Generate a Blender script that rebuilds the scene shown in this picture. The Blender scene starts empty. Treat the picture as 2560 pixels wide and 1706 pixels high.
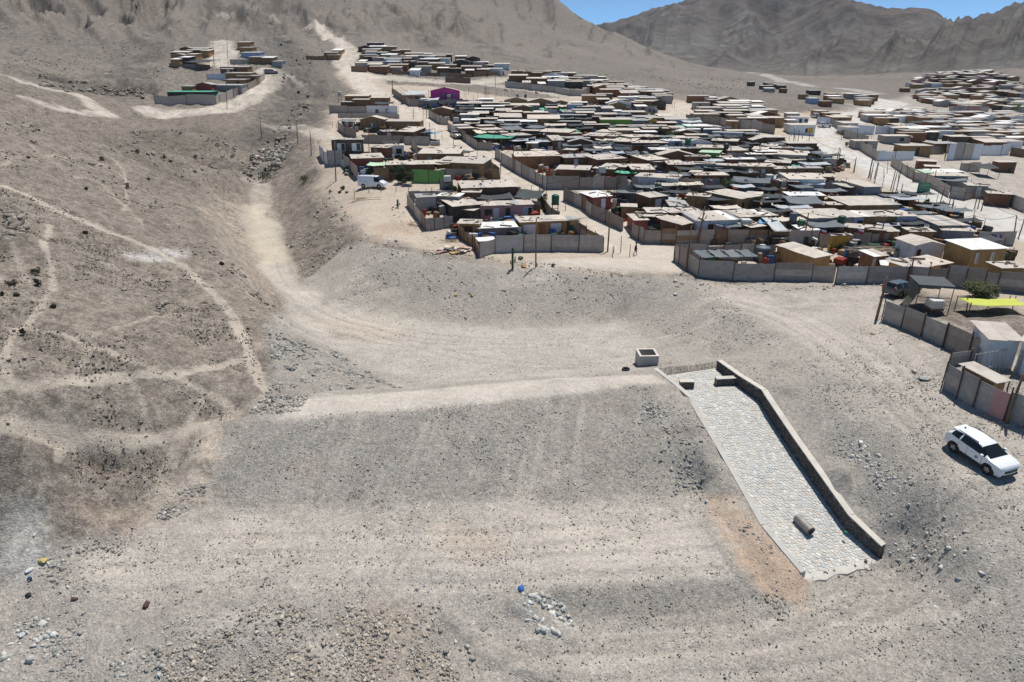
import bpy, bmesh, math, random
import numpy as np
from mathutils import Vector, Matrix
random.seed(7); RNG = np.random.RandomState(11)
scene = bpy.context.scene
COL = scene.collection

# ------------------------------------------------------------------ camera
CAM_H = 22.0                 # metres above the parking ground (z = 0)
PITCH = math.radians(22.0)
FPX = 1650.0                 # focal length in pixels of the 2560 px wide photograph
cam_d = bpy.data.cameras.new('camera'); cam = bpy.data.objects.new('camera', cam_d); COL.objects.link(cam)
cam_d.sensor_width = 36.0; cam_d.lens = 36.0*FPX/2560.0
cam_d.clip_start = 0.5; cam_d.clip_end = 20000
cam.location = (0, 0, CAM_H); cam.rotation_euler = (math.radians(90)-PITCH, 0, 0)
scene.camera = cam
scene.render.resolution_x = 1024; scene.render.resolution_y = 682

# ------------------------------------------------------------------ sky, sun, exposure
SUN_EL = math.radians(69.0); SUN_AZ = math.radians(36.0)     # azimuth from +Y towards +X
world = bpy.data.worlds.new('World'); scene.world = world; world.use_nodes = True
wn = world.node_tree.nodes; wl = world.node_tree.links
sky = wn.new('ShaderNodeTexSky'); sky.sky_type = 'NISHITA'; sky.sun_disc = False
sky.sun_elevation = SUN_EL; sky.sun_rotation = SUN_AZ
sky.altitude = 9000; sky.air_density = 1.0; sky.dust_density = 0.0; sky.ozone_density = 3.0
tint = wn.new('ShaderNodeMix'); tint.data_type = 'RGBA'; tint.blend_type = 'MULTIPLY'; tint.inputs[0].default_value = 1.0; tint.inputs[7].default_value = (.80, 1.0, .96, 1)
wl.new(sky.outputs[0], tint.inputs[6]); wl.new(tint.outputs[2], wn['Background'].inputs[0]); wn['Background'].inputs[1].default_value = 0.13
sun_d = bpy.data.lights.new('sun', 'SUN'); sun = bpy.data.objects.new('sun', sun_d); COL.objects.link(sun)
sun_d.energy = 4.0; sun_d.angle = math.radians(0.53); sun_d.color = (1.0, 0.955, 0.89)
sdir = Vector((math.sin(SUN_AZ)*math.cos(SUN_EL), math.cos(SUN_AZ)*math.cos(SUN_EL), math.sin(SUN_EL)))
sun.rotation_euler = sdir.to_track_quat('Z', 'Y').to_euler(); sun.location = (0, 0, 200)
vs = scene.view_settings; vs.view_transform = 'Standard'; vs.look = 'None'; vs.gamma = 1.0
vs.exposure = 0.28; vs.use_curve_mapping = False

# ------------------------------------------------------------------ photo pixel -> direction
S0 = 2560.0/2353.0
REG = {'o': (0, 0, S0), 'f': (0, 0, 1.0), 'A': (980, 400, 600/2353), 'B': (1500, 400, 600/2353), 'C': (1960, 400, 600/2353),
       'D': (800, 200, 500/2353), 'E': (1250, 200, 500/2353), 'F': (1650, 200, 500/2353), 'G': (2060, 660, 500/1452),
       'H': (1660, 100, 900/2353), 'I': (800, 0, 900/2353), 'J': (0, 0, 860/2353), 'K': (1500, 840, 800/2023),
       'L': (0, 560, 800/2091), 'M': (0, 1100, 1000/2353), 'N': (1000, 1300, 1000/2353)}
CP, SP = math.cos(PITCH), math.sin(PITCH)
def full(reg, x, y):
    a, b, s = REG[reg]; return a+x*s, b+y*s
def pdir(u, v):
    xc = (u-1280.0)/FPX; yc = (853.0-v)/FPX
    return np.array((xc, CP+yc*SP, -SP+yc*CP))
def at_depth(u, v, Z): return np.array((0, 0, CAM_H))+pdir(u, v)*Z
def at_z(u, v, z):
    d = pdir(u, v); return np.array((0, 0, CAM_H))+d*((z-CAM_H)/d[2])
def project(p):
    d = np.asarray(p)-np.array((0, 0, CAM_H)); f = d[1]*CP-d[2]*SP; up = d[1]*SP+d[2]*CP
    return 1280+FPX*d[0]/f, 853-FPX*up/f, f

# ------------------------------------------------------------------ numpy noise
def _hash(ix, iy, seed):
    h = (ix.astype(np.int64)*374761393+iy.astype(np.int64)*668265263+seed*1442695041) & 0xffffffff
    h = ((h ^ (h >> 13))*1274126177) & 0xffffffff
    return ((h ^ (h >> 16)) & 0xffffff)/float(0xffffff)
def vnoise(x, y, seed=0):
    ix = np.floor(x); iy = np.floor(y); fx = x-ix; fy = y-iy
    fx = fx*fx*fx*(fx*(fx*6-15)+10); fy = fy*fy*fy*(fy*(fy*6-15)+10)
    a = _hash(ix, iy, seed); b = _hash(ix+1, iy, seed); c = _hash(ix, iy+1, seed); d = _hash(ix+1, iy+1, seed)
    return (a+(b-a)*fx)*(1-fy)+(c+(d-c)*fx)*fy
def fbm(x, y, octv=4, seed=0, gain=.5):
    s = 0; a = 1; n = 0
    for i in range(octv):
        s = s+a*(vnoise(x, y, seed+i*17)-.5); n += a; a *= gain; x = x*2.03+11.3; y = y*2.03-7.1
    return s/n*2
def ridged(x, y, octv=4, seed=0, gain=.5):
    s = 0; a = 1; n = 0
    for i in range(octv):
        r = 1-np.abs(2*vnoise(x, y, seed+i*17)-1); s = s+a*r*r; n += a; a *= gain; x = x*2.07+5.3; y = y*2.07-3.7
    return s/n
def sstep(a, b, x):
    t = np.clip((x-a)/(b-a), 0, 1); return t*t*(3-2*t)
# spillway geometry is needed to cut its trench into the ground (world polylines, z = floor)
def k3(x, y, z): return at_z(*full('K', x, y), z)
SP_R = [k3(735,205,-2.9), k3(865,315,-2.95), k3(1010,420,-3.0), k3(1050,490,-3.25), k3(1200,720,-4.2), k3(1400,1010,-5.3), k3(1550,1222,-6.05), k3(1760,1410,-6.7)]
SP_L = [k3(362,205,-2.05), k3(500,312,-2.05), k3(590,390,-2.05), k3(620,460,-2.35), k3(760,690,-3.3), k3(900,930,-4.2), k3(1050,1195,-5.1), k3(1300,1490,-6.1)]
SP_DROP = [.85, .9, .95, .95, .95, .95, .9, .6]


# ------------------------------------------------------------------ terrain: surveyed control points
CPT = []
def cz(pts, z=None, reg='o', dens=0):
    """points (x, y, z): elevation known"""
    out = []
    for p in pts:
        u, v = full(reg, p[0], p[1]); out.append(at_z(u, v, p[2] if z is None else z))
    _add(out, dens)
def cd(pts, reg='o', dens=0):
    """points (x, y, depth): distance along the view axis known"""
    _add([at_depth(*full(reg, p[0], p[1]), p[2]) for p in pts], dens)
def _add(out, dens):
    for i, q in enumerate(out):
        CPT.append(q)
        if dens and i+1 < len(out):
            r = out[i+1]; L = math.hypot(r[0]-q[0], r[1]-q[1]); n = int(L/dens)
            for k in range(1, n): CPT.append(q+(r-q)*k/n)
# dam
crest = [(520,967,-1.8),(700,962,-1.8),(900,950,-1.8),(1100,930,-1.8),(1300,908,-1.85),(1500,888,-1.9),(1565,893,-1.95)]
cz(crest, dens=1.0)
_add([at_z(*full('o', x, y), z)+np.array((.12, -.75, -.36)) for x, y, z in crest], 1.2)
cz([(640,960,-1.85),(705,915,-1.9),(900,901,-1.9),(1050,889,-1.9),(1280,871,-1.95),(1500,862,-2.0)], dens=2)
toe = [(480,1168,-5.0),(700,1166,-5.05),(900,1160,-5.15),(1100,1152,-5.3),(1300,1143,-5.4),(1500,1134,-5.5),(1610,1128,-5.5)]
cz(toe, dens=1.0)
_add([at_z(*full('o', x, y), z)+np.array((-.1, .8, .36)) for x, y, z in toe], 1.2)
# basin floor behind the crest
for (x, y, z) in [(780,800,-4.5),(900,810,-4.7),(1000,868,-4.4),(1000,830,-4.7),(1100,845,-4.4),(1200,850,-4.0),(1200,810,-4.7),(1320,850,-3.4),(1400,800,-4.2),
                  (1400,840,-3.1),(1480,845,-2.5),(1530,830,-2.6),(1600,835,-2.6),(1550,800,-3.4),(1650,815,-2.9),(830,760,-4.7),(950,760,-4.9),(1100,780,-4.9),(1300,775,-4.7)]:
    cz([(x, y, z)])
# bench and foreground
for p in [(250,1270,-5.2),(420,1230,-5.05),(600,1300,-5.5),(800,1250,-5.5),(1000,1300,-5.8),(1200,1220,-5.7),(1400,1280,-5.9),(1550,1220,-5.75),(1250,1340,-6.1),
          (900,1340,-6.0),(300,1340,-5.7),(600,1350,-5.8)]: cz([p])
cz([(1215,1362,-6.15),(1250,1352,-6.15),(1400,1348,-6.2),(1550,1344,-6.3),(1690,1338,-6.4)], dens=1.0)
_add([at_z(*full('o', x, y), z)+np.array((0, -.5, -.33)) for x, y, z in [(1215,1362,-6.15),(1400,1348,-6.2),(1550,1344,-6.3),(1690,1338,-6.4)]], 1.2)
cz([(1270,1400,-6.95),(1400,1412,-7.1),(1550,1414,-7.15),(1700,1395,-7.05)], dens=2)
for p in [(1150,1450,-7.2),(1000,1500,-7.5),(1300,1520,-7.3),(1600,1520,-7.3),(1500,1566,-7.5),(1850,1500,-7.2),(2000,1560,-7.4),(2000,1440,-7.1),(1100,1566,-7.6),
          (650,1400,-6.0),(420,1440,-6.1),(850,1430,-6.4),(700,1500,-7.0),(500,1540,-7.3),(950,1560,-7.8),(300,1480,-6.6),(1830,1400,-6.95),
          (0,1550,-6.4),(200,1550,-7.0),(600,1640,-7.9),(1280,1700,-8.0),(2000,1700,-7.9),(0,1700,-7.6),(2353,1700,-7.4)]: cz([p])
# spillway banks (left lip, right wall crown)
SP_H = [.75, .95, 1.1, 1.15, 1.15, 1.15, 1.1, .95]
def _side(P, Q, off, dz):
    out = []
    for p, q, h in zip(P, Q, dz):
        n = (p-q)[:2]; n = n/np.linalg.norm(n); out.append(np.array((p[0]+n[0]*off, p[1]+n[1]*off, p[2]+h)))
    return out
_add(_side(SP_R, SP_L, .55, SP_H), 1.2); _add(_side(SP_R, SP_L, 1.6, [h+.12 for h in SP_H]), 1.6); _add(_side(SP_L, SP_R, .4, [.02]*8), 1.2); _add(_side(SP_L, SP_R, 1.5, [.0]*8), 1.6)
cz([(1860,1345,-6.85),(1900,1345,-6.9),(1960,1330,-6.9),(2020,1312,-6.85),(2060,1300,-6.6),(1920,1370,-6.95),(2000,1350,-6.95)])
cz([(1640,1150,-5.1),(1680,1250,-5.8),(1740,1330,-6.4),(1640,1050,-3.75),(1580,1000,-3.3)])
# ground right of the spillway up to the parking ground
for p in [(1800,880,-1.3),(1900,870,-1.0),(1950,960,-1.5),(1950,1060,-2.5),(2050,1000,-1.5),(2100,940,-1.0),(2100,1100,-2.4),(2060,1180,-4.1),(2200,1040,-1.5),(2200,1130,-2.1),
          (2330,1100,-1.7),(2353,1000,-1.0),(2200,1250,-3.6),(2353,1200,-2.4),(2353,1350,-4.0),(2150,1330,-5.5),(2100,1420,-6.5),(2353,1480,-5.3),(2250,1560,-6.5),
          (2250,950,-.9),(2150,880,-.5),(2340,980,-.6)]: cz([p])
# platform / road on the right and the wall lines
for p in [(1700,690,-1.0),(1800,700,-.9),(1900,690,-.6),(2000,700,-.3),(1850,780,-.9),(1950,760,-.6),(2030,730,-.1),(2100,790,.1),(2200,860,.1),(2000,830,-.6),
          (2050,660,0),(1850,655,-.6),(1700,655,-.9),(2353,660,.6),(2200,690,.3),(2353,760,.7),(2250,790,.4),(2353,900,.5)]: cz([p])
# terrace bank (right side of the channel and basin)
top = [(720,420,3.2),(765,450,2.6),(800,500,1.4),(850,545,.5),(920,580,-.1),(1050,603,-.5),(1180,620,-.9),(1400,628,-1.0),(1560,640,-1.0),(1640,665,-1.05),(1730,725,-1.1),(1830,795,-1.2)]
cz(top, dens=3)
bot = [(612,440,.6),(640,500,-1.0),(655,560,-2.2),(690,635,-3.6),(760,690,-4.4),(900,722,-4.8),(1100,742,-4.9),(1280,742,-4.8),(1420,728,-4.7),(1480,745,-4.4),(1560,790,-3.7),(1640,825,-3.0)]
cz(bot, dens=3)
# channel floor
cz([(600,480,-.4),(615,560,-2.3),(650,640,-3.7),(720,700,-4.4),(590,450,.5),(575,415,1.6),(560,395,2.8)], dens=4)
# left hill: (x, y, depth)
cd([(450,480,97),(480,540,85),(530,600,77),(560,680,68.5),(605,735,62),(612,800,57.5),(600,900,52.2),(560,952,50)], dens=3)      # shoulder above the channel
cd([(555,470,119),(570,540,107),(590,600,96),(625,660,85),(650,705,79)], dens=4)                                          # its foot
cz([(650,720,-4.3),(760,790,-4.4),(840,840,-4.3),(930,892,-3.5)], dens=3)
cd([(0,262,103),(0,340,85),(150,350,100),(0,430,70),(200,460,82),(350,470,92),(520,430,121),(480,440,112),
    (0,560,58),(200,570,66),(370,580,72.5),(470,600,75.5),(0,700,48.8),(250,700,57),(430,680,63.5),(0,860,42.5),(250,860,47.3),(450,840,52),(560,850,54),(0,970,40.3),(250,980,45),(450,965,48.3),
    (120,1030,42.6),(330,1040,45),(430,1060,46),(0,1080,39.6),(350,1120,43.6),(340,1190,42.3),(150,1180,40.7),(50,1200,39.6),(0,1350,37.6),(200,1330,38),(470,1010,47.3),(180,1040,43.3),(250,1090,43.3)])
cz([(480,1060,-3.0),(440,1150,-4.7)])
# brow of the near left hill and the hollow hidden behind it
_brow = [at_depth(*full('o', *q[:2]), q[2]) for q in [(0,212,112),(120,250,114),(227,291,115),(350,350,116.5),(472,378,122),(528,392,127)]]
_add(_brow, 5); _add([np.array((q[0]*1.10, q[1]*1.10, q[2]-d_)) for q, d_ in zip(_brow, (3.0, 4.5, 5.0, 5.0, 3.5, 2.0))], 6)
# gully and far left terrace
cd([(620,340,160),(590,370,150),(650,290,182),(700,240,215),(690,170,272),(640,90,345),(600,20,440),(640,380,141),(560,340,156)])
cd([(500,243,190),(400,262,180),(350,262,176),(560,238,196),(600,215,205),(640,185,222),(510,105,265),(515,145,238),(620,160,228),(400,205,200),(400,150,228),(640,150,236),(600,100,265),(440,110,258),
    (500,290,166),(400,300,150),(300,330,132),(450,350,143),(520,320,158),(340,290,158),(540,270,178),(600,280,175),(240,258,160),(130,225,150),(0,170,150),(230,195,190),(160,180,180),(310,215,185),(330,170,215)])
# village terrace
cd([(1400,588,91),(1250,540,102),(1280,460,115),(1300,432,122),(1320,386,137),(1340,354,150),(1360,312,168),(1380,276,188),(1400,239,214),(1400,216,235)])
cd([(850,435,111),(800,400,122),(900,368,135),(860,330,150),(850,290,168),(830,260,186),(1000,230,200),(920,216,207),(760,300,158),(740,280,170),(760,340,142),(720,330,150),(730,380,126)])
cd([(1050,390,132),(1150,420,124),(1000,560,97.5),(1150,500,109),(960,500,104),(1000,440,114),(1100,340,152),(1200,300,172),(1150,270,188)])
cd([(1700,588,90),(1700,500,106),(1700,430,122),(1700,380,138),(1700,330,158),(1700,290,182),(1700,250,215),(1700,222,262)])
cd([(2000,620,83),(2000,540,98),(2000,480,112),(2000,400,135),(1900,330,165),(1850,280,200),(2200,580,92),(2353,600,86)])
cd([(2353,530,101),(2250,480,115),(2150,430,128),(2000,340,162),(1920,295,192),(2353,440,138),(2353,370,175),(2200,360,168),(2353,300,232),(2200,300,222),(2100,290,215),(1950,260,235),(2000,230,300),(2200,240,330),(2100,200,430),(2250,176,450),(2353,200,430),(2353,250,310)])
cd([(900,200,232),(1000,192,255),(800,160,262),(790,120,300),(870,108,315),(870,165,258),(1000,150,285),(1100,165,285),(1200,185,280),(1170,180,285),(1300,190,290),(1500,195,335),(1200,215,245),(1300,222,240),(1450,205,290),
    (1650,200,370),(1850,205,480),(1900,176,650),(1750,185,470),(1300,170,320),(1200,150,320)])
# big hill
cd([(0,100,260),(0,20,330),(150,40,380),(300,60,315),(450,20,410),(300,140,248),(200,100,275),(520,60,320),(750,60,385),(700,90,340),(800,95,330),(870,60,410),(950,0,560),(1000,110,345),(1100,50,480),(1100,100,400),
    (1200,10,640),(1280,62,620),(1335,92,600),(1440,117,600),(1560,147,600),(1690,172,600),(1300,120,480),(1400,150,430),(1050,20,540),(620,-20,480),(300,-40,430),(850,-40,560)])
for (x, y, Z) in [(1200,10,640),(1280,62,620),(1335,92,600),(1440,117,600),(1560,147,600),(1690,172,600)]:
    q = at_depth(*full('o', x, y), Z)
    for k, zz in ((1.25, .55), (1.6, .3)):
        CPT.append(np.array((q[0]*k+20*k, q[1]*k, q[2]*zz+8)))
for (x, y, z) in [(-700,300,120),(-500,500,140),(-300,700,170),(0,800,160),(-900,700,160),(-300,150,45),(-150,60,22),(-120,20,8),(-60,8,-5),(60,8,-8),(120,30,-3),(160,90,0),(230,200,0),(330,330,8),(420,450,22),(300,600,20),(500,700,30),(700,500,40),
                  (100,700,60),(250,900,30),(0,1200,120),(-600,1100,200),(500,1000,30),(900,900,50),(-90,70,14),(140,140,0)]:
    CPT.append(np.array((x, y, z), float))
# relief that needs no exact survey: rbf with linear kernel
PTS = np.array(CPT)
_k = {}
for i, p in enumerate(PTS): _k[(round(p[0]*1.5), round(p[1]*1.5))] = i
PTS = PTS[sorted(_k.values())]
def _rbf_fit(P):
    n = len(P); D = np.hypot(P[:, None, 0]-P[None, :, 0], P[:, None, 1]-P[None, :, 1])
    A = np.zeros((n+3, n+3)); A[:n, :n] = D-np.eye(n)*0.02; A[:n, n] = 1; A[:n, n+1:] = P[:, :2]; A[n, :n] = 1; A[n+1:, :n] = P[:, :2].T
    b = np.zeros(n+3); b[:n] = P[:, 2]
    return np.linalg.solve(A, b)
print('terrain points', len(PTS)); RW = _rbf_fit(PTS)
def rbf(x, y):
    x = x.ravel(); y = y.ravel(); out = np.empty(len(x)); n = len(PTS)
    for i in range(0, len(x), 20000):
        xs = x[i:i+20000]; ys = y[i:i+20000]
        D = np.sqrt((xs[:, None]-PTS[None, :, 0])**2+(ys[:, None]-PTS[None, :, 1])**2)
        out[i:i+20000] = D @ RW[:n]+RW[n]+RW[n+1]*xs+RW[n+2]*ys
    return out
class Grid:
    def __init__(s, x0, x1, y0, y1, st):
        s.x0, s.y0, s.st = x0, y0, st
        xs = np.arange(x0, x1+st, st); ys = np.arange(y0, y1+st, st); X, Y = np.meshgrid(xs, ys)
        s.z = rbf(X, Y).reshape(X.shape); s.nx = len(xs); s.ny = len(ys)
    def smooth(s, n):
        for _ in range(n):
            z = np.pad(s.z, 1, mode='edge'); s.z = (z[1:-1, 1:-1]*2+z[:-2, 1:-1]+z[2:, 1:-1]+z[1:-1, :-2]+z[1:-1, 2:])/6
    def __call__(s, x, y):
        gx = np.clip((x-s.x0)/s.st, 0, s.nx-1.001); gy = np.clip((y-s.y0)/s.st, 0, s.ny-1.001)
        ix = gx.astype(int); iy = gy.astype(int); fx = gx-ix; fy = gy-iy; z = s.z
        return (z[iy, ix]*(1-fx)+z[iy, ix+1]*fx)*(1-fy)+(z[iy+1, ix]*(1-fx)+z[iy+1, ix+1]*fx)*fy
GN = Grid(-80, 100, 6, 150, .5)
_sh = np.array([at_depth(*full('o', x, y), Z_)[:2] for x, y, Z_ in [(450,480,97),(480,540,85),(530,600,77),(560,680,68.5),(605,735,62),(612,800,57.5),(600,900,52.2),(560,952,50)]]); _sh = _sh[np.argsort(_sh[:, 1])]
def _eroded(G, sc, amp, y0, y1, lx, ly, edge):
    xs = G.x0+np.arange(G.nx)*G.st; ys = G.y0+np.arange(G.ny)*G.st; X, Y = np.meshgrid(xs, ys)
    m = sstep(edge*.3, edge, np.interp(Y, ly, lx)-X)*sstep(y0, y0+6, Y)*(1-sstep(y1-10, y1, Y)); w = fbm(X/(sc*1.6), Y/(sc*1.6), 3, 301)*.7
    G.z = G.z+m*amp*((ridged(X/sc+w, Y/sc-w, 4, 303, .5)-.5)*1.6+.35*fbm(X/(sc*.3), Y/(sc*.3), 3, 307))
_eroded(GN, 15.0, .85, 34, 150, _sh[:, 0], _sh[:, 1], 7.0)
GM = Grid(-260, 330, 0, 480, 2.0); GM.smooth(1)
_eroded(GM, 26.0, 2.0, 100, 330, np.array([-46, -58, -78, -100, -120]), np.array([100, 130, 180, 260, 330]), 14.0)
GF = Grid(-1500, 1500, -50, 1500, 12.0); GF.smooth(2)
def _w(x, y, x0, x1, y0, y1, b):
    return sstep(0, b, np.minimum(np.minimum(x-x0, x1-x), np.minimum(y-y0, y1-y)))
def hbase(x, y):
    x = np.asarray(x, float); y = np.asarray(y, float)
    wn_ = _w(x, y, -80, 100, 6, 150, 12); wm = _w(x, y, -260, 330, 0, 480, 40)
    z = GF(x, y); z = z+(GM(x, y)-z)*wm; return z+(GN(x, y)-z)*wn_
def H1(x, y): return float(hbase(np.array([x]), np.array([y]))[0])
_T = np.concatenate([np.arange(24, 60, .1), np.arange(60, 160, .25), np.geomspace(160, 1200, 700)])
def hit(u, v, h=0.0):
    """first point of the sight line that is h metres above the ground"""
    d = pdir(u, v); X = d[0]*_T; Y = d[1]*_T; Zr = CAM_H+d[2]*_T
    g = hbase(X, Y)+h-Zr; i = int(np.argmax(g > 0))
    if g[i] <= 0: i = len(_T)-1
    if i == 0: t = _T[0]
    else:
        a, b = g[i-1], g[i]; t = _T[i-1]+(_T[i]-_T[i-1])*(-a/(b-a) if b != a else 0)
    return np.array((d[0]*t, d[1]*t, CAM_H+d[2]*t))
def hitr(reg, x, y, h=0.0): return hit(*full(reg, x, y), h)
# ------------------------------------------------------------------ material helpers
MATS = {}
def nodes_of(name):
    m = bpy.data.materials.new(name); m.use_nodes = True
    nt = m.node_tree; b = nt.nodes['Principled BSDF']; return m, nt, b
def N(nt, kind, **kw):
    n = nt.nodes.new(kind)
    for k, v in kw.items():
        if hasattr(n, k): setattr(n, k, v)
        else: n.inputs[k].default_value = v
    return n
def mixrgb(nt, mode, fac, a, b):
    n = nt.nodes.new('ShaderNodeMix'); n.data_type = 'RGBA'; n.blend_type = mode
    for sock, val in ((n.inputs[0], fac), (n.inputs[6], a), (n.inputs[7], b)):
        if hasattr(val, 'is_linked'): nt.links.new(val, sock)
        elif isinstance(val, tuple): sock.default_value = val if len(val) == 4 else (*val, 1)
        else: sock.default_value = val
    return n.outputs[2]
def ramp(nt, src, stops):
    r = nt.nodes.new('ShaderNodeValToRGB'); nt.links.new(src, r.inputs[0])
    while len(r.color_ramp.elements) < len(stops): r.color_ramp.elements.new(.5)
    for e, (p, c) in zip(r.color_ramp.elements, stops):
        e.position = p; e.color = (c, c, c, 1) if not isinstance(c, tuple) else (*c, 1)
    return r.outputs[0]
def ground_material():
    m, nt, b = nodes_of('ground'); L = nt.links
    at = N(nt, 'ShaderNodeAttribute', attribute_name='col'); gr = N(nt, 'ShaderNodeAttribute', attribute_name='grain')
    co = N(nt, 'ShaderNodeTexCoord').outputs['Object']
    def noise(sc, det=4, rough=.6):
        n = N(nt, 'ShaderNodeTexNoise'); n.inputs['Scale'].default_value = sc; n.inputs['Detail'].default_value = det; n.inputs['Roughness'].default_value = rough
        L.new(co, n.inputs['Vector']); return n.outputs['Fac']
    n1 = ramp(nt, noise(.35, 5, .65), [(.3, .8), (.7, 1.2)])
    n2 = ramp(nt, noise(3.2, 5, .75), [(.34, .76), (.66, 1.24)])
    n3 = ramp(nt, noise(9, 3, .7), [(.32, .60), (.5, 1.0), (.68, 1.45)])
    mo = N(nt, 'ShaderNodeAttribute', attribute_name='mott'); c = mixrgb(nt, 'MULTIPLY', .5, at.outputs['Color'], n1)
    c = mixrgb(nt, 'MULTIPLY', gr.outputs['Fac'], c, n2)
    c = mixrgb(nt, 'MULTIPLY', gr.outputs['Fac'], c, n3)
    n4 = ramp(nt, noise(.8, 7, .74), [(.36, .58), (.5, 1.0), (.64, 1.36)]); c = mixrgb(nt, 'MULTIPLY', mo.outputs['Fac'], c, n4)
    # single pale and dark stones
    vo = N(nt, 'ShaderNodeTexVoronoi'); vo.inputs['Scale'].default_value = 5.5; L.new(co, vo.inputs['Vector'])
    spot = ramp(nt, vo.outputs['Distance'], [(.12, 1.0), (.22, 0.0)])
    sep = N(nt, 'ShaderNodeSeparateColor'); L.new(vo.outputs['Color'], sep.inputs[0])
    pick = ramp(nt, sep.outputs[0], [(.62, 0.0), (.7, 1.0)])
    mul = N(nt, 'ShaderNodeMath', operation='MULTIPLY'); L.new(spot, mul.inputs[0]); L.new(pick, mul.inputs[1])
    mul2 = N(nt, 'ShaderNodeMath', operation='MULTIPLY'); L.new(mul.outputs[0], mul2.inputs[0]); L.new(gr.outputs['Fac'], mul2.inputs[1])
    tone = ramp(nt, sep.outputs[1], [(.0, (.15, .14, .128)), (.6, (.25, .235, .212)), (1.0, (.5, .48, .45))])
    c = mixrgb(nt, 'MIX', mul2.outputs[0], c, tone)
    L.new(c, b.inputs['Base Color']); b.inputs['Roughness'].default_value = .95; b.inputs['Specular IOR Level'].default_value = .15
    bp = N(nt, 'ShaderNodeBump'); bp.inputs['Distance'].default_value = .1; bp.inputs['Strength'].default_value = .5
    ad = N(nt, 'ShaderNodeMath', operation='ADD'); L.new(n2, ad.inputs[0]); L.new(n3, ad.inputs[1]); ad2 = N(nt, 'ShaderNodeMath', operation='MULTIPLY_ADD'); L.new(n4, ad2.inputs[0]); ad2.inputs[1].default_value = 1.2; L.new(ad.outputs[0], ad2.inputs[2]); ad = ad2
    L.new(ad.outputs[0], bp.inputs['Height']); L.new(bp.outputs[0], b.inputs['Normal'])
    return m
def rock_hill_material(name):
    m, nt, b = nodes_of(name); L = nt.links
    at = N(nt, 'ShaderNodeAttribute', attribute_name='col'); co = N(nt, 'ShaderNodeTexCoord').outputs['Object']
    n = N(nt, 'ShaderNodeTexNoise'); n.inputs['Scale'].default_value = .02; n.inputs['Detail'].default_value = 11; n.inputs['Roughness'].default_value = .74; L.new(co, n.inputs['Vector'])
    c = mixrgb(nt, 'MULTIPLY', .9, at.outputs['Color'], ramp(nt, n.outputs['Fac'], [(.34, .5), (.66, 1.5)]))
    L.new(c, b.inputs['Base Color']); b.inputs['Roughness'].default_value = 1; b.inputs['Specular IOR Level'].default_value = .1
    bp = N(nt, 'ShaderNodeBump'); bp.inputs['Distance'].default_value = 14; bp.inputs['Strength'].default_value = .8
    L.new(n.outputs['Fac'], bp.inputs['Height']); L.new(bp.outputs[0], b.inputs['Normal'])
    return m

# ------------------------------------------------------------------ sheets
def sheet(name, X, Y, Z, col, grain, mat, mott=None):
    nr, nc = X.shape; n = nr*nc
    idx = np.arange(n, dtype=np.int32).reshape(nr, nc)
    q = np.stack([idx[:-1, :-1], idx[:-1, 1:], idx[1:, 1:], idx[1:, :-1]], -1).reshape(-1, 4)
    me = bpy.data.meshes.new(name); me.vertices.add(n); me.vertices.foreach_set('co', np.stack([X, Y, Z], -1).astype(np.float32).ravel())
    nf = len(q); me.loops.add(nf*4); me.loops.foreach_set('vertex_index', q.ravel().astype(np.int32))
    me.polygons.add(nf); me.polygons.foreach_set('loop_start', np.arange(0, nf*4, 4, dtype=np.int32))
    me.polygons.foreach_set('use_smooth', np.ones(nf, dtype=bool))
    me.update(calc_edges=True)
    a = me.attributes.new('col', 'FLOAT_COLOR', 'POINT'); rgba = np.ones((n, 4), np.float32); rgba[:, :3] = col.reshape(-1, 3); a.data.foreach_set('color', rgba.ravel())
    g = me.attributes.new('grain', 'FLOAT', 'POINT'); g.data.foreach_set('value', np.broadcast_to(grain, (nr, nc)).astype(np.float32).ravel())
    if mott is not None: g2 = me.attributes.new('mott', 'FLOAT', 'POINT'); g2.data.foreach_set('value', mott.astype(np.float32).ravel())
    me.materials.append(mat)
    o = bpy.data.objects.new(name, me); COL.objects.link(o); o['kind'] = 'structure'; return o
def polar(az0, az1, na, rr):
    az = np.radians(np.linspace(az0, az1, na)); A, R = np.meshgrid(az, rr); return R*np.sin(A), R*np.cos(A), A, R
def world_poly(pts, reg='o'): return np.array([hitr(reg, *p)[:2] for p in pts])
def seg_dist(X, Y, W):
    d = np.full(X.shape, 1e9)
    for a, b in zip(W[:-1], W[1:]):
        vx, vy = b-a; L2 = vx*vx+vy*vy+1e-9
        t = np.clip(((X-a[0])*vx+(Y-a[1])*vy)/L2, 0, 1); d = np.minimum(d, np.hypot(X-a[0]-t*vx, Y-a[1]-t*vy))
    return d
def poly_mask(X, Y, W, soft):
    out = np.zeros(X.shape); m = (X > W[:, 0].min()-soft) & (X < W[:, 0].max()+soft) & (Y > W[:, 1].min()-soft) & (Y < W[:, 1].max()+soft)
    x = X[m]; y = Y[m]; ins = np.zeros(x.shape, bool); n = len(W)
    for i in range(n):
        a = W[i]; b = W[(i+1) % n]
        c = ((a[1] > y) != (b[1] > y)) & (x < (b[0]-a[0])*(y-a[1])/(b[1]-a[1]+1e-12)+a[0]); ins ^= c
    d = seg_dist(x, y, np.vstack([W, W[:1]])); sd = np.where(ins, d, -d)
    sd = sd+soft*.8*fbm(x/(soft*2+.5), y/(soft*2+.5), 3, 5)
    out[m] = sstep(-soft, soft, sd); return out
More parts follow.
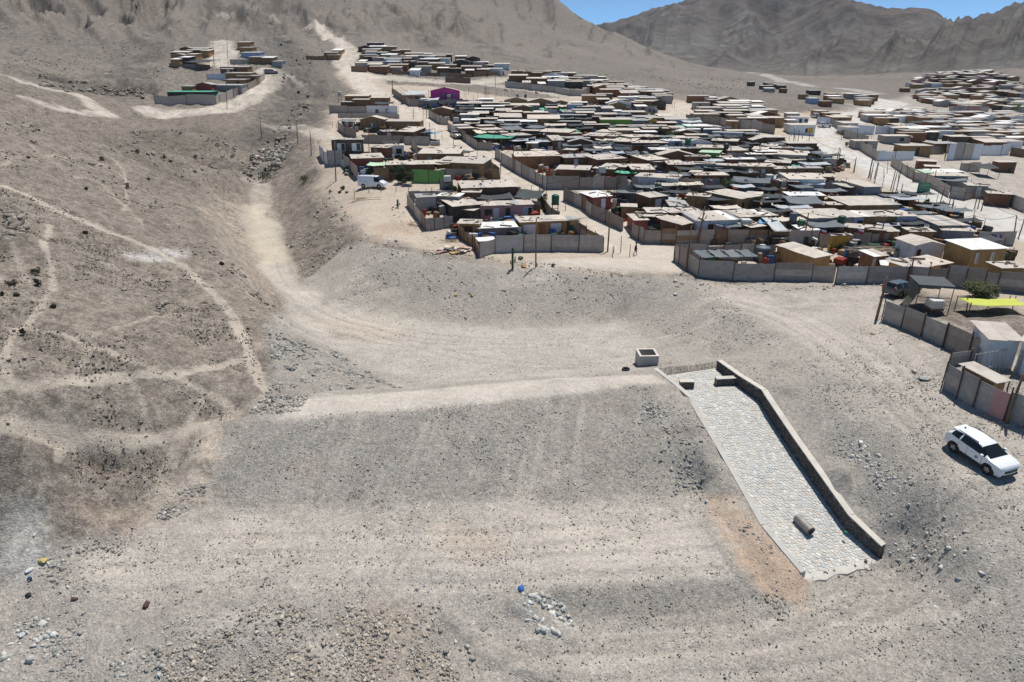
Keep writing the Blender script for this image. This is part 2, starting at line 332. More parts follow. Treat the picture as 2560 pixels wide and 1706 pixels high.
def line_mask(X, Y, W, width, soft=None):
    soft = width*.45 if soft is None else soft
    out = np.zeros(X.shape); r = width+soft*2
    m = (X > W[:, 0].min()-r) & (X < W[:, 0].max()+r) & (Y > W[:, 1].min()-r) & (Y < W[:, 1].max()+r)
    d = seg_dist(X[m], Y[m], W); d = d+fbm(X[m]/(width*2+.4), Y[m]/(width*2+.4), 3, 9)*width*.35
    out[m] = (1-sstep(width*.5, width*.5+soft, d))*np.clip(.82+.5*fbm(X[m]/2.3, Y[m]/2.3, 3, 19), .35, 1); return out
def curve(pts, n=6):
    P = np.array(pts, float)
    if len(P) < 3: return P
    out = []
    for i in range(len(P)-1):
        p0 = P[max(i-1, 0)]; p1 = P[i]; p2 = P[i+1]; p3 = P[min(i+2, len(P)-1)]
        for k in range(n):
            t = k/n; out.append(.5*((2*p1)+(-p0+p2)*t+(2*p0-5*p1+4*p2-p3)*t*t+(-p0+3*p1-3*p2+p3)*t**3))
    out.append(P[-1]); return np.array(out)

# ------------------------------------------------------------------ the ground
def build_ground():
    rr = np.concatenate([np.geomspace(15, 110, 520)[:-1], np.geomspace(110, 420, 190)[:-1], np.geomspace(420, 1150, 90)[:-1], np.geomspace(1150, 9000, 25)])
    X, Y, A, R = polar(-58, 58, 760, rr)
    Z = hbase(X.ravel(), Y.ravel()).reshape(X.shape)
    far = sstep(1000, 1400, R); Z = Z*(1-far)+18*far
    hill = np.array((.222, .192, .160)); grey = np.array((.358, .328, .288)); pale = np.array((.56, .51, .445)); sandy = np.array((.50, .425, .345)); orange = np.array((.43, .32, .235)); yellow = np.array((.55, .475, .355))
    big = fbm(X/60, Y/60, 4, 3)
    col = hill[None, None]*(1+.22*big[..., None])
    # far slopes are paler and greyer, with dark rocky ribs
    fs = sstep(140, 330, R)[..., None]
    hillf = np.array((.195, .172, .150)); col = col*(1-fs)+hillf*(1+.15*big[..., None])*fs
    rid = ridged(A*60+.6*big, R/90, 5, 21); rk = (sstep(.5, .8, rid)*sstep(35, 70, Z)+.9*sstep(.62, .85, rid)*sstep(150, 300, R)*(Z > 18))
    rk = np.clip(rk, 0, 1); col = col*(1-rk[..., None]*.75)+np.array((.088, .08, .072))*rk[..., None]*.75
    grain = np.full(X.shape, .9); rough = np.full(X.shape, 1.0)
    def lay(mask, c, amt=1.0, g=None, r=None):
        nonlocal col, grain, rough
        m = mask*amt; col = col*(1-m[..., None])+np.asarray(c)*m[..., None]
        if g is not None: grain = grain*(1-m)+g*m
        if r is not None: rough = rough*(1-m)+r*m
    P = lambda pts, soft, reg='o': poly_mask(X, Y, world_poly(pts, reg), soft)
    Lm = lambda pts, w, reg='o', soft=None: line_mask(X, Y, curve(world_poly(pts, reg)), w, soft)
    works = P([(560,955),(605,905),(640,860),(618,745),(655,700),(700,640),(800,560),(1000,592),(1180,612),(1560,635),(1640,655),(2020,640),(2060,690),(2353,830),(2500,1000),(2500,1640),(-150,1640),(-150,1380),(60,1300),(200,1240),(340,1185),(470,1160),(515,970)], .7)
    lay(works, grey, 1, .85, .45)
    terr = P([(725,430),(800,515),(860,552),(1180,612),(1560,632),(2050,650),(2353,720),(2500,900),(2500,330),(2000,255),(1750,262),(1450,216),(1180,225),(1000,200),(900,195),(800,150),(770,170),(860,225),(760,250),(740,340)], 2.2)
    lay(terr, sandy, .9, .45, .35)
    lay(P([(1640,690),(1800,672),(2020,665),(2050,740),(2150,860),(2353,960),(2500,1100),(2353,1180),(2150,950),(1950,840),(1800,770)], 1.6), pale*.86, .6, .6)
    lay(P([(600,470),(545,470),(560,540),(600,620),(650,690),(760,790),(880,850),(1000,885),(1280,866),(1480,850),(1500,790),(1440,738),(1280,752),(1100,752),(900,732),(760,700),(690,650),(650,580),(630,520)], 1.0), np.array((.465, .43, .38)), .66, .75, .3)
    lay(P([(560,470),(600,470),(640,540),(660,600),(600,610),(575,540)], 1.2), yellow, .7, .3, .3)
    lay(P([(700,735),(860,740),(960,760),(900,790),(800,780)], 1.5), sandy*1.06, .6, .3, .3)
    lay(P([(640,962),(705,914),(900,902),(1060,888),(1280,870),(1500,862),(1530,880),(1300,907),(1100,929),(900,949)], .35), pale, .8, .4, .3)
    lay(P([(370,1190),(900,1178),(1250,1160),(1600,1145),(1690,1325),(1250,1338),(700,1352),(210,1330),(260,1240)], 1.5), pale*.93, .55, .6, .35)
    lay(P([(1280,1215),(1600,1195),(1660,1320),(1330,1330)], 1.0), pale, .5, .4, .3)
    lay(P([(980,1210),(1150,1215),(1190,1270),(1050,1280)], .9), orange*1.18, .28, .4)
    lay(P([(1622,1142),(1690,1136),(1740,1190),(1800,1270),(1860,1340),(1850,1395),(1760,1370),(1690,1290),(1640,1200)], .45), orange*1.14, .85, .5, .45)
    lay(P([(180,1175),(340,1160),(380,1200),(330,1235),(200,1225)], 1.2), orange*1.05, .5, .6)
    lay(P([(430,1150),(505,1150),(520,980),(480,975)], .5), sandy, .7, .4)
    lay(P([(840,1380),(1010,1400),(1000,1500),(1100,1568),(800,1600),(760,1470)], 1.2), orange*.85, .3, .9)
    lay(P([(1580,1010),(1720,1150),(1610,1130),(1450,910)], 1.0), grey*.8, .4, 1.0, .6)
    lay(P([(0,1190),(90,1180),(110,1290),(60,1330),(0,1300)], .8), (.52, .5, .47), .55, .5)
    lay(P([(280,585),(350,570),(430,580),(380,605),(300,600)], .8), (.5, .48, .45), .7, .6)
    lay(P([(1180,612),(1560,628),(1560,600),(1400,592),(1280,596)], .8), (.58, .52, .45), .7, .3)
    lay(P([(860,440),(1000,480),(960,560),(850,540),(800,470)], 2.0), sandy*1.08, .6, .4)
    lay(P([(860,520),(960,510),(950,540),(870,545)], 1.0), orange*.9, .6)
    lay(P([(1880,300),(1990,370),(2150,440),(2353,515),(2500,560),(2500,280),(2353,240),(2100,215),(1960,240)], 4), grey*1.12, .8, .7)
    lay(P([(1300,195),(1700,225),(1850,300),(1750,262),(1450,216)], 4), hill*1.25, .5, .9)
    kn = P([(290,300),(420,290),(540,300),(570,385),(430,425),(330,385),(230,320)], 4); lay(kn*sstep(-.35, .3, fbm(X/7, Y/7, 4, 141)), hill*.66, .75, 1.0)
    lay(P([(90,165),(330,185),(340,225),(230,218),(90,205)], 4)*sstep(-.4, .3, fbm(X/6, Y/6, 3, 143)), hill*.62, .7, 1.0)
    lay(P([(455,482),(500,560),(545,640),(575,690),(640,695),(605,620),(570,540),(545,465),(500,455)], 1.6), sandy*.82, .55, .9)
    lay(P([(0,480),(70,500),(70,560),(0,570)], 2)*sstep(-.3, .3, fbm(X/3, Y/3, 3, 145)), hill*.6, .7, 1.0)
    for pts in ([(640,95),(660,150),(700,235),(655,290),(615,345)], [(380,55),(330,120),(300,175),(200,190)], [(700,30),(760,55),(830,85)], [(480,0),(560,40),(620,80)], [(900,20),(960,60),(1010,110)], [(1040,10),(1080,70),(1180,140)]):
        lay(Lm(pts, 7, 'o', 9)*sstep(-.35, .25, fbm(X/8, Y/8, 4, 147)), (.095, .088, .08), .7, 1.0)
    # footpaths on the hill
    pc = (.50, .435, .36)
    for pts, w, a in [([(0,425),(120,480),(230,525),(320,560),(380,590),(450,640),(505,690),(545,750),(570,810),(590,860),(612,900)], 1.15, .95), ([(0,975),(100,1000),(200,1015),(330,1010),(430,990),(540,950)], 1.2, .95),
                      ([(0,880),(80,895),(200,875),(380,862),(470,850),(565,825)], .9, .9), ([(20,860),(10,820),(30,760),(65,745),(110,680),(120,620),(100,560),(115,520)], .7, .75), ([(70,757),(140,765),(230,800),(330,840),(400,865)], .6, .7),
                      ([(400,866),(470,900),(540,940)], .7, .7), ([(85,910),(110,950),(150,985),(130,1060)], .6, .7), ([(255,365),(285,400),(290,470),(280,490)], .6, .6), ([(0,345),(20,370),(0,380)], .6, .5),
                      ([(590,860),(620,905),(560,945)], 1.0, .7), ([(105,360),(180,360),(260,390),(300,420)], 1.0, .5), ([(210,770),(330,740),(400,720)], .5, .5), ([(30,560),(60,640),(110,680)], .5, .5), ([(140,765),(200,800),(160,880)], .5, .45), ([(300,875),(330,940),(330,1008)], .5, .5), ([(230,600),(330,640),(450,640)], .5, .4), ([(0,640),(90,690)], .5, .45), ([(470,905),(430,985)], .5, .5), ([(60,330),(160,400),(240,430),(330,520)], .6, .5), ([(470,1000),(430,1090),(370,1150)], 1.2, .6), ([(420,1000),(350,1150)], .9, .4)]:
        lay(Lm(pts, w*.6, 'o', w*.2), pc, a*.95, .3, .5)
    # roads (metres wide)
    pr = (.58, .52, .445)
    for pts, w, a in [([(345,262),(420,264),(480,256),(560,232),(610,200),(640,175),(610,165)], 5, .95), ([(505,150),(510,100)], 7, .95), ([(0,172),(90,200),(170,215),(225,250),(245,262)], 3.0, .85), ([(60,225),(120,245),(200,262),(245,262)], 2.4, .8),
                      ([(860,215),(820,180),(795,150),(800,120),(780,95),(745,72),(720,60)], 6, .95), ([(860,215),(920,240),(985,290),(1060,335),(1150,380),(1230,425),(1300,465),(1400,535),(1480,580)], 5.5, .9),
                      ([(830,175),(920,182),(1080,190),(1170,182),(1200,176)], 6, .8), ([(1080,190),(1200,205),(1330,222),(1400,235)], 5, .7), ([(625,285),(690,293),(755,315)], 3.5, .9), ([(560,392),(600,425),(600,470),(625,560),(660,650),(760,710),(900,745)], 2.6, .5),
                      ([(1960,215),(2010,228),(2050,240),(1930,280),(1870,290),(1890,330),(1980,370),(2100,430),(2250,490),(2353,528),(2450,560)], 8, .92), ([(1580,238),(1570,262),(1640,290),(1760,315),(1880,320)], 5.5, .85), ([(1480,590),(1700,600),(1850,570)], 3, .4),
                      ([(1640,660),(1760,700),(1880,770),(1960,840)], 3.0, .35), ([(1480,45),(1600,70)], 5, .0), ([(660,170),(690,195)], 1.5, .6), ([(500,30),(620,42),(640,60)], 2.0, .4), ([(1700,150),(1780,180),(1830,190),(2010,215)], 8, .5)]:
        if a: lay(Lm(pts, w), (.60, .585, .555) if w == 8 else pr, a, .28, .25)
    # vertical dozer streaks and faint tracks on the dam face
    face = P([(515,972),(700,964),(1100,932),(1500,892),(1600,1128),(1300,1142),(900,1160),(480,1166)], .3)
    st = sstep(-.15, .5, fbm((X-.18*Y)/.55, Y/9, 3, 31))*sstep(-.5, .3, fbm(X/4, Y/4, 2, 33)); lay(face, grey*.90, .75, 1.0); lay(face*st, grey*1.22, .8, .6)
    lay(face*sstep(.25, .6, fbm(X/3, Y/1.0, 3, 37)), orange*.9, .2)
    tr = np.clip(works-face, 0, 1)*sstep(.2, .7, fbm(X/5, Y/2.2, 4, 41)); lay(tr, pale*.95, .5, .5)
    lay(works*sstep(.25, .8, fbm(X/3.3+9, Y/2.6, 4, 43)), grey*.68, .5, 1.0)
    # relief
    near = 1-sstep(90, 160, R)
    D = rough*near*(.12*fbm(X/1.1, Y/1.1, 3, 51)+.36*fbm(X/4.3, Y/4.3, 3, 53)*(rough > .6))
    D += sstep(70, 120, R)*(1-sstep(260, 360, R))*rough*(rough > .6)*(.9*(ridged(X/9, Y/9, 4, 55)-.45)+.35*fbm(X/2.4, Y/2.4, 3, 56))
    D += near*rough*.05*fbm(X/.33, Y/.33, 2, 57)
    D += sstep(110, 260, R)*(1-terr)*(2.0*fbm(X/26, Y/26, 4, 61))*sstep(6, 30, np.abs(Z-12)+8)*.8
    hi = sstep(28, 70, Z)*sstep(250, 380, R)*(1-.8*sstep(470, 590, R)); D += hi*(30*(ridged(A*24+.7*big, R/240, 6, 71, .55)-.5)+3.5*fbm(X/16, Y/22, 4, 77))
    gl = Lm([(600,385),(625,335),(660,285),(700,235),(690,165),(640,90),(600,20)], 9, soft=8); D += gl*(1.2*fbm(X/3.2, Y/3.2, 3, 81)-.4); lay(gl*sstep(-.4, .3, fbm(X/4, Y/4, 3, 83)), (.115, .106, .095), .85, 1)
    ck = Lm([(150,180),(200,193),(260,205),(310,205)], 5, soft=6); D += -3.0*ck; lay(ck, (.09, .08, .07), .7, 1)
    ped = P([(180,1042),(220,1040),(280,1062),(240,1085)], .5); D -= ped*.8
    lay(ped*.9, (.17, .135, .105), .8)
    rub = P([(612,742),(660,760),(760,800),(930,892),(720,905),(600,940),(620,860)], .8); D += rub*.25*fbm(X/.9, Y/.9, 3, 87); lay(rub, grey*.82, .7, 1.0)
    berm = P([(1190,1362),(1250,1352),(1690,1338),(1725,1400),(1640,1425),(1300,1425)], .35); lay(berm, grey*.78, .7, 1.0)
    # machine and tyre tracks
    for pts, a in [([(200,1290),(500,1260),(900,1255),(1300,1235),(1620,1190)], .5), ([(220,1330),(600,1318),(1000,1320),(1400,1300),(1660,1290)], .45), ([(1300,1500),(1500,1480),(1700,1470),(1850,1430),(1980,1380)], .6), ([(1200,1556),(1500,1530),(1800,1510),(2050,1460),(2250,1330)], .6), ([(1660,700),(1780,730),(1900,800),(2000,880),(2100,980),(2200,1090)], .7), ([(1700,690),(1850,735),(1960,800),(2060,880),(2170,980)], .6), ([(2020,700),(2060,780),(2150,900),(2300,1010)], .45),
                   ([(700,740),(900,790),(1150,800),(1400,780),(1560,760)], .5), ([(680,700),(850,760),(1100,830),(1350,845),(1500,835)], .5), ([(640,600),(670,660),(760,720),(950,770),(1250,790)], .5), ([(1250,1470),(1450,1450),(1640,1440),(1760,1400)], .5), ([(2080,1330),(2200,1200),(2280,1150),(2353,1130)], .5), ([(1000,1540),(1300,1480),(1600,1470)], .4), ([(2250,1400),(2150,1250),(2130,1120),(2180,1020)], .4)]:
        c = curve(world_poly(pts)); tn = np.gradient(c, axis=0); tn /= np.linalg.norm(tn, axis=1)[:, None]; nr = np.stack([-tn[:, 1], tn[:, 0]], 1)
        for o_ in (-.8, .8):
            mk = line_mask(X, Y, c+nr*o_, .32, .16); lay(mk, pale*.92, a*.55, .4); D -= mk*.05
            lay(line_mask(X, Y, c+nr*(o_+.42), .14, .12), grey*.7, a*.6, 1.0)
    # dozer windrows
    for pts, hgt in [([(1180,1390),(1260,1430),(1310,1460)], .22), ([(1640,1200),(1690,1290),(1750,1360)], .15), ([(1040,1420),(1130,1500),(1250,1545)], .18), ([(640,1180),(700,1178)], .1)]:
        D += line_mask(X, Y, curve(world_poly(pts)), .5, .5)*hgt
    Z = Z+D
    # trench under the spillway floor
    W = np.array([p[:2] for p in SP_L]+[p[:2] for p in SP_R[::-1]]); ctr = W.mean(0)
    m = (np.abs(X-ctr[0]) < 16) & (np.abs(Y-ctr[1]) < 18); x = X[m]; y = Y[m]
    ins = np.zeros(x.shape, bool); n = len(W)
    for i in range(n):
        a = W[i]; b = W[(i+1) % n]; ins ^= ((a[1] > y) != (b[1] > y)) & (x < (b[0]-a[0])*(y-a[1])/(b[1]-a[1]+1e-12)+a[0])
    near_edge = seg_dist(x, y, np.vstack([W, W[:1]])) < .2
    cen = np.array([(np.array(l)+np.array(r))/2 for l, r in zip(SP_L, SP_R)]); best = np.full(x.shape, 1e9); fz = np.zeros(x.shape)
    for i in range(len(cen)-1):
        a, b = cen[i], cen[i+1]; za, zb = SP_R[i][2], SP_R[i+1][2]; v = b[:2]-a[:2]; t = np.clip(((x-a[0])*v[0]+(y-a[1])*v[1])/(v@v), 0, 1); d = np.hypot(x-a[0]-t*v[0], y-a[1]-t*v[1]); k = d < best; best[k] = d[k]; fz[k] = (za+(zb-za)*t)[k]
    zz = Z[m]; zz = np.where(ins | near_edge, np.minimum(zz-.02, fz-.75), zz); Z[m] = zz
    return sheet('ground', X, Y, Z, np.clip(col, .02, .8), grain, ground_material(), np.clip(.12+.75*sstep(.5, .95, rough)+.4*sstep(110, 200, R), 0, .9))
def poly_mask_hard(x, y, W):
    ins = np.zeros(x.shape, bool); n = len(W)
    for i in range(n):
        a = W[i]; b = W[(i+1) % n]; ins ^= ((a[1] > y) != (b[1] > y)) & (x < (b[0]-a[0])*(y-a[1])/(b[1]-a[1]+1e-12)+a[0])
    d = seg_dist(x, y, np.vstack([W, W[:1]])); return ((ins) & (d > .12)).astype(float)
build_ground()

def build_mountains():
    sky_px = [(1150,80),(1220,66),(1290,61),(1330,53),(1345,50),(1362,58),(1395,51),(1440,40),(1500,18),(1560,3),(1620,-8),(1700,-12),(1780,-6),(1850,-14),(1930,-8),(2000,6),(2030,14),(2075,17),(2110,13),(2150,22),(2190,38),(2230,30),(2280,26),(2320,8),(2353,-2),(2500,-30),(2800,-40)]
    px = np.array([full('o', *p) for p in sky_px]); d = np.array([pdir(*p) for p in px])
    azs = np.degrees(np.arctan2(d[:, 0], d[:, 1])); els = d[:, 2]/np.hypot(d[:, 0], d[:, 1])
    rr = np.concatenate([np.geomspace(620, 3300, 300), np.linspace(3350, 5000, 12)])
    X, Y, A, R = polar(-3, 56, 640, rr)
    E = np.interp(np.degrees(A[0]), azs, els)
    Rr = 2400+300*np.sin(A[0]*7+1)
    s = np.clip((R-760)/(Rr[None]-760), 0, 1.6); prof = np.where(s < 1, s**1.05, 1-(s-1)*1.1)
    wx = fbm(X/600, Y/600, 3, 5)*190; wy = fbm(X/600+7, Y/600, 3, 6)*190
    rd2 = ridged(A*8.5+wx/420, R/1500+wy/700, 4, 191, .45); rd3 = ridged(A*37+wx/160, R/520+wy/300, 3, 211, .5); rd = ridged((X+wx)/620, (Y+wy)/620, 4, 91, .42); rs_ = ridged((X+wx)/210, (Y+wy)/260, 4, 97, .5)
    lob = .62*np.exp(-((R-1250)/330)**2)*sstep(-.15, .55, fbm(X/430, Y/430+3, 3, 15)+.1)*sstep(16, 34, np.degrees(A))
    sv = np.clip(1-s, 0, 1); hgt = 330*(prof*(.50+.58*rd)*(1-.9*sv**.6*(1-rd2))*(1-.34*sv**.6*(1-rd3))+lob*(.1+.9*rd2+.3*rd3)*1.0)*sstep(640, 900, R)
    for it in range(3):
        mx = (hgt/R).max(0); want = E-(18-CAM_H)/2400.0; k = np.clip(want/np.maximum(mx, 1e-4), .4, 2.5); n = (61, 41, 21)[it]; ker = np.hanning(n); ker /= ker.sum(); ks = np.convolve(np.pad(k, n//2, 'edge'), ker, 'valid'); hgt = hgt*ks[None]
    Z = 15+hgt-5*(1-sstep(640, 760, R))
    base = np.array((.138, .126, .117)); red = np.array((.122, .098, .087)); pale = np.array((.185, .182, .170)); dark = np.array((.085, .08, .078))
    n = fbm(X/320, Y/320, 4, 101)[..., None]; n2 = sstep(.1, .55, fbm(X/170+3, Y/170, 5, 103, .6))[..., None]
    col = base*(1+.14*n); t = sstep(0, .5, -fbm(X/450, Y/450, 3, 107))[..., None]; col = col*(1-.7*t)+red*.7*t; col = col*(1-.6*n2)+pale*.6*n2
    vein = sstep(.5, .8, ridged((X+wx*.6)/130, (Y+wy*.6)/190, 5, 131, .6))[..., None]*sstep(30, 110, Z)[..., None]; col = col*(1-.6*vein)+dark*.6*vein
    foot = (1-sstep(14, 45, Z))[..., None]; col = col*(1-foot*.6)+np.array((.23, .215, .195))*foot*.6
    return sheet('mountains', X, Y, Z, np.clip(col, .03, .6), 0.5, rock_hill_material('mountain_rock'))
build_mountains()
# ------------------------------------------------------------------ materials for built things
def surf(name, rgb, rough=.85, metal=0.0, var=.18, nscale=1.5, streak=0.0, corr=0.0, corr_axis='Z', spec=.3, dirt=.0, bump=.0, boards=0.0):
    """plain painted / weathered surface with grain, per object tint, optional sheet corrugation or vertical boards"""
    if name in MATS: return MATS[name]
    m, nt, b = nodes_of(name); L = nt.links
    tc = N(nt, 'ShaderNodeTexCoord').outputs['Object']; oi = N(nt, 'ShaderNodeObjectInfo')
    mp = N(nt, 'ShaderNodeMapping'); L.new(tc, mp.inputs['Vector'])
    if streak: mp.inputs['Scale'].default_value = (1, 1, 1-streak)
    off = N(nt, 'ShaderNodeVectorMath', operation='SCALE'); off.inputs[0].default_value = (37, 91, 53); L.new(oi.outputs['Random'], off.inputs['Scale']); L.new(off.outputs[0], mp.inputs['Location'])
    n = N(nt, 'ShaderNodeTexNoise'); n.inputs['Scale'].default_value = nscale; n.inputs['Detail'].default_value = 6; n.inputs['Roughness'].default_value = .65; L.new(mp.outputs[0], n.inputs['Vector'])
    c = mixrgb(nt, 'MULTIPLY', 1.0, tuple(rgb), ramp(nt, n.outputs['Fac'], [(.3, 1-var), (.7, 1+var*.6)]))
    tint = ramp(nt, oi.outputs['Random'], [(0, (1-var, 1-var, 1-var*.9)), (1, (1.06, 1.03, 1.0))])
    c = mixrgb(nt, 'MULTIPLY', 1.0, c, tint)
    if dirt:
        n2 = N(nt, 'ShaderNodeTexNoise'); n2.inputs['Scale'].default_value = .8; n2.inputs['Detail'].default_value = 5; L.new(mp.outputs[0], n2.inputs['Vector'])
        c = mixrgb(nt, 'MIX', mixfac(nt, ramp(nt, n2.outputs['Fac'], [(.5, 0.0), (.7, 1.0)]), dirt), c, (.30, .24, .18))
    h = None
    if corr or boards:
        w = N(nt, 'ShaderNodeTexWave'); w.wave_type = 'BANDS'; w.bands_direction = corr_axis if corr else 'X'; w.wave_profile = 'SIN' if corr else 'SAW'
        w.inputs['Scale'].default_value = (corr if corr else boards); w.inputs['Distortion'].default_value = 0.0; L.new(tc, w.inputs['Vector']); h = w.outputs['Fac']
        c = mixrgb(nt, 'MULTIPLY', .5, c, ramp(nt, h, [(0, .78), (.12, 1.0), (1, 1.06)]))
    L.new(c, b.inputs['Base Color']); b.inputs['Roughness'].default_value = rough; b.inputs['Metallic'].default_value = metal; b.inputs['Specular IOR Level'].default_value = spec
    if h is not None or bump:
        bp = N(nt, 'ShaderNodeBump'); bp.inputs['Distance'].default_value = .03; bp.inputs['Strength'].default_value = .6; L.new(h if h is not None else n.outputs['Fac'], bp.inputs['Height']); L.new(bp.outputs[0], b.inputs['Normal'])
    MATS[name] = m; return m
def mixfac(nt, s, k):
    n = N(nt, 'ShaderNodeMath', operation='MULTIPLY'); nt.links.new(s, n.inputs[0]); n.inputs[1].default_value = k; return n.outputs[0]
def glass(name, rgb=(.03, .035, .04), rough=.08):
    if name in MATS: return MATS[name]
    m, nt, b = nodes_of(name); b.inputs['Base Color'].default_value = (*rgb, 1); b.inputs['Roughness'].default_value = rough; b.inputs['Specular IOR Level'].default_value = .6; MATS[name] = m; return m
WALL = dict(b=('wall_brown', (.235, .125, .068)), o=('wall_ochre', (.40, .255, .115)), t=('wall_tan', (.36, .225, .115)), r=('wall_red', (.30, .085, .07)), p=('wall_pink', (.62, .06, .33)), g=('wall_green', (.22, .48, .06)), e=('wall_emerald', (.16, .36, .10)),
            w=('wall_white', (.70, .72, .74)), u=('wall_blue', (.33, .43, .60)), v=('wall_lavender', (.42, .45, .66)), k=('wall_dark', (.075, .06, .05)), z=('wall_grey', (.36, .34, .32)), y=('wall_yellow', (.62, .36, .06)), m=('wall_rose', (.50, .28, .27)), c=('wall_block', (.33, .30, .28)))
WNAME = dict(b='brown plywood', o='ochre plywood', t='tan board', r='dark red', p='magenta pink', g='lime green', e='green', w='white', u='pale blue', v='lavender', k='dark timber', z='grey sheet', y='mustard yellow', m='faded rose', c='grey block')
def wallm(c):
    n, rgb = WALL[c]
    if c in 'bot': return surf(n, rgb, .85, var=.28, nscale=2.2, streak=.6, boards=.26)
    if c == 'z': return surf(n, rgb, .6, 0, .15, 2, corr=2.2)
    return surf(n, rgb, .75, var=.14, nscale=1.2, dirt=.35)
ROOF = dict(c=('roof_cream', (.57, .52, .455), 'cream sheet'), w=('roof_white', (.80, .80, .78), 'bright white'), z=('roof_zinc', (.40, .40, .39), 'dull zinc'), d=('net_black', (.055, .065, .07), 'black shade net'), n=('tarp_green', (.10, .42, .29), 'green tarpaulin'), l=('tarp_pale_green', (.45, .62, .46), 'pale green'),
            B=('tarp_blue', (.20, .42, .62), 'blue tarpaulin'), G=('net_grey', (.17, .195, .21), 'grey shade net'), s=('tarp_cream', (.62, .57, .48), 'cream canvas'), q=('roof_dull', (.34, .305, .265), 'dull brown grey'), i=('tarp_silver', (.48, .52, .55), 'silver grey sheet'))
def roofm(c):
    n, rgb, _ = ROOF[c]
    if c in 'cwzq': return surf(n, rgb, .7, 0, .17, 1.1, dirt=.4 if c != 'w' else .15, bump=.3)
    return surf(n, rgb, .8, 0, .22, 1.6)
SHEET = [lambda: surf('zinc_sheet', (.42, .385, .35), .55, .0, .24, 1.8, corr=2.4, dirt=.3), lambda: surf('zinc_pale', (.52, .49, .455), .55, .0, .2, 1.8, corr=2.4, dirt=.25), lambda: surf('zinc_brown', (.34, .285, .245), .7, .0, .2, 1.8, corr=2.4, dirt=.3),
         lambda: surf('board_brown', (.26, .175, .11), .85, 0, .25, 2, streak=.6), lambda: surf('panel_white', (.72, .74, .77), .6, 0, .08, 1, dirt=.2), lambda: surf('concrete_panel', (.46, .41, .36), .9, 0, .12, 1.5, dirt=.2)]
def M_post(): return surf('post_wood', (.13, .085, .06), .9, 0, .3, 6)
def M_pole(): return surf('pole_wood', (.20, .125, .08), .9, 0, .25, 4)

# ------------------------------------------------------------------ mesh builder
class MB:
    def __init__(s): s.v = []; s.f = []
    def add(s, vs, fs):
        n = len(s.v); s.v += [tuple(map(float, p)) for p in vs]; s.f += [tuple(n+i for i in f) for f in fs]; return s
    def box(s, x0, x1, y0, y1, z0, z1, M=None):
        vs = [(x0,y0,z0),(x1,y0,z0),(x1,y1,z0),(x0,y1,z0),(x0,y0,z1),(x1,y0,z1),(x1,y1,z1),(x0,y1,z1)]
        if M is not None: vs = [tuple(M @ Vector(p)) for p in vs]
        return s.add(vs, [(0,3,2,1),(4,5,6,7),(0,1,5,4),(1,2,6,5),(2,3,7,6),(3,0,4,7)])
    def hexa(s, c8): return s.add(c8, [(0,3,2,1),(4,5,6,7),(0,1,5,4),(1,2,6,5),(2,3,7,6),(3,0,4,7)])
    def tube(s, pts, rad, n=6, cap=True):
        pts = [Vector(p) for p in pts]; k = len(pts); rad = rad if isinstance(rad, (list, tuple)) else [rad]*k; rings = []
        for i, p in enumerate(pts):
            d = (pts[min(i+1, k-1)]-pts[max(i-1, 0)]).normalized(); a = d.orthogonal().normalized() if abs(d.z) < .95 else Vector((1, 0, 0)); a = (a-d*a.dot(d)).normalized(); b = d.cross(a)
            rings.append([p+(a*math.cos(2*math.pi*j/n)+b*math.sin(2*math.pi*j/n))*rad[i] for j in range(n)])
        vs = [q for r in rings for q in r]; fs = [(i*n+j, i*n+(j+1) % n, (i+1)*n+(j+1) % n, (i+1)*n+j) for i in range(k-1) for j in range(n)]
        if cap: fs += [tuple(range(n))[::-1], tuple((k-1)*n+j for j in range(n))]
        return s.add(vs, fs)
    def lathe(s, prof, n=20, c=(0, 0, 0), axis='Z'):
        vs = []; k = len(prof)
        for r, z in prof:
            for j in range(n):
                a = 2*math.pi*j/n; p = (r*math.cos(a), r*math.sin(a), z)
                if axis == 'Y': p = (p[0], p[2], p[1])
                if axis == 'X': p = (p[2], p[0], p[1])
                vs.append((p[0]+c[0], p[1]+c[1], p[2]+c[2]))
        return s.add(vs, [(i*n+j, i*n+(j+1) % n, (i+1)*n+(j+1) % n, (i+1)*n+j) for i in range(k-1) for j in range(n)])
    def grid(s, P):
        nr, nc = len(P), len(P[0]); return s.add([p for r in P for p in r], [(i*nc+j, i*nc+j+1, (i+1)*nc+j+1, (i+1)*nc+j) for i in range(nr-1) for j in range(nc-1)])
    def mesh(s, name, mat, smooth=False):
        me = bpy.data.meshes.new(name); me.from_pydata(s.v, [], s.f)
        if mat: me.materials.append(mat)
        if smooth: me.polygons.foreach_set('use_smooth', [True]*len(me.polygons))
        me.update(); return me
    def build(s, name, mat, parent=None, smooth=False, fix=False):
        me = s.mesh(name, mat, smooth)
        if fix:
            bm = bmesh.new(); bm.from_mesh(me); bmesh.ops.recalc_face_normals(bm, faces=bm.faces); bm.to_mesh(me); bm.free()
        o = bpy.data.objects.new(name, me); COL.objects.link(o)
        if parent: o.parent = parent
        return o
def put(name, me, parent=None, loc=None, rot=None, scl=None):
    o = bpy.data.objects.new(name, me); COL.objects.link(o)
    if parent: o.parent = parent
    if loc is not None: o.location = loc
    if rot is not None: o.rotation_euler = rot
    if scl is not None: o.scale = scl
    return o
THINGS = []
def tag(o, label, cat, group=None):
    o['label'] = label; o['category'] = cat; THINGS.append((o, group)); return o
def thing(name, label, cat, loc=(0, 0, 0), rotz=0.0, group=None):
    o = bpy.data.objects.new(name, None); o.empty_display_size = .3; COL.objects.link(o); o.location = [float(q) for q in loc]; o.rotation_euler = (0, 0, rotz)
    return tag(o, label, cat, group)
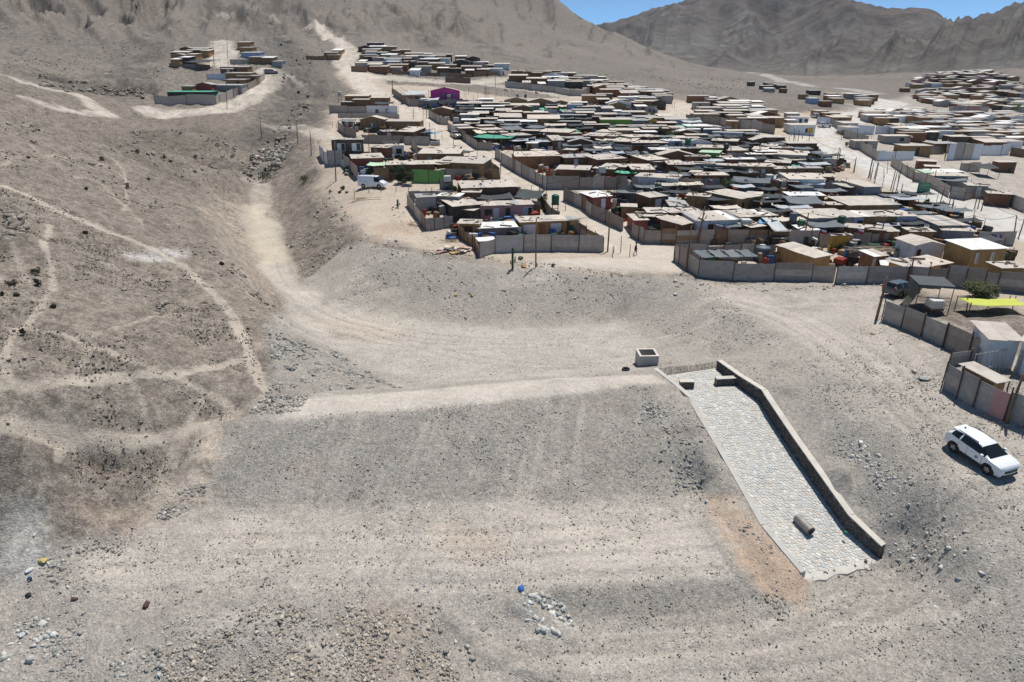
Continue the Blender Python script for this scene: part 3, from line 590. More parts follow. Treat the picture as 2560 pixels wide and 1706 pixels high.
def finish_labels():
    seen = {}
    for o, g in THINGS: seen.setdefault(o['label'], []).append((o, g))
    for lab, lst in seen.items():
        for o, g in lst:
            if len(lst) > 1 or g: o['group'] = g or 'look-alike '+o['category']+'s: '+lab
FOOT = []       # (x, y, radius) of what already stands

# ------------------------------------------------------------------ houses
def px_line(reg, xl, yl, xr, yr, hw, free=False):
    """world centre, width and heading of a horizontal edge hw above the ground, from its two end pixels"""
    ul, vl = full(reg, xl, yl); ur, vr = full(reg, xr, yr); c = hit((ul+ur)/2, (vl+vr)/2, hw); zc = c[2]
    d = math.hypot(c[0], c[1]); dep = project(c)[2]
    w = abs(ur-ul)*dep/FPX; ang = 0.0
    if zc < CAM_H-5 and d < 175:
        a = at_z(ul, vl, zc); b = at_z(ur, vr, zc); ang = math.atan2(b[1]-a[1], b[0]-a[0]); lim = math.radians(58 if free else 24); ang = max(-lim, min(lim, ang))
        # width so that both ends still project right
        ca, sa = math.cos(ang), math.sin(ang); du = ur-ul; bx = (c[0]/c[1] if c[1] else 0); w = du*dep/FPX/max(.35, ca-sa*bx)
    else: ang = random.uniform(-.06, .06)
    return c, w, ang
DEF_OPS = {}
def house(reg, xl, yl, xr, yr, dy, wall='b', roof='c', hw=2.3, rt='m', ops=None, label=None, block='', bl=None, depth=None, sheets=None, cat='shack', name='shack', group=None, ov=.22):
    c, w, ang = px_line(reg, xl, yl, xr, yr, hw, bl is not None)
    if bl is not None:
        p0 = at_z(*full(reg, xl, yl), c[2]); p1 = at_z(*full(reg, xr, yr), c[2]); p2 = at_z(*full(reg, *bl), c[2]); e = p1-p0; w = math.hypot(e[0], e[1]); ang = math.atan2(e[1], e[0])
        n = np.array((-math.sin(ang), math.cos(ang))); depth = max(2, min(13, abs(float(np.dot((p2-p0)[:2], n))))); c = (p0+p1)/2
        rise = .18 if rt == 'm' else .8
    dist = math.hypot(c[0], c[1]); gz = c[2]-hw
    nx, ny = -math.sin(ang), math.cos(ang)
    if bl is None:
        um, vm = full(reg, (xl+xr)/2, (yl+yr)/2-dy); d = depth or (5.5 if dist < 170 else 5.0); rise = .3
        for _ in range(12):
            dd = d*(.5 if rt == 'g' else 1.0); q = np.array((c[0]+nx*dd, c[1]+ny*dd)); pd = pdir(um, vm); t = q[1]/pd[1]; rise = CAM_H+pd[2]*t-c[2]
            if rise > (1.1 if rt in 'gx' else .75) and d < 9.5: d *= 1.12
            elif rise < .06 and d > 2.2: d *= .9
            else: break
        rise = max(.05, min(1.3, rise)); depth = d
    if rt == 'x': rise = max(.45, min(1.0, w*.12))
    FOOT.append((c[0]+nx*depth/2, c[1]+ny*depth/2, .5*math.hypot(w, depth)*.85))
    if sheets is None: sheets = dist < 128
    wname = WNAME[wall]; rn = ROOF[roof][2]
    lab = label or f"{wname} {cat} with {rn} {'gabled ' if rt in 'gx' else ''}roof {block}"
    if ops is None and dist < 260:
        ops = []; r = random.random()
        if r < .75: f = random.uniform(.08, .6); ops.append(('d', f, f+.85/w, 0, 1.95, random.choice('bkkwz')))
        if random.random() < .6 and w > 4: f = random.uniform(.55, .78); ops.append(('w', f, f+1.0/w, 1.0, 1.85, 'k'))
    if not label:
        size = 'narrow ' if w < 4.2 else 'wide ' if w > 8.5 else ''; det = ''
        for o_ in ops or []: det = {'d': {'w': 'white door', 'k': 'dark door', 'b': 'brown door', 'z': 'grey door'}.get(o_[5], '')}.get(o_[0], 'window') if not det else det+' and window'
        full_l = f"{size}{wname} {cat} with {rn} {'gabled ' if rt in 'gx' else ''}roof {('and '+det+' ') if det else ''}{block}"
        lab = full_l if len(full_l.split()) <= 16 else f"{size}{lab}"
    root = thing(name, lab.strip(), cat, (c[0], c[1], gz), ang, group)
    x0, x1 = -w/2, w/2; low = -.9; T = .07
    zf, zb = hw, hw+rise
    if rt == 'g': zb = hw
    if rt == 'x': zf = zb = hw
    wm = wallm(wall); mb = MB()
    # four wall slabs butted end to end
    mb.box(x0, x1, 0, T, low, zf); mb.box(x0, x1, depth-T, depth, low, zb)
    for xa, xb in ((x0, x0+T), (x1-T, x1)):
        mb.hexa([(xa,T,low),(xb,T,low),(xb,depth-T,low),(xa,depth-T,low),(xa,T,zf),(xb,T,zf),(xb,depth-T,zb),(xa,depth-T,zb)])
    if rt == 'x':
        for ya in (0, depth-T): mb.add([(x0,ya,hw),(x1,ya,hw),(0,ya,hw+rise),(x0,ya+T,hw),(x1,ya+T,hw),(0,ya+T,hw+rise)], [(0,1,2),(5,4,3),(0,3,4,1),(1,4,5,2),(2,5,3,0)])
    if rt == 'g':
        for xa in (x0, x1-T): mb.add([(xa,0,hw),(xa,depth,hw),(xa,depth/2,hw+rise),(xa+T,0,hw),(xa+T,depth,hw),(xa+T,depth/2,hw+rise)], [(2,1,0),(3,4,5),(0,1,4,3),(1,2,5,4),(2,0,3,5)])
    mb.build('wall', wm, root)
    rm = roofm(roof); th = .05
    def slab(name, P, n):
        """P: four roof corners, eave-left, eave-right, top-right, top-left; n sheets side by side"""
        P = [Vector(p) for p in P]
        if not sheets or n < 2:
            m2 = MB(); m2.hexa([tuple(p) for p in P]+[(p.x, p.y, p.z+th) for p in P]); m2.build(name, rm, root); return
        for i in range(n):
            a = i/n; b = (i+1)/n; lift = .012*(i % 2)+random.uniform(0, .012); g1 = random.uniform(-.12, .05)
            e0 = P[0].lerp(P[1], a); e1 = P[0].lerp(P[1], b); t0 = P[3].lerp(P[2], a); t1 = P[3].lerp(P[2], b)
            dv = (e0-t0).normalized()*g1; e0 = e0+dv; e1 = e1+dv; up = Vector((0, 0, lift))
            m2 = MB(); q = [p+up for p in (e0, e1, t1, t0)]; m2.hexa([tuple(p) for p in q]+[(p.x, p.y, p.z+.03) for p in q])
            m2.build('roof_sheet', rm if random.random() < .86 or roof not in 'c' else roofm(random.choice('wcz')), root)
    ns = max(1, int(round((w+2*ov)/1.15)))
    if rt == 'm':
        s = rise/depth
        slab('roof', [(x0-ov,-ov*1.4,zf-s*ov+.01),(x1+ov,-ov*1.4,zf-s*ov+.01),(x1+ov,depth+ov,zb+s*ov+.01),(x0-ov,depth+ov,zb+s*ov+.01)], ns)
    elif rt == 'g':
        s = rise/(depth/2)
        slab('roof', [(x0-ov,-ov,hw-s*ov+.01),(x1+ov,-ov,hw-s*ov+.01),(x1+ov,depth/2,hw+rise+.01),(x0-ov,depth/2,hw+rise+.01)], ns)
        slab('roof', [(x1+ov,depth+ov,hw-s*ov+.01),(x0-ov,depth+ov,hw-s*ov+.01),(x0-ov,depth/2+.005,hw+rise+.01),(x1+ov,depth/2+.005,hw+rise+.01)], 1)
    else:
        s = rise/(w/2); nd = max(1, int(round((depth+2*ov)/1.15)))
        slab('roof', [(x0-ov,depth+ov,hw-s*ov+.01),(x0-ov,-ov,hw-s*ov+.01),(-.003,-ov,hw+rise+.01),(-.003,depth+ov,hw+rise+.01)], nd)
        slab('roof', [(x1+ov,-ov,hw-s*ov+.01),(x1+ov,depth+ov,hw-s*ov+.01),(.003,depth+ov,hw+rise+.01),(.003,-ov,hw+rise+.01)], nd)
    if dist < 165 and bl is None and rt == 'm' and roof in 'cwz' and w > 2.5:
        m2 = MB(); rr_ = random.Random(int(w*1000))
        for _ in range(rr_.randint(3, 8)):
            xx = rr_.uniform(x0+.2, x1-.2); yy = rr_.uniform(.1, depth-.2); zz = zf+(zb-zf)*yy/depth+.05; a_ = rr_.uniform(.06, .16); L_ = rr_.choice((.12, .15, .9)); m2.box(-L_, L_, -a_, a_, 0, rr_.uniform(.06, .18), Matrix.Translation((xx, yy, zz)) @ Matrix.Rotation(rr_.uniform(0, 3), 4, 'Z'))
        m2.build('roof_weights', surf('roof_junk', (.20, .17, .145), .9, 0, .4, 5), root)['kind'] = 'stuff'
    # door and window openings: (kind, left fraction, right fraction, sill, head, colour)
    for k, f0, f1, za, zb_, cc in ops or []:
        xa, xb = x0+f0*w, x0+f1*w; zb_ = min(zb_, hw-.1)
        if k == 'd': 
            d_ = MB(); d_.box(xa, xb, -.035, -.003, za, zb_); do = d_.build('door', wallm(cc) if cc != 'W' else surf('panel_white', (.72, .74, .77)), root)
            if dist < 110: hb = MB(); hb.box(xb-.14, xb-.08, -.07, -.036, .95, 1.05); hb.build('handle', surf('metal_dark', (.1, .1, .1), .4, .6), do)
        elif k == 'p':
            d_ = MB(); d_.box(xa, xb, -.03, -.003, za, zb_); d_.build('panel', wallm(cc), root)
        else:
            wd = MB(); wd.box(xa, xb, -.012, -.002, za, zb_); wo = wd.build('window', glass('glass_dark'), root)
            if dist < 190:
                fr = MB(); t = .06
                fr.box(xa-t, xb+t, -.05, -.013, zb_, zb_+t); fr.box(xa-t, xb+t, -.05, -.013, za-t, za); fr.box(xa-t, xa, -.05, -.013, za, zb_); fr.box(xb, xb+t, -.05, -.013, za, zb_); fr.box((xa+xb)/2-.025, (xa+xb)/2+.025, -.045, -.013, za, zb_)
                fr.build('frame', wallm('w') if cc in 'wu' else wallm('b'), wo)
                if cc in 'wu': cu = MB(); cu.box(xa, (xa+xb)/2-.03, -.02, -.0125, za, zb_); cu.build('curtain', wallm(cc), wo)
    return root

# ------------------------------------------------------------------ shade nets and tarpaulins on poles
def tarp(reg, xl, yl, xr, yr, dy, c='d', h=2.1, sag=.35, label=None, block='', depth=None, strips=1):
    ctr, w, ang = px_line(reg, xl, yl, xr, yr, h); dist = math.hypot(ctr[0], ctr[1]); nx, ny = -math.sin(ang), math.cos(ang)
    um, vm = full(reg, (xl+xr)/2, (yl+yr)/2-dy); d = depth or 4.0; rise = .2
    for _ in range(10):
        q = np.array((ctr[0]+nx*d, ctr[1]+ny*d)); pd = pdir(um, vm); rise = CAM_H+pd[2]*q[1]/pd[1]-ctr[2]
        if rise > .7 and d < 8: d *= 1.12
        elif rise < 0 and d > 2: d *= .9
        else: break
    rise = max(-.1, min(1.0, rise))
    lab = label or f"{ROOF[c][2]} stretched over poles {block}"
    root = thing('shade_awning', lab, 'awning', (ctr[0], ctr[1], ctr[2]-h), ang)
    FOOT.append((ctr[0]+nx*d/2, ctr[1]+ny*d/2, .4*math.hypot(w, d)))
    n = 9; ph = random.uniform(0, 6); P = []
    for st in range(strips):
        a0 = -w/2+w*st/strips+(.04 if st else 0); a1 = -w/2+w*(st+1)/strips-(.04 if st < strips-1 else 0); P = []
        for i in range(n):
            row = []
            for j in range(n):
                u = j/(n-1); v = i/(n-1); z = h+rise*v-sag*(4*u*(1-u))*(.55+.45*4*v*(1-v))*(.8 if strips == 1 else .5)+.06*math.sin(9*u+ph+4*v+st)*math.sin(7*v+ph); z += .15*(random.random()-.5)*.5
                e = .18*math.sin(math.pi*v)*(1 if j == 0 else -1 if j == n-1 else 0)
                row.append((a0+(a1-a0)*u+e, d*v, z))
            P.append(row)
        mb = MB(); mb.grid(P); o = mb.build('cloth', roofm(c), root, smooth=True)
        sm = o.modifiers.new('thick', 'SOLIDIFY'); sm.thickness = .015
    for x in (-w/2, w/2):
        for y, z in ((0, h), (d, h+rise)):
            mb = MB(); mb.tube([(x, y, -.8), (x, y, z+.25)], .045, 5); mb.build('pole', M_post(), root)
    return root

# ------------------------------------------------------------------ fences of sheets between posts
def fence(reg, pts, h=2.0, mats=(0, 0, 0, 1, 2), at='b', label='', near=None, sec=None, post=True, name='fence', cat='fence', group=None, closed_top=False):
    W = [hitr(reg, x, y, h if at == 't' else 0.0) for x, y in pts]
    W = [np.array((p[0], p[1], H1(p[0], p[1]))) for p in W]
    dist = min(math.hypot(p[0], p[1]) for p in W); near = dist < 100 if near is None else near
    org = W[0]; root = thing(name, label, cat, org, 0, group); sec = sec or (2.6 if dist < 125 else 3.6 if dist < 200 else 5.0)
    for a, b in zip(W[:-1], W[1:]):
        L = math.hypot(b[0]-a[0], b[1]-a[1]); n = max(1, int(round(L/sec))); n = min(n, 40)
        dx, dyv = (b[0]-a[0])/max(L, .01), (b[1]-a[1])/max(L, .01); px, py = dyv, -dx
        if py > 0: px, py = -px, -py           # outer side faces the camera
        prev = None
        for i in range(n):
            tb = [0.0]+[(k_+random.uniform(-.22, .22))/n for k_ in range(1, n)]+[1.0] if i == 0 else tb; q = [a+(b-a)*t for t in (tb[i], tb[i+1])]; zz = [H1(p[0], p[1]) for p in q]; off = random.uniform(-.02, .02); mat = SHEET[random.choice(mats)]()
            hh = h*random.uniform(.9, 1.07); ends = []
            for p, z in zip(q, zz): ends.append((p[0]-org[0], p[1]-org[1], z-org[2]))
            t0 = .04+off
            def pane(za, zb, o2, nm='sheet', m=None):
                mb = MB(); c8 = []
                for z_ in (za, zb):
                    for (e, s) in ((ends[0], 0), (ends[1], 0), (ends[1], 1), (ends[0], 1)):
                        oo = o2+(.025 if s else 0); c8.append((e[0]-px*oo, e[1]-py*oo, e[2]+z_))
                mb.hexa(c8); return mb.build(nm, m or mat, root, fix=True)
            if near:
                rows = 3; o2 = 0
                for r in range(rows):
                    za = -.12+(hh+.12)*r/rows; zb = -.12+(hh+.12)*(r+1)/rows+(.05 if r < rows-1 else random.uniform(-.08, .04))
                    pane(za, zb, t0+.027*(rows-r)*.5+random.uniform(0, .004), m=SHEET[random.choice(mats)]() if random.random() < .25 else mat)
            else: pane(-.5, hh, t0)
            if post and (near or i % 2 == 0):
                e = ends[0]; mb = MB(); mb.tube([(e[0], e[1], e[2]-.3), (e[0]+random.uniform(-.05, .05), e[1], e[2]+h+random.uniform(0, .5))], .05, 5); mb.build('post', M_post(), root)
    return root

# ------------------------------------------------------------------ poles
POLES = {}
def pole(reg, xb, yb, xt, yt, r=.07, label=None, group=None, cross=False, key=None, name='pole', h0=0.0, mat=None):
    u, v = full(reg, xb, yb); b = hit(u, v, h0); b = b-np.array((0, 0, h0)); ut, vt = full(reg, xt, yt); pd = pdir(ut, vt); t = b[1]/pd[1]; top = np.array((0, 0, CAM_H))+pd*t
    hgt = max(.6, min(9.5, top[2]-b[2])); dx = max(-1.5, min(1.5, top[0]-b[0]))
    root = thing(name, label or 'thin wooden utility pole', 'pole', b, 0, group)
    mb = MB(); k = random.uniform(-.04, .04); mb.tube([(0, 0, -.4), (dx*.5+k, 0, hgt*.5), (dx, 0, hgt)], [r*1.15, r, r*.8], 7); mb.build('shaft', mat or M_pole(), root, smooth=True)
    if cross:
        c_ = MB(); c_.box(dx-.7, dx+.7, -.05, .05, hgt-.6, hgt-.5); c_.build('crossarm', M_pole(), root)
        for q in (-.6, 0, .6):
            i_ = MB(); i_.lathe([(0, 0), (.05, 0), (.05, .12), (0, .14)], 8, (dx+q, 0, hgt-.5)); i_.build('insulator', surf('insulator', (.5, .48, .44), .4), root)
    if key: POLES[key] = np.array((b[0]+dx, b[1], b[2]+hgt))
    return root
def cable(a, b, sag=.5, label='thin black overhead cable'):
    a = POLES[a] if isinstance(a, str) else a; b = POLES[b] if isinstance(b, str) else b; mb = MB()
    mb.tube([tuple((a+(b-a)*t-np.array((0, 0, sag*4*t*(1-t))))-a) for t in np.linspace(0, 1, 9)], .03, 4)
    o = mb.build('cable', surf('cable_black', (.03, .03, .03), .6), None); o.location = a; tag(o, label, 'cable', 'overhead cables'); return o

# ------------------------------------------------------------------ bushes and trees
def leaf_mat(name, rgb):
    return surf(name, rgb, .7, 0, .35, 3.0, spec=.2)
def tree(reg, x, y, wpx, hpx, label, rgb=(.055, .085, .03), base=True, n=900, trunk=.35, leaf=None, name='tree', cat='tree', h0=0.0, shape=1.0):
    p = hitr(reg, x, y, h0); p = np.array((p[0], p[1], H1(p[0], p[1]))); dep = project(p)[2]; s = REG[reg][2]; w = wpx*s*dep/FPX; h = hpx*s*dep/FPX+h0
    root = thing(name, label, cat, p); rs = random.Random(int(x*7+y)); mb = MB(); th = h*trunk
    branches = [(0, 0, th*.9)]
    mb.tube([(0, 0, -.3), (.03*w, 0, th*.5), (0, 0, th*1.1)], [.05*h*.6, .04*h*.5, .03*h*.5], 6)
    for i in range(7):
        a = rs.uniform(0, 6.28); e = (math.cos(a)*w*.3, math.sin(a)*w*.3, th+rs.uniform(.2, .5)*(h-th)); mb.tube([(0, 0, th*rs.uniform(.4, .9)), (e[0]*.6, e[1]*.6, e[2]*.8), e], [.02*h, .012*h, .006*h], 5)
    mb.build('trunk', surf('bark', (.12, .09, .065), .95, 0, .3, 5), root)
    clumps = []
    for i in range(16):
        a = rs.uniform(0, 6.28); r = w*.36*math.sqrt(rs.random()); clumps.append((r*math.cos(a), r*math.sin(a), th+(h-th)*rs.uniform(.1, .85)*shape, w*rs.uniform(.12, .24)))
    mb = MB(); ls = leaf or max(.09, w*.035)
    for i in range(n):
        cx, cy, czz, cr = rs.choice(clumps); d = Vector((rs.gauss(0, 1), rs.gauss(0, 1), rs.gauss(0, .8))).normalized()*cr*rs.random()**.4; q = Vector((cx, cy, czz))+d
        if q.z < .05: q.z = .05+rs.random()*.2
        a = Vector((rs.gauss(0, 1), rs.gauss(0, 1), rs.gauss(0, 1))).normalized(); b = a.orthogonal().normalized(); a *= ls*rs.uniform(.6, 1.5); b *= ls*rs.uniform(.3, .7)
        mb.add([q-a, q+b, q+a, q-b], [(0, 1, 2, 3)])
    mb.build('crown', leaf_mat(f'leaf_{int(rgb[0]*1000)}_{int(rgb[1]*1000)}', rgb), root)
    return root
# ================================================================== the settlement
# ---- front block beside the basin (region A) ----
B1 = 'in the front yard block above the basin'
house('A',820,452,1382,438,62,'m','c',2.5,ops=[('w',.16,.28,.95,1.85,'b'),('d',.31,.405,0,2.05,'w'),('d',.52,.605,0,2.05,'k'),('w',.84,.985,1.0,2.0,'u')],label='long faded red house with white door and cream roof above the basin',cat='house',name='house')
house('A',600,462,870,432,65,'k','c',2.6,ops=[],label='dark board lean-to joined to the left end of the faded red house')
house('A',615,478,800,500,24,'k','c',2.0,ops=[],depth=2.5,label='low dark shed with narrow cream roof below the dark lean-to')
house('A',650,622,850,628,38,'o','c',2.1,ops=[('d',.3,.7,0,1.7,'k')],depth=2.2,label='small ochre outhouse with dark open doorway beside the debris heap')
house('A',850,672,1225,657,52,'c','w',1.5,ops=[],depth=3.2,label='low grey block store with broad white sheet roof in the basin yard')
house('A',1262,612,1715,594,52,'o','c',2.3,ops=[('p',.06,.33,.1,1.9,'w'),('d',.4,.53,0,1.9,'b'),('p',.65,.88,.5,1.95,'w')],depth=3.6,label='ochre shack with white panels on its front behind the long corrugated fence')
house('A',1722,592,1835,582,22,'o','z',2.0,ops=[('d',.0,.22,0,1.9,'k')],depth=2.8,label='narrow ochre shed with dark gap at the end of the basin yard')
house('A',690,277,1225,262,66,'b','c',2.4,ops=[('d',.1,.2,0,1.9,'k')],label='long brown house with wide cream roof and satellite dish')
house('A',690,318,860,320,26,'b','c',2.1,ops=[],depth=2.6,label='little brown shed tucked against the black shade net')
tarp('A',830,382,1200,372,95,'d',2.2,.5,label='torn black shade net sagging behind the faded red house')
tarp('A',1190,366,1450,378,85,'d',2.1,.45,label='black shade net beside the green tank stand')
house('A',445,352,650,362,30,'z','c',2.0,ops=[],depth=2.8,label='zinc walled shed with cream roof at the west corner yard')
house('A',250,368,430,360,30,'z','z',2.3,ops=[],depth=3,label='grey zinc shed with dull roof in the west corner yard')
house('A',862,798,1012,788,28,'z','w',1.7,ops=[],depth=1.6,label='waist high zinc store with white top at the fence corner')
fence('A',[(152,452),(215,540),(330,700)],2.0,(0,0,1,2),label='zinc sheet fence down the west side of the corner yard')
fence('A',[(330,700),(420,690),(510,678)],2.0,(0,0,1),label='short zinc fence facing the rubble heap')
fence('A',[(160,308),(390,300),(600,296)],1.8,(0,1),'t',label='zinc fence along the back of the west corner yard')
fence('A',[(510,672),(600,665)],2.0,(0,),label='single zinc panel fence beside the ochre outhouse')
fence('A',[(655,752),(790,858),(852,968)],1.7,(3,3,2),label='brown board fence bending round the debris heap')
fence('A',[(858,965),(1010,920)],1.9,(0,5),label='grey panel fence with a leaning board at the yard corner')
fence('A',[(1010,918),(1290,908),(1560,904),(1830,908),(2068,908)],2.35,(0,0,0,1),label='long corrugated zinc fence in front of the white panelled shack',sec=3.6)
fence('A',[(2068,905),(1990,850),(1900,800),(1790,735)],2.1,(2,3,0),label='brown and zinc fence along the lane side of the basin yard')
fence('A',[(1640,620),(1560,580),(1460,440),(1440,360)],1.7,(2,3),label='low board fence from the tank stand up the lane')
fence('A',[(1380,520),(1455,520)],1.9,(0,),label='zinc panels between the faded red house and the tank stand',h=2.0) if False else fence('A',[(1380,525),(1455,522)],2.0,(0,),label='zinc panels between the faded red house and the tank stand')
# ---- block right of the lane (regions A, B) ----
B2 = 'between the lane and the wide street'
fence('A',[(1680,398),(1860,478),(1955,560),(2090,622),(2260,700)],2.1,(2,0,2,3),label='brownish sheet fence down the east side of the lane')
fence('B',[(300,750),(425,822)],2.1,(2,0),label='last lane fence panels before the street corner')
fence('B',[(428,826),(740,832),(960,828),(1240,828),(1632,828)],2.2,(2,2,0,3),label='long weathered fence facing the shaded pen across the street')
fence('B',[(1640,830),(1842,830)],2.1,(3,),label='rusty brown double gate in the street fence',name='gate',cat='gate')
fence('B',[(1848,832),(2130,842)],2.2,(5,),label='unpainted grey block wall beside the rusty gate',name='wall',cat='wall',post=False)
fence('B',[(2135,850),(2275,850)],1.9,(0,),label='zinc fence piece between block wall and mustard gate')
fence('C',[(475,842),(652,850)],2.1,(3,),label='mustard yellow gate',name='gate',cat='gate') if False else house('C',472,740,655,738,4,'y','z',2.2,ops=[],depth=.3,label='mustard yellow board gate in the street fence',name='gate',cat='gate')
fence('C',[(660,848),(840,850),(1010,838)],1.9,(0,2),label='zinc street fence right of the mustard gate')
house('A',1970,372,2150,350,50,'r','w',2.3,depth=4.5,label='dark red cabin with patched white roof by the lane',cat='cabin')
house('B',488,370,655,352,28,'b','c',2.4,bl=(350,343),ops=[('d',.35,.7,0,2,'w')],label='brown cabin with pale doorway near the dark red cabin',cat='cabin')
house('B',212,458,355,462,24,'t','c',2.0,depth=3,ops=[],label='small tan shed between the cabins')
house('B',340,592,470,590,62,'r','c',2.1,label='dark red shack with torn roof sheets at the lane corner',ops=[])
house('B',395,556,560,555,42,'b','c',2.2,label='brown shack with open front at the lane corner',ops=[('d',.5,.9,0,1.9,'k')])
house('B',470,515,690,516,45,'b','c',2.3,label='brown shack behind the lane corner yard',ops=[])
house('B',575,570,785,566,50,'b','c',2.2,ops=[('d',.3,.6,0,1.9,'k')],label='brown shack with red cloth in its yard')
house('B',800,637,962,606,70,'b','c',2.2,bl=(672,578),ops=[],label='brown shed with broad cream roof behind the street fence')
house('B',960,600,1395,582,84,'w','c',2.5,ops=[('w',.25,.36,.9,1.9,'k')],label='white fronted house with long cream roof and square window',cat='house',name='house')
house('B',1380,562,1735,546,60,'b','c',2.4,label='brown house with cream roof beside the white fronted house',ops=[])
house('B',700,520,990,500,40,'b','c',2.3,label='brown shack with humped cream roof behind the white fronted house',ops=[])
tarp('B',1130,640,1395,655,50,'G',2.2,.4,label='grey shade net in front of the white fronted house')
tarp('B',1690,690,1850,692,130,'i',2.1,.3,depth=3,label='silver blue plastic sheet hanging off the roofs')
tarp('B',1540,610,1640,618,40,'B',2.2,.3,depth=2.5,label='small blue tarpaulin between the cream roofs')
house('B',1480,665,1615,645,40,'b','c',2.0,depth=2.5,ops=[],label='low shed with dusty roof below the blue tarpaulin')
house('C',170,690,345,688,48,'z','c',2.1,depth=3,ops=[],label='grey sheet shed with cream roof next to the dark water tanks')
tarp('C',260,655,625,655,70,'G',2.3,.3,label='large grey shade net over the yard by the block wall')
house('C',262,572,690,562,82,'z','c',2.5,label='grey sheet house under a long cream roof in the street row',cat='house',name='house')
house('C',690,562,790,557,60,'u','c',2.5,ops=[('w',.45,.9,.9,1.9,'b')],label='pale blue house front with brown framed window',cat='house',name='house')
house('C',790,557,1110,553,55,'o','c',2.5,ops=[('d',.82,.94,.8,1.9,'k')],label='ochre house front between the pale blue and white fronts',cat='house',name='house')
house('C',1115,553,1305,551,55,'w','c',2.5,ops=[('w',.3,.55,.9,1.8,'b')],label='white house front with brown window next to ochre front',cat='house',name='house')
tarp('C',900,605,1150,665,25,'i',1.9,.3,depth=3,label='white shade sail slanting in front of the ochre house')
house('C',600,655,1000,698,38,'b','c',2.2,ops=[],label='brown shack with long sloping cream roof below the shade sail')
house('C',1005,700,1120,702,42,'t','c',2.0,ops=[],depth=3,label='low tan shed right of the long sloping roof')
house('C',1520,642,1790,640,90,'z','c',2.5,bl=(1275,562),ops=[],label='grey sheet house with satellite dish by the main road',cat='house',name='house')
house('C',1560,690,1870,702,36,'z','c',2.2,ops=[],label='grey shed with cream roof below the dish house')
house('C',1235,700,1475,704,20,'t','c',2.0,ops=[],depth=3,label='flat tan shed behind the two storey white house')
house('C',1293,838,1580,834,40,'w','c',3.0,'x',bl=(1000,768),ops=[('w',.1,.2,1.6,2.4,'k')],label='tall white gabled house standing among the low sheds',cat='house',name='house')
house('C',1842,880,2190,866,60,'o','w',3.3,bl=(1648,800),ops=[('w',.17,.23,1.7,2.8,'w'),('w',.6,.66,1.7,2.8,'w')],label='two storey ochre plywood house with bright white roof',cat='house',name='house')
house('C',880,946,1000,934,30,'b','c',2.2,bl=(752,906),ops=[('d',.0,.25,0,1.9,'w')],label='small brown hut with white door below the timber pile')
house('C',1265,1076,1632,1002,70,'o','c',1.6,ops=[('d',.75,.95,.4,1.6,'k')],label='ochre shed with patched cream roof under the tall white house')
house('C',960,1025,1235,1066,45,'t','w',1.4,ops=[],depth=3,label='low shed roofed with loose white sheets')
house('C',2142,1062,2400,1058,52,'o','c',2.3,ops=[],label='ochre shack right of the two storey plywood house')
house('B',1742,838,2105,962,60,'o','c',2.1,bl=(1962,848),ops=[],label='long brown shed with narrow cream roof inside the corrugated pen')
tarp('C',1880,800,2170,780,40,'d',2.0,.4,label='dark net over laundry near the main road corner')
fence('C',[(1880,850),(2250,840)],2.0,(0,1),label='zinc fence behind the two storey plywood house')
# pen with shade strips
B3 = 'in the corrugated pen'
fence('B',[(720,990),(840,1075),(955,1160)],2.2,(2,0),label='brown sheet fence on the lane end of the shaded pen',sec=2.4)
fence('B',[(957,1162),(1300,1180),(1700,1188),(2065,1196)],2.2,(0,0,0,2),label='long corrugated zinc fence in front of the shaded pen',sec=3.6)
fence('B',[(735,828),(1060,835),(1390,824),(1735,822)],2.2,(0,0),'t',label='zinc fence along the street side of the shaded pen')
fence('C',[(262,1192),(490,1196)],2.0,(0,1),label='pale corrugated fence with a gap below its bottom edge')
fence('C',[(495,1216),(800,1218),(1195,1222),(1390,1240)],2.3,(0,0,1),label='tall pale corrugated fence behind the dark station wagon',sec=3.2)
fence('C',[(1395,1240),(1580,1245),(1760,1260),(1940,1275)],2.3,(2,2,0),label='brownish fence behind the dry bush')
fence('C',[(1945,1270),(2080,1290),(2400,1320)],2.1,(2,3,0),label='patched fence at the foot of the ochre shack')
fence('C',[(320,860),(480,850),(660,860)],1.8,(0,0),label='zinc yard fence behind the small brown hut')
tarp('B',985,955,1560,945,70,'G',2.3,.28,depth=5.2,strips=4,label='dark shade cloth in four strips over the corrugated pen')
# ---- second and third rows (B, C back) ----
R2 = 'in the row behind the wide street'
house('B',1380,382,1570,352,60,'o','c',2.4,bl=(1118,315),ops=[('w',.1,.2,.9,1.7,'k')],label='ochre house with large cream roof beside the dark net yard',cat='house',name='house')
house('B',852,338,1065,374,14,'o','c',2.3,ops=[],label='ochre shack with thin cream roof left of the dark net yard')
tarp('B',1060,395,1345,388,60,'d',2.3,.2,label='dark net roof over a washing yard',depth=5)
house('B',1440,332,1580,342,22,'t','c',2.2,ops=[],depth=3,label='tan shed behind the ochre house')
tarp('B',1620,365,1890,372,40,'d',2.2,.3,label='black net left of the white topped shed')
tarp('B',1850,425,2210,428,75,'G',2.3,.3,label='wide dark grey net draped over a pitched frame')
house('B',1860,350,2205,352,34,'b','w',2.3,label='brown shed with white top behind the draped net')
house('C',640,446,1135,440,70,'o','c',2.5,bl=(332,374),ops=[('w',.8,.9,.9,1.7,'k')],label='large ochre hall with broad cream roof near the road sign',cat='house',name='house')
house('C',60,436,625,442,10,'b','c',2.0,ops=[],depth=2.5,label='long brown lean-to along the front of the draped net')
house('C',750,380,1070,420,14,'z','c',2.1,ops=[],depth=3,label='zinc shed behind the large ochre hall')
house('C',60,190,400,192,58,'w','c',2.5,ops=[],label='white shack with broad cream roof beneath a flag',cat='house',name='house')
house('C',240,160,500,170,30,'b','c',2.3,ops=[],label='brown shack beside the flag roof')
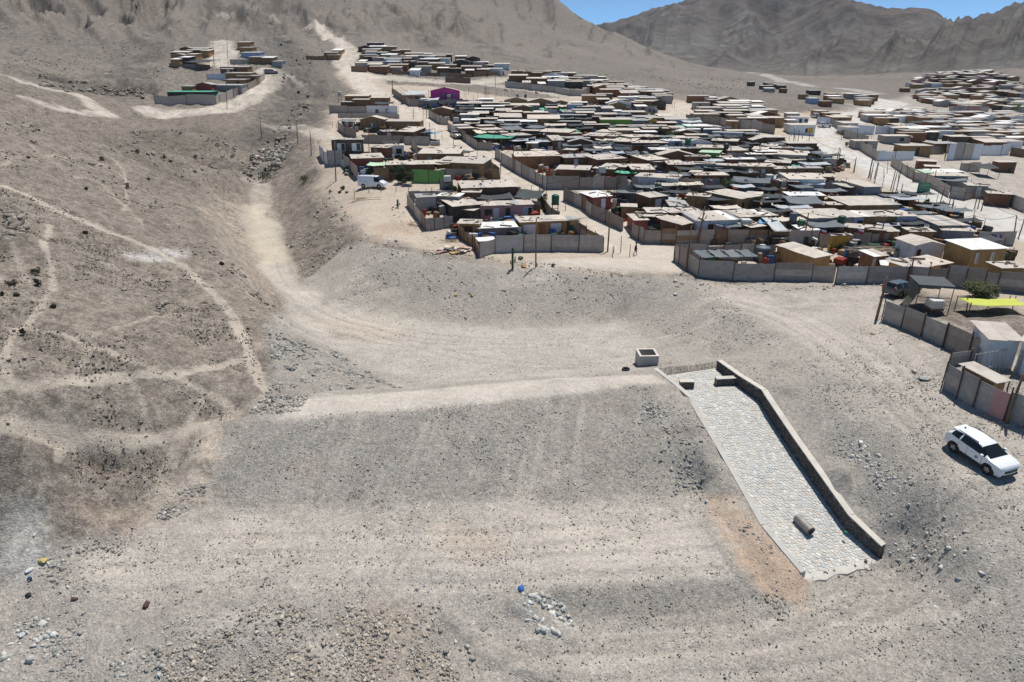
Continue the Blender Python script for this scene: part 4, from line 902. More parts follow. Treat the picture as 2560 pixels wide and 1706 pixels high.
house('C',0,212,130,214,22,'b','c',2.0,ops=[],depth=3,label='brown lean-to in front of the flag roof')
house('C',790,266,955,262,50,'z','c',2.7,bl=(635,206),ops=[],label='plywood and zinc garage at the edge of the main road',cat='garage')
tarp('C',600,270,770,250,40,'s',2.2,.3,depth=3,label='cream canvas triangle by the roadside garage')
fence('C',[(0,315),(270,322),(420,322),(590,330)],2.0,(0,5,2,0),label='mixed panel fence under the flag roof')
fence('C',[(590,330),(780,365)],2.0,(2,0),label='zinc fence beside the roadside garage')
fence('C',[(1135,440),(1300,470),(1480,510),(1610,550)],1.1,(3,2),label='low dark fence along the main road verge')
fence('C',[(930,395),(1110,400)],1.6,(4,0,3),label='patchwork fence behind the ochre hall')
fence('B',[(170,345),(480,345)],1.9,(0,),label='grey fence behind the pale door cabin')
fence('B',[(190,370),(350,420),(560,470)],1.8,(2,0),label='brown fence between the cabins and the lane')
fence('B',[(860,440),(1000,470),(1120,470)],1.7,(0,2),label='grey fence in front of the washing yard')
house('B',690,450,860,450,50,'k','z',2.2,ops=[],depth=3,label='dark plank hut with rusty sheet lean-to')
tarp('B',655,400,760,405,40,'i',2.0,.2,depth=2.5,label='small silver sheet next to the plank hut')
fence('E',[(15,990),(250,1130),(500,1262),(545,1290)],2.3,(1,0,0),label='pale sheet fence along the bend of the lane',sec=3.2)
fence('E',[(548,1292),(930,1288),(1370,1286),(1490,1285)],2.3,(2,0,2),label='tan panel fence facing the lower lane corner')
fence('E',[(1540,1285),(1715,1285)],2.1,(5,),label='plain tan panel fence by the brown gate posts')
fence('E',[(1725,1290),(2085,1312)],2.4,(4,),label='white painted fence behind the green water tank')
fence('F',[(5,1310),(205,1312)],2.3,(4,),label='white sheet fence behind the round bush') if False else fence('F',[(210,1312),(500,1318),(690,1320)],2.4,(0,2),label='grey sheet fence left of the round bush')
fence('F',[(880,1312),(1220,1320)],1.8,(0,),label='low zinc fence right of the round bush')
fence('F',[(1225,1320),(1400,1330)],2.0,(3,5),label='fence of boards and banners under a torn flag')
fence('F',[(1405,1332),(1780,1336),(2150,1350)],2.0,(0,1,0,2),label='tall sheet fence near the roadside garage')
# ---- rows in regions D, E, F (auto labels) ----
rows = [
 ('behind the lane bend', 'E', [
  (190,903,715,893,55,'b','c',2.5),(765,918,1140,905,36,'b','z',2.3),(1150,946,1480,916,50,'b','c',2.4),(1740,962,1970,918,50,'b','c',2.4),(665,1052,1040,1062,48,'b','c',2.3),(1100,1030,1340,1062,18,'b','c',2.2),(1200,1008,1470,1032,30,'b','c',2.2),
  (1560,1056,1815,1056,62,'b','c',2.4),(1590,1132,2085,1166,42,'w','c',2.4),(2235,1075,2353,1102,22,'b','c',2.2),(750,822,875,828,14,'b','c',2.3),(365,830,475,836,12,'t','c',2.0)]),
 ('in the middle rows of the settlement', 'E', [
  (1340,712,1565,742,42,'b','c',2.3),(1560,742,1970,742,28,'b','c',2.3),(1980,722,2175,716,20,'u','w',2.3),(985,645,1210,674,34,'b','c',2.4),(1215,655,1360,668,14,'b','c',2.3),(1540,685,1735,658,25,'b','c',2.3),(1740,685,1900,657,26,'b','c',2.3),
  (620,712,745,710,55,'b','c',2.3),(810,642,960,622,20,'b','c',2.3),(445,607,805,624,36,'b','c',2.4),(245,597,440,602,12,'b','c',2.3),(90,662,370,647,25,'b','c',2.3),(1130,607,1340,620,25,'b','c',2.2),(1290,638,1430,632,12,'t','c',2.0),(310,745,430,748,14,'z','w',2.0)]),
 ('in the upper middle rows', 'E', [
  (330,457,700,459,44,'t','c',2.4),(0,437,250,442,40,'b','c',2.4),(0,366,120,368,32,'b','c',2.3),(685,485,950,497,10,'k','z',2.1),(985,517,1130,502,18,'b','c',2.2),(1000,527,1290,529,10,'b','c',2.2),(1560,492,1740,470,24,'z','z',2.4),
  (1860,512,2075,503,16,'b','c',2.3),(1385,542,1720,538,10,'b','c',2.3),(2025,577,2175,562,25,'t','c',2.3),(1045,312,1200,314,12,'u','c',2.3),(1205,332,1345,340,28,'z','c',2.3),(1350,362,1445,377,16,'b','w',2.2),(130,297,460,302,22,'z','c',2.3),
  (540,332,680,322,12,'t','c',2.2),(410,372,520,388,16,'z','w',2.1)]),
 ('near the top of the settlement', 'E', [
  (1155,227,1290,237,18,'b','c',2.2),(1300,247,1400,247,10,'t','c',2.2),(1395,232,1490,237,12,'b','c',2.2),(1570,267,1680,267,12,'b','c',2.2),(1605,252,1820,252,14,'t','c',2.3),(1605,312,1730,312,18,'c','w',2.2),(1430,152,1630,160,28,'b','c',2.4),
  (1145,167,1325,167,8,'k','z',2.2),(1470,102,1670,104,8,'r','c',2.2),(1870,425,2060,432,30,'c','c',2.3),(2000,470,2195,465,30,'w','c',2.3),(1750,200,1900,205,8,'b','z',2.2),(1590,190,1750,195,8,'b','z',2.1)]),
 ('in the rows toward the main road', 'F', [
  (610,714,905,724,25,'b','c',2.4),(440,795,740,802,30,'b','c',2.4),(800,832,1025,830,45,'b','c',2.4),(465,852,690,862,34,'e','l',2.3),(1090,805,1260,832,30,'b','c',2.3),(1190,772,1370,780,20,'k','c',2.2),(1325,862,1720,900,48,'z','c',2.4),(1470,852,1750,862,20,'b','w',2.4),
  (1240,962,1525,987,30,'b','c',2.3),(400,987,660,990,22,'z','c',2.3),(670,1002,1000,1017,20,'t','c',2.3),(985,1017,1365,1022,36,'t','c',2.4),(1365,1047,1590,1042,26,'t','c',2.4),(1600,1040,1905,1040,6,'t','z',2.4),(420,1122,800,1122,34,'b','c',2.2),(1420,1192,1620,1197,22,'b','c',2.1),
  (620,612,965,630,10,'w','z',2.3),(70,465,320,468,34,'b','c',2.3),(0,505,190,502,10,'b','c',2.2)]),
 ('behind the high long fence up the slope', 'F', [
  (415,404,705,407,15,'t','c',2.3),(815,417,1030,422,15,'t','c',2.3),(1065,427,1210,422,25,'b','c',2.3),(805,387,970,390,10,'z','c',2.2),(1065,372,1210,370,10,'t','c',2.3),(945,324,1045,324,8,'e','w',2.3),(590,238,680,238,12,'b','z',2.4),(410,270,590,272,8,'z','z',2.2),(805,482,920,492,10,'t','c',2.2),(440,365,650,372,14,'b','c',2.2)]),
 ('around the road fork', 'F', [
  (1505,397,1645,397,10,'z','w',2.2),(1550,442,1750,442,14,'w','z',2.3),(1500,472,1610,477,10,'z','w',2.2),(1945,392,2125,392,10,'t','c',2.3),(2035,442,2255,442,20,'t','c',2.3),(2165,512,2335,512,25,'z','c',2.3),(2200,562,2353,562,20,'w','c',2.3),(1855,367,1990,367,12,'t','c',2.2),
  (1985,192,2140,192,12,'t','w',2.3),(1770,127,1895,127,6,'k','z',2.2),(2035,220,2175,220,10,'t','c',2.2),(1985,162,2105,162,8,'b','c',2.2),(1770,217,1875,222,14,'u','z',2.2),(1910,252,2030,252,6,'b','z',2.2),(1200,70,1340,72,6,'k','z',2.2),(1440,105,1500,105,4,'b','z',2.2),(1245,98,1355,102,8,'z','w',2.0),(1055,25,1120,26,4,'k','z',2.4),(1655,170,1750,172,4,'t','z',2.1)]),
 ('in the rows by the van', 'D', [
  (1370,967,1910,987,64,'o','c',2.5),(1160,867,1640,870,55,'t','c',2.4),(595,792,780,802,12,'b','c',2.2),(1340,802,1460,814,30,'t','c',2.1),(1420,808,1620,810,40,'t','c',2.2),(750,612,900,602,16,'b','c',2.2),(910,607,1100,614,55,'b','c',2.3),(790,1002,1345,992,44,'b','c',2.3)]),
 ('across the lane from the pink house', 'D', [
  (290,190,560,192,18,'t','c',2.4),(590,212,800,214,12,'b','c',2.3),(380,232,620,237,12,'b','z',2.2),(240,264,400,260,8,'k','z',2.1),(975,180,1220,182,8,'t','z',2.3),(1745,392,1980,402,28,'b','c',2.3),(2060,417,2353,432,30,'b','c',2.3),(2070,357,2235,367,25,'b','c',2.3),
  (1590,542,1760,532,12,'w','c',2.2),(1650,577,1825,562,16,'b','c',2.2),(1885,547,2055,537,12,'b','c',2.2),(1930,592,2160,582,26,'b','c',2.2),(2015,627,2205,612,14,'b','c',2.2),(1745,262,1885,268,12,'z','c',2.2),(2020,270,2235,280,10,'e','c',2.2),(2240,295,2353,298,14,'z','c',2.2)]),
 ('in the rows right of the main road', 'H', [
  (1445,627,1615,632,10,'z','c',2.3),(1770,677,1940,682,14,'b','z',2.3),(1960,687,2060,692,12,'t','c',2.3),(2095,667,2240,672,24,'b','c',2.3),(2200,662,2353,667,14,'w','c',2.3),(1660,792,1785,797,10,'b','c',2.3),(1710,827,1805,832,10,'b','c',2.2),(1760,864,1960,864,18,'z','w',2.3),(1760,888,1990,892,24,'z','c',2.3),
  (1990,952,2120,957,16,'z','c',2.2),(2120,1002,2275,1012,14,'b','c',2.2),(1600,492,1720,492,10,'w','c',2.3),(1740,502,1890,502,10,'o','c',2.3),(1480,512,1540,512,8,'b','c',2.3),(1405,512,1475,512,6,'t','c',2.3),(1500,575,1590,578,14,'w','c',2.2),(1610,580,1730,582,14,'z','w',2.2),(2190,800,2310,800,8,'b','c',2.3),(1560,692,1755,694,12,'t','c',2.3),(1120,495,1230,495,10,'t','c',2.3),(1180,545,1270,548,14,'z','c',2.2),(1255,660,1400,664,10,'z','c',2.1)]),
 ('on the upper terrace below the big hill', 'I', [
  (250,402,295,402,10,'z','w',2.3),(320,435,440,437,8,'b','c',2.3),(445,442,527,442,6,'m','c',2.4),(585,460,648,462,14,'w','w',2.3),(765,445,835,447,6,'b','w',2.3),(950,460,1005,462,8,'b','w',2.3),(1025,454,1105,457,8,'b','c',2.3),(890,392,940,392,4,'o','z',2.3),(465,332,515,332,4,'b','z',2.6),(305,280,405,282,4,'k','z',2.6),(25,345,110,345,6,'t','z',2.4),
  (75,330,135,330,10,'t','w',2.4),(50,360,125,362,4,'t','z',2.2),(355,345,430,345,6,'t','z',2.2),(1325,540,1375,542,12,'t','c',2.2),(1430,548,1475,550,12,'t','w',2.2),(1490,530,1600,530,8,'z','w',2.2),(1660,495,1760,498,6,'b','z',2.3)]),
 ('on the left hillside terrace', 'J', [
  (1620,290,1705,291,6,'t','z',2.4),(1635,327,1720,327,4,'t','z',2.3),(1645,362,1775,362,6,'u','z',2.2),(1700,392,1790,392,6,'t','z',2.3),(1790,396,1865,398,10,'t','w',2.3),(1290,332,1415,337,8,'b','z',2.3),(1340,347,1425,347,6,'t','w',2.3),(1270,372,1335,374,6,'t','c',2.3),(1165,407,1225,407,8,'t','w',2.4),(1225,394,1290,394,8,'k','w',2.2),
  (1505,457,1690,462,6,'b','z',2.4),(1510,472,1585,472,6,'b','w',2.2),(1535,502,1710,502,6,'t','z',2.3),(1620,520,1755,522,6,'t','z',2.4),(1540,547,1670,547,6,'t','z',2.3),(1240,592,1310,592,6,'t','z',2.2),(1450,582,1650,588,8,'z','z',2.2),(1860,420,1925,422,4,'z','z',2.0)]),
]
for block, reg, lst in rows:
    for (xl, yl, xr, yr, dy, wc, rc, hw) in lst: house(reg, xl, yl, xr, yr, dy, wc, rc, hw, block=block)
# ---- one-off houses in those rows ----
house('D',130,707,500,702,8,'k','c',4.6,ops=[('w',.18,.42,2.6,3.9,'w'),('w',.65,.92,2.6,3.9,'w'),('p',.0,.4,.4,2.4,'b')],label='dark two storey house with two white windows above the van',cat='house',name='house',depth=5)
house('D',380,927,745,915,52,'r','c',2.4,ops=[],label='reddish brown house with cream roof behind the white van',cat='house',name='house')
house('D',782,775,985,770,16,'w','c',2.5,ops=[('d',.1,.3,0,2,'z'),('w',.55,.85,.9,1.8,'k')],label='white cabin with pale door in the yard above the van',cat='cabin')
house('D',470,466,750,466,25,'t','c',2.6,'x',ops=[('w',.45,.6,.8,1.7,'w')],label='tan gabled house with white window beside the upper lane',cat='house',name='house')
house('D',750,489,1170,491,20,'o','c',2.4,ops=[('w',.66,.76,.5,1.6,'w')],label='long ochre house joined to the tan gabled house',cat='house',name='house')
house('D',1300,127,1640,129,28,'p','c',2.7,'x',ops=[('d',.53,.6,.2,2.0,'k'),('w',.78,.88,1.0,1.9,'b'),('w',.38,.46,.9,1.9,'z')],label='magenta pink gabled house at the top of the lane',cat='house',name='house')
house('D',1310,352,1550,352,36,'b','c',2.4,'x',ops=[],label='brown gabled shack behind the corner fence below the pink house')
house('E',1190,468,1560,469,22,'g','c',2.8,ops=[('w',.63,.71,.9,1.8,'w')],label='lime green house among the brown shacks',cat='house',name='house')
house('E',1745,472,1850,482,10,'y','z',2.5,'x',ops=[('w',.3,.6,.8,1.7,'w')],label='mustard yellow gabled cabin right of the lime green house',cat='cabin')
house('E',1100,435,1190,435,6,'r','z',2.6,ops=[],label='dark red shed left of the lime green house')
house('E',1522,552,1720,552,5,'u','z',2.3,ops=[('d',.45,.52,.2,1.9,'k')],label='sky blue shack front below the lime green house')
house('E',805,290,970,292,8,'v','c',2.7,ops=[('w',.42,.6,.9,1.9,'k'),('w',.8,.95,.9,1.9,'k')],label='lavender house with two dark windows',cat='house',name='house')
house('E',60,238,320,240,20,'t','z',2.4,'x',ops=[],label='tan gabled house with water drums on its roof edge',cat='house',name='house')
house('E',330,250,620,258,25,'t','c',2.4,'x',ops=[('w',.4,.55,.6,1.6,'u'),('w',.8,.9,.6,1.6,'u')],label='tan gabled house with two blue windows',cat='house',name='house')
house('E',630,262,800,266,18,'t','z',2.3,'x',ops=[],label='smaller tan gabled house right of the blue windows')
house('F',1545,532,1835,533,20,'w','c',2.5,ops=[('w',.6,.7,.6,1.7,'k'),('p',.72,.92,.5,1.8,'y')],label='white roadside shop with yellow panel at the road fork',cat='house',name='house')
house('J',1335,580,1445,580,10,'r','z',2.3,'x',ops=[],label='small orange red gabled shed on the left terrace')
house('J',1140,632,1440,630,8,'k','n',2.4,ops=[],depth=5,label='dark open shed with bright green awning on the left terrace',cat='shed')
# ---- awnings ----
for a in [('D',625,278,860,282,25,'d','black shade net in the yard across from the pink house'),('D',540,1003,770,1002,40,'l','pale green shade cloth by the reddish brown house'),('D',1310,985,1530,985,50,'s','sagging cream canvas by the window house'),('D',1060,612,1250,625,45,'G','grey net at the lane edge'),
          ('D',1210,628,1350,632,22,'B','blue tarpaulin at the lane edge'),('D',1790,672,2250,688,36,'n','wide bright green tarpaulin over a fenced yard'),('D',955,168,1220,168,40,'i','silver sheet roof left of the pink house'),('D',1165,237,1395,232,25,'i','white plastic sheet below the pink house'),
          ('D',1540,850,1750,860,30,'d','black net at the lane corner yard'),('D',215,480,420,480,25,'G','grey net over hanging laundry by the tan gabled house'),('D',1830,625,1970,622,40,'s','small cream canvas tent in the corner yard'),('E',1345,1088,1610,1098,26,'n','green tarpaulin with a tank above it'),('E',1360,658,1535,682,18,'n','emerald strip of tarpaulin between brown roofs'),
          ('E',60,590,290,575,42,'G','grey net in a yard with an oval hole'),('E',290,560,520,568,34,'G','grey net beside the oval hole net'),('E',780,590,860,585,22,'n','small green tarpaulin in the middle rows'),('E',870,602,945,600,22,'n','second small green tarpaulin in the middle rows'),('E',460,345,560,345,20,'n','green tarpaulin beside the lavender house'),('E',700,365,790,362,22,'n','green tarpaulin flap below the lavender house'),
          ('E',2090,555,2300,560,28,'n','dark green tarpaulin in the upper right rows'),('E',1210,735,1860,790,30,'d','long black net patched over a junk yard'),('E',1940,1100,2240,1140,40,'G','grey net near the rounded bush'),('F',1020,492,1180,492,26,'d','black net behind the high long fence'),('F',820,1165,1300,1240,60,'G','grey net sloping behind the round bush'),('F',1540,1010,1650,1015,18,'n','green tarpaulin corner on a cream roof'),
          ('F',1230,1150,1370,1160,45,'i','silver blue sheet tent beneath the dish'),('F',1640,1210,1950,1230,45,'i','silver sheet by the laundry corner'),('H',1790,915,2010,920,25,'G','dark net right of the road'),('H',1640,860,1760,870,22,'l','pale green sheet right of the road'),('H',2070,830,2200,850,35,'d','black net in the rubble yard'),('J',1250,425,1430,425,18,'d','black net on the left hillside'),('J',1440,650,1500,650,12,'n','loose green tarpaulin flap on the left hillside')]:
    reg, xl, yl, xr, yr, dy, c, lab = a; tarp(reg, xl, yl, xr, yr, dy, c, 2.1, .35, label=lab)
# ---- fences of the farther rows ----
for reg, pts, h, mats, at, lab in [
  ('D',[(115,388),(330,390),(545,392)],2.0,(5,0),'b','grey panel fence across from the pink house'),('D',[(548,392),(915,402)],2.0,(4,0,4),'b','whitewashed fence beside the upper lane'),('D',[(215,447),(380,447),(935,457)],1.2,(5,),'b','low grey block wall below the whitewashed fence'),
  ('D',[(865,190),(960,252),(1060,312)],2.0,(2,0),'b','sheet fence beside the upper lane by the pink house'),('D',[(1062,314),(1420,320)],2.0,(5,2),'b','tan panel fence below the pink house'),('D',[(1422,318),(1740,312)],2.0,(4,0),'b','pale fence below the pink house'),('D',[(1742,312),(2080,345)],1.9,(4,0),'b','whitish fence further along the pink house row'),
  ('D',[(1280,442),(1410,525),(1500,532)],2.0,(5,0),'b','curved grey fence at the lane bend'),('D',[(1505,592),(1660,692),(1770,772),(1850,826)],2.0,(2,0,2),'b','weathered fence beside the parked lane car'),('D',[(1852,828),(2030,832)],2.0,(0,2),'b','grey fence below the green tarpaulin'),('D',[(2060,920),(2353,1108)],2.1,(4,0,4),'b','whitewashed fence along the lower lane'),
  ('D',[(215,592),(300,662),(430,702)],2.1,(2,5),'b','tan fence by the hanging laundry'),('D',[(500,750),(985,752)],1.9,(2,),'b','brown fence with painted lettering'),('D',[(990,765),(1290,775)],1.9,(0,5),'b','grey fence right of the lettered fence'),('D',[(275,1012),(450,1182)],2.3,(5,),'b','tall plain fence behind the white van'),('D',[(0,890),(95,1002)],2.6,(4,),'b','white wall below the dark two storey house'),('D',[(97,1003),(275,1003)],2.6,(4,1),'b','pale wall facing the channel below the dark two storey house'),
  ('D',[(1480,1170),(1800,1172),(2110,1172)],2.0,(2,2,3),'b','brown fence in front of the window house'),('D',[(2110,1170),(2010,1080),(1915,1010)],2.0,(2,0),'b','fence side along the lane by the window house'),('D',[(640,1190),(840,1186)],2.3,(3,),'b','red brown board gate beside the tree'),('D',[(1075,800),(1160,900),(1290,930)],1.9,(0,2),'b','grey fence in the yard above the window house'),
  ('A',[(470,290),(600,300)],1.8,(0,),'b','short zinc fence beside the white cube tank'),
  ('E',[(62,82),(360,122),(640,152),(990,196)],2.2,(5,5,1),'b','long pale fence along the upper street'),('E',[(992,196),(1085,130)],2.2,(2,3),'b','board fence turning up from the long pale fence'),('E',[(0,528),(450,528)],2.0,(5,0),'b','grey fence across the upper middle yards'),('E',[(520,430),(860,445)],2.0,(0,4),'b','pale fence below the lavender house'),('E',[(860,445),(1200,430)],1.9,(2,0,4),'b','mixed fence by the purple wall'),
  ('E',[(0,748),(260,757),(680,806)],2.0,(2,5),'b','tan fence in front of the tarpaulin yards'),('E',[(690,810),(890,880)],1.9,(4,0),'b','white fence beside the small brown hut row'),('E',[(970,884),(1550,888)],2.2,(4,4,1),'b','long white fence with orange and grey doors'),('E',[(1560,865),(2140,880)],1.9,(5,2,0),'b','tan and grey fence right of the long white fence'),('E',[(1390,925),(2000,952)],1.7,(4,1),'b','blue white panel fence with black bars'),
  ('E',[(1000,610),(1480,645)],1.6,(0,2),'b','grey fence in front of the lime green house'),('E',[(1480,632),(1810,645)],2.0,(4,0),'b','white fence below the sky blue shack'),('E',[(2100,680),(2353,705)],2.1,(0,5),'b','grey fence beside the big green tree'),('E',[(1590,385),(1840,388)],2.0,(5,),'b','plain tan fence in the top rows'),('E',[(1850,1060),(2300,1070)],1.8,(0,4),'b','bluish fence behind the rounded bush'),('E',[(1390,1410),(1760,1330)],1.9,(0,),'b','grey fence behind the green water tank'),
  ('F',[(300,497),(500,512),(700,532),(790,562)],2.2,(5,2),'b','tan fence at the top street corner'),('F',[(792,562),(1060,600),(1340,642)],2.6,(5,2,5),'b','high long tan fence beside the sandy street'),('F',[(1342,640),(1352,480)],2.4,(2,),'b','end wall of the high long fence'),('F',[(255,690),(600,705)],2.0,(0,5),'b','grey fence left of the sandy street trees'),('F',[(730,690),(970,690)],2.0,(4,),'b','white wall by the sandy street trees'),
  ('F',[(0,905),(270,915)],1.8,(0,),'b','grey yard fence in the road rows'),('F',[(345,970),(770,975)],1.9,(4,1),'b','pale panel fence with black bars in the road rows'),('F',[(775,990),(1160,1000)],2.1,(2,5),'b','tan fence left of the maroon gate'),('F',[(1165,985),(1280,990)],2.0,(3,),'b','maroon gate in the road rows'),('F',[(1285,930),(1600,990),(1900,1050),(2070,1060)],2.2,(0,5,2),'b','long grey fence ending at the main road'),('F',[(1700,850),(1850,900)],2.0,(3,2),'b','brown fence near the main road'),('F',[(820,770),(1150,790)],2.0,(3,),'b','dark fence in the road rows'),
  ('F',[(1840,520),(2000,540),(2200,610)],2.0,(0,4),'b','zinc fence at the road fork'),('F',[(2200,620),(2353,628)],2.2,(4,),'b','white wall at the road fork'),
  ('H',[(1190,612),(1370,622)],2.3,(4,),'b','white painted wall right of the road fork'),('H',[(1380,617),(1520,614)],2.3,(4,1),'b','pale wall with dark doorway right of the road fork'),('H',[(1525,614),(1680,616)],2.0,(0,),'b','zinc fence beside the pale doorway wall'),('H',[(1680,620),(1985,630)],2.2,(3,2),'b','reddish brown fence in the upper right rows'),('H',[(1280,722),(1390,790)],2.3,(0,5),'b','grey corner fence at the side track'),('H',[(1392,792),(1630,787)],2.2,(4,),'b','white fence at the side track corner'),
  ('H',[(1640,752),(1830,748)],2.0,(0,),'b','zinc fence behind the side track corner'),('H',[(1835,790),(1845,700)],2.5,(5,),'b','grey side wall of the tall white wall'),('H',[(1845,788),(2065,782)],4.2,(4,5),'b','tall white over grey wall above the rubble'),('H',[(2068,756),(2255,752)],2.8,(4,),'b','bluish white wall right of the tall white wall'),('H',[(2258,756),(2353,770)],2.3,(3,),'b','brown fence at the end of the white walls'),
  ('H',[(1482,822),(1600,902),(1760,972),(1860,1030)],2.0,(0,5,0),'b','long grey fence beside the main road poles'),('H',[(1862,1032),(1960,1050),(2090,1022)],2.0,(3,2,0),'b','dark board fence at the end of the roadside yards'),('H',[(2098,1040),(2230,1080),(2353,1130)],2.2,(0,1),'b','long zinc fence running off right of the road'),('H',[(1930,860),(2060,862)],2.0,(5,),'b','grey fence beside the rubble yard'),('H',[(1860,470),(2120,470)],2.2,(5,0),'b','pale grey wall at the foot of the hillside houses'),('H',[(1170,640),(1330,680)],2.0,(0,5),'b','grey fence above the side track'),
  ('I',[(1212,560),(1450,590),(1560,600)],2.0,(5,),'b','pale wall left of the upper street') if False else ('I',[(205,470),(310,475)],2.0,(3,),'b','board fence at the end of the upper terrace'),('I',[(470,490),(700,500),(990,510)],1.6,(3,2),'b','board fence along the front of the upper terrace'),('I',[(820,542),(985,548)],2.2,(3,),'b','brown board pen in the open ground below the upper terrace'),('I',[(1000,502),(1205,500)],2.0,(3,2),'b','low fence at the east end of the upper terrace'),
  ('J',[(1060,708),(1280,712),(1478,716)],2.6,(5,),'b','long grey wall below the green awning on the left terrace'),('J',[(1480,716),(1600,665),(1700,620),(1815,545)],2.2,(5,4,2),'b','roadside fence climbing the left terrace'),('J',[(1420,547),(1620,547)],1.8,(4,),'b','whitish fence on the left terrace'),('J',[(1575,435),(1790,440)],1.4,(5,),'b','low fence at the upper left terrace'),('J',[(1160,455),(1440,468)],1.0,(3,2),'b','low fence of tyres and boards on the left terrace'),('J',[(2095,412),(2235,415)],1.8,(3,),'b','slatted pen beside the climbing road')]:
    if lab: fence(reg, pts, h, mats, at, label=lab)
fence('D',[(1085,1217),(1280,1222),(1470,1222)],2.4,(0,),label='bright green painted fence beside the tree',group=None)
for ch in THINGS[-1][0].children:
    if ch.name.startswith('sheet'): ch.data.materials[0] = wallm('e')

# ---- smaller shacks that fill the far rows ----
STUFF_ROOTS = []
def fill(reg, poly, block, n, wset='bbbttzkw', rset='ccccwz', mind=6.5, hw=(2.1, 2.5), wr=(4, 8), stuff=True):
    W = world_poly(poly, reg); x0, y0 = W.min(0); x1, y1 = W.max(0); k = 0; tries = 0; rs = random.Random(len(block)*31+n)
    while k < n and tries < n*60:
        tries += 1; x = rs.uniform(x0, x1); y = rs.uniform(y0, y1)
        if poly_mask_hard(np.array([x]), np.array([y]), W)[0] < .5: continue
        if any((x-f[0])**2+(y-f[1])**2 < (max(mind*.55, f[2]*.8+1.7))**2 for f in FOOT): continue
        if min(seg_dist(np.array([x]), np.array([y]), r)[0] for r in ROADS) < 5.0: continue
        k += 1; z = H1(x, y); u, v, dep = project((x, y, z+2.2)); w = rs.uniform(*wr); s = FPX/dep; hh = rs.uniform(*hw)
        house('f', u-w*s/2, v, u+w*s/2, v, rs.uniform(.35, .9)*s*.6, rs.choice(wset), rs.choice(rset), hh, 'm' if rs.random() < .85 else 'x', block=block, depth=rs.uniform(3.5, 6), sheets=False, ops=[] if stuff else None)
        if stuff: STUFF_ROOTS.append(THINGS.pop()[0])
ROADS = [curve(world_poly(p)) for p in ([(860,215),(920,240),(985,290),(1060,335),(1150,380),(1230,425),(1300,465),(1400,535),(1480,580)],[(1870,290),(1890,330),(1980,370),(2100,430),(2250,490),(2353,528)],[(1580,238),(1570,262),(1640,290),(1760,315),(1880,320)],[(1960,215),(2010,228),(2050,240),(1930,280),(1870,290)],[(830,175),(920,182),(1080,190),(1170,182)],[(1080,190),(1200,205),(1330,222),(1400,235)],[(860,215),(820,180),(795,150),(800,120)],[(2110,205),(2080,235)])]
fill('H',[(1550,330),(1650,268),(1820,228),(2110,212),(2240,250),(2400,300),(2400,470),(2240,480),(1900,465),(1700,420),(1560,375)],'among the crowded houses on the far right slope',150,'bbbttzzwkkm','cqqqzzwc',5.5)
fill('H',[(1240,470),(1660,480),(1640,545),(1400,560),(1260,520)],'right of the road fork',24,'bbtzw','cqwz')
fill('H',[(1680,500),(2240,505),(2353,530),(2353,700),(1850,690),(1560,660),(1540,600),(1700,590)],'in the rows below the far right slope',64,'bbttzzwk','cqqzwc')
fill('H',[(1240,385),(1410,400),(1420,445),(1240,440)],'beside the upper end of the main road',6,'bttz','cz')
fill('H',[(640,300),(850,320),(850,345),(650,325)],'standing alone on the fan slope',3,'bk','z')
fill('I',[(205,345),(430,335),(700,375),(900,400),(1200,440),(1210,490),(950,500),(700,490),(480,485),(320,460),(205,460)],'packed on the upper terrace below the hill',48,'bbbtzkkw','cqqzzw',5.5)
fill('I',[(1270,500),(1500,495),(1780,520),(1980,580),(1850,600),(1600,570),(1300,550)],'along the far edge of the settlement',30,'bbtzkw','cqqwz',6)
fill('E',[(1100,130),(1500,120),(1900,200),(2100,330),(2060,420),(1500,420),(1050,300)],'in the crowded top rows',30,'bbtzkw','cqqcwz')
fill('F',[(330,330),(420,260),(750,300),(1200,340),(1340,450),(1330,600),(800,520),(330,470)],'squeezed behind the high long fence',20,'bbtzk','cczw')
fill('E',[(100,300),(1000,330),(1900,520),(2350,560),(2350,1000),(1500,900),(700,850),(100,830),(0,600),(0,400)],'squeezed into the middle rows',26,'bbbtzkw','cccwz',6,stuff=False)
fill('F',[(0,560),(600,620),(1250,760),(1900,900),(2050,1040),(1500,1250),(600,1280),(0,1100)],'squeezed into the rows near the main road',14,'bbbtzk','cccw',6,stuff=False)
fill('D',[(1700,300),(2353,330),(2353,700),(1900,650),(1650,560)],'in the rows right of the upper lane',10,'bbtzk','cccw',6,stuff=False)
fill('J',[(1180,380),(1430,345),(1430,460),(1200,450)],'scattered on the left hillside terrace',4,'btk','zc')

def join_stuff():
    V = []; F = []; MI = []; mats = []
    for r in STUFF_ROOTS:
        Mr = Matrix.Translation(r.location) @ Matrix.Rotation(r.rotation_euler[2], 4, 'Z')
        for ch in list(r.children):
            me = ch.data; m = me.materials[0]
            if m not in mats: mats.append(m)
            k = mats.index(m); n = len(V); V += [tuple(Mr @ v.co) for v in me.vertices]
            for pl in me.polygons: F.append(tuple(n+i for i in pl.vertices)); MI.append(k)
            bpy.data.objects.remove(ch)
        bpy.data.objects.remove(r)
    me = bpy.data.meshes.new('distant_shacks'); me.from_pydata(V, [], F)
    for m in mats: me.materials.append(m)
    me.polygons.foreach_set('material_index', MI); me.update(); o = bpy.data.objects.new('distant_shacks', me); COL.objects.link(o); o['kind'] = 'stuff'; o['label'] = 'small distant shacks crowded behind and beyond the nearer rows'; o['category'] = 'shacks'
join_stuff()
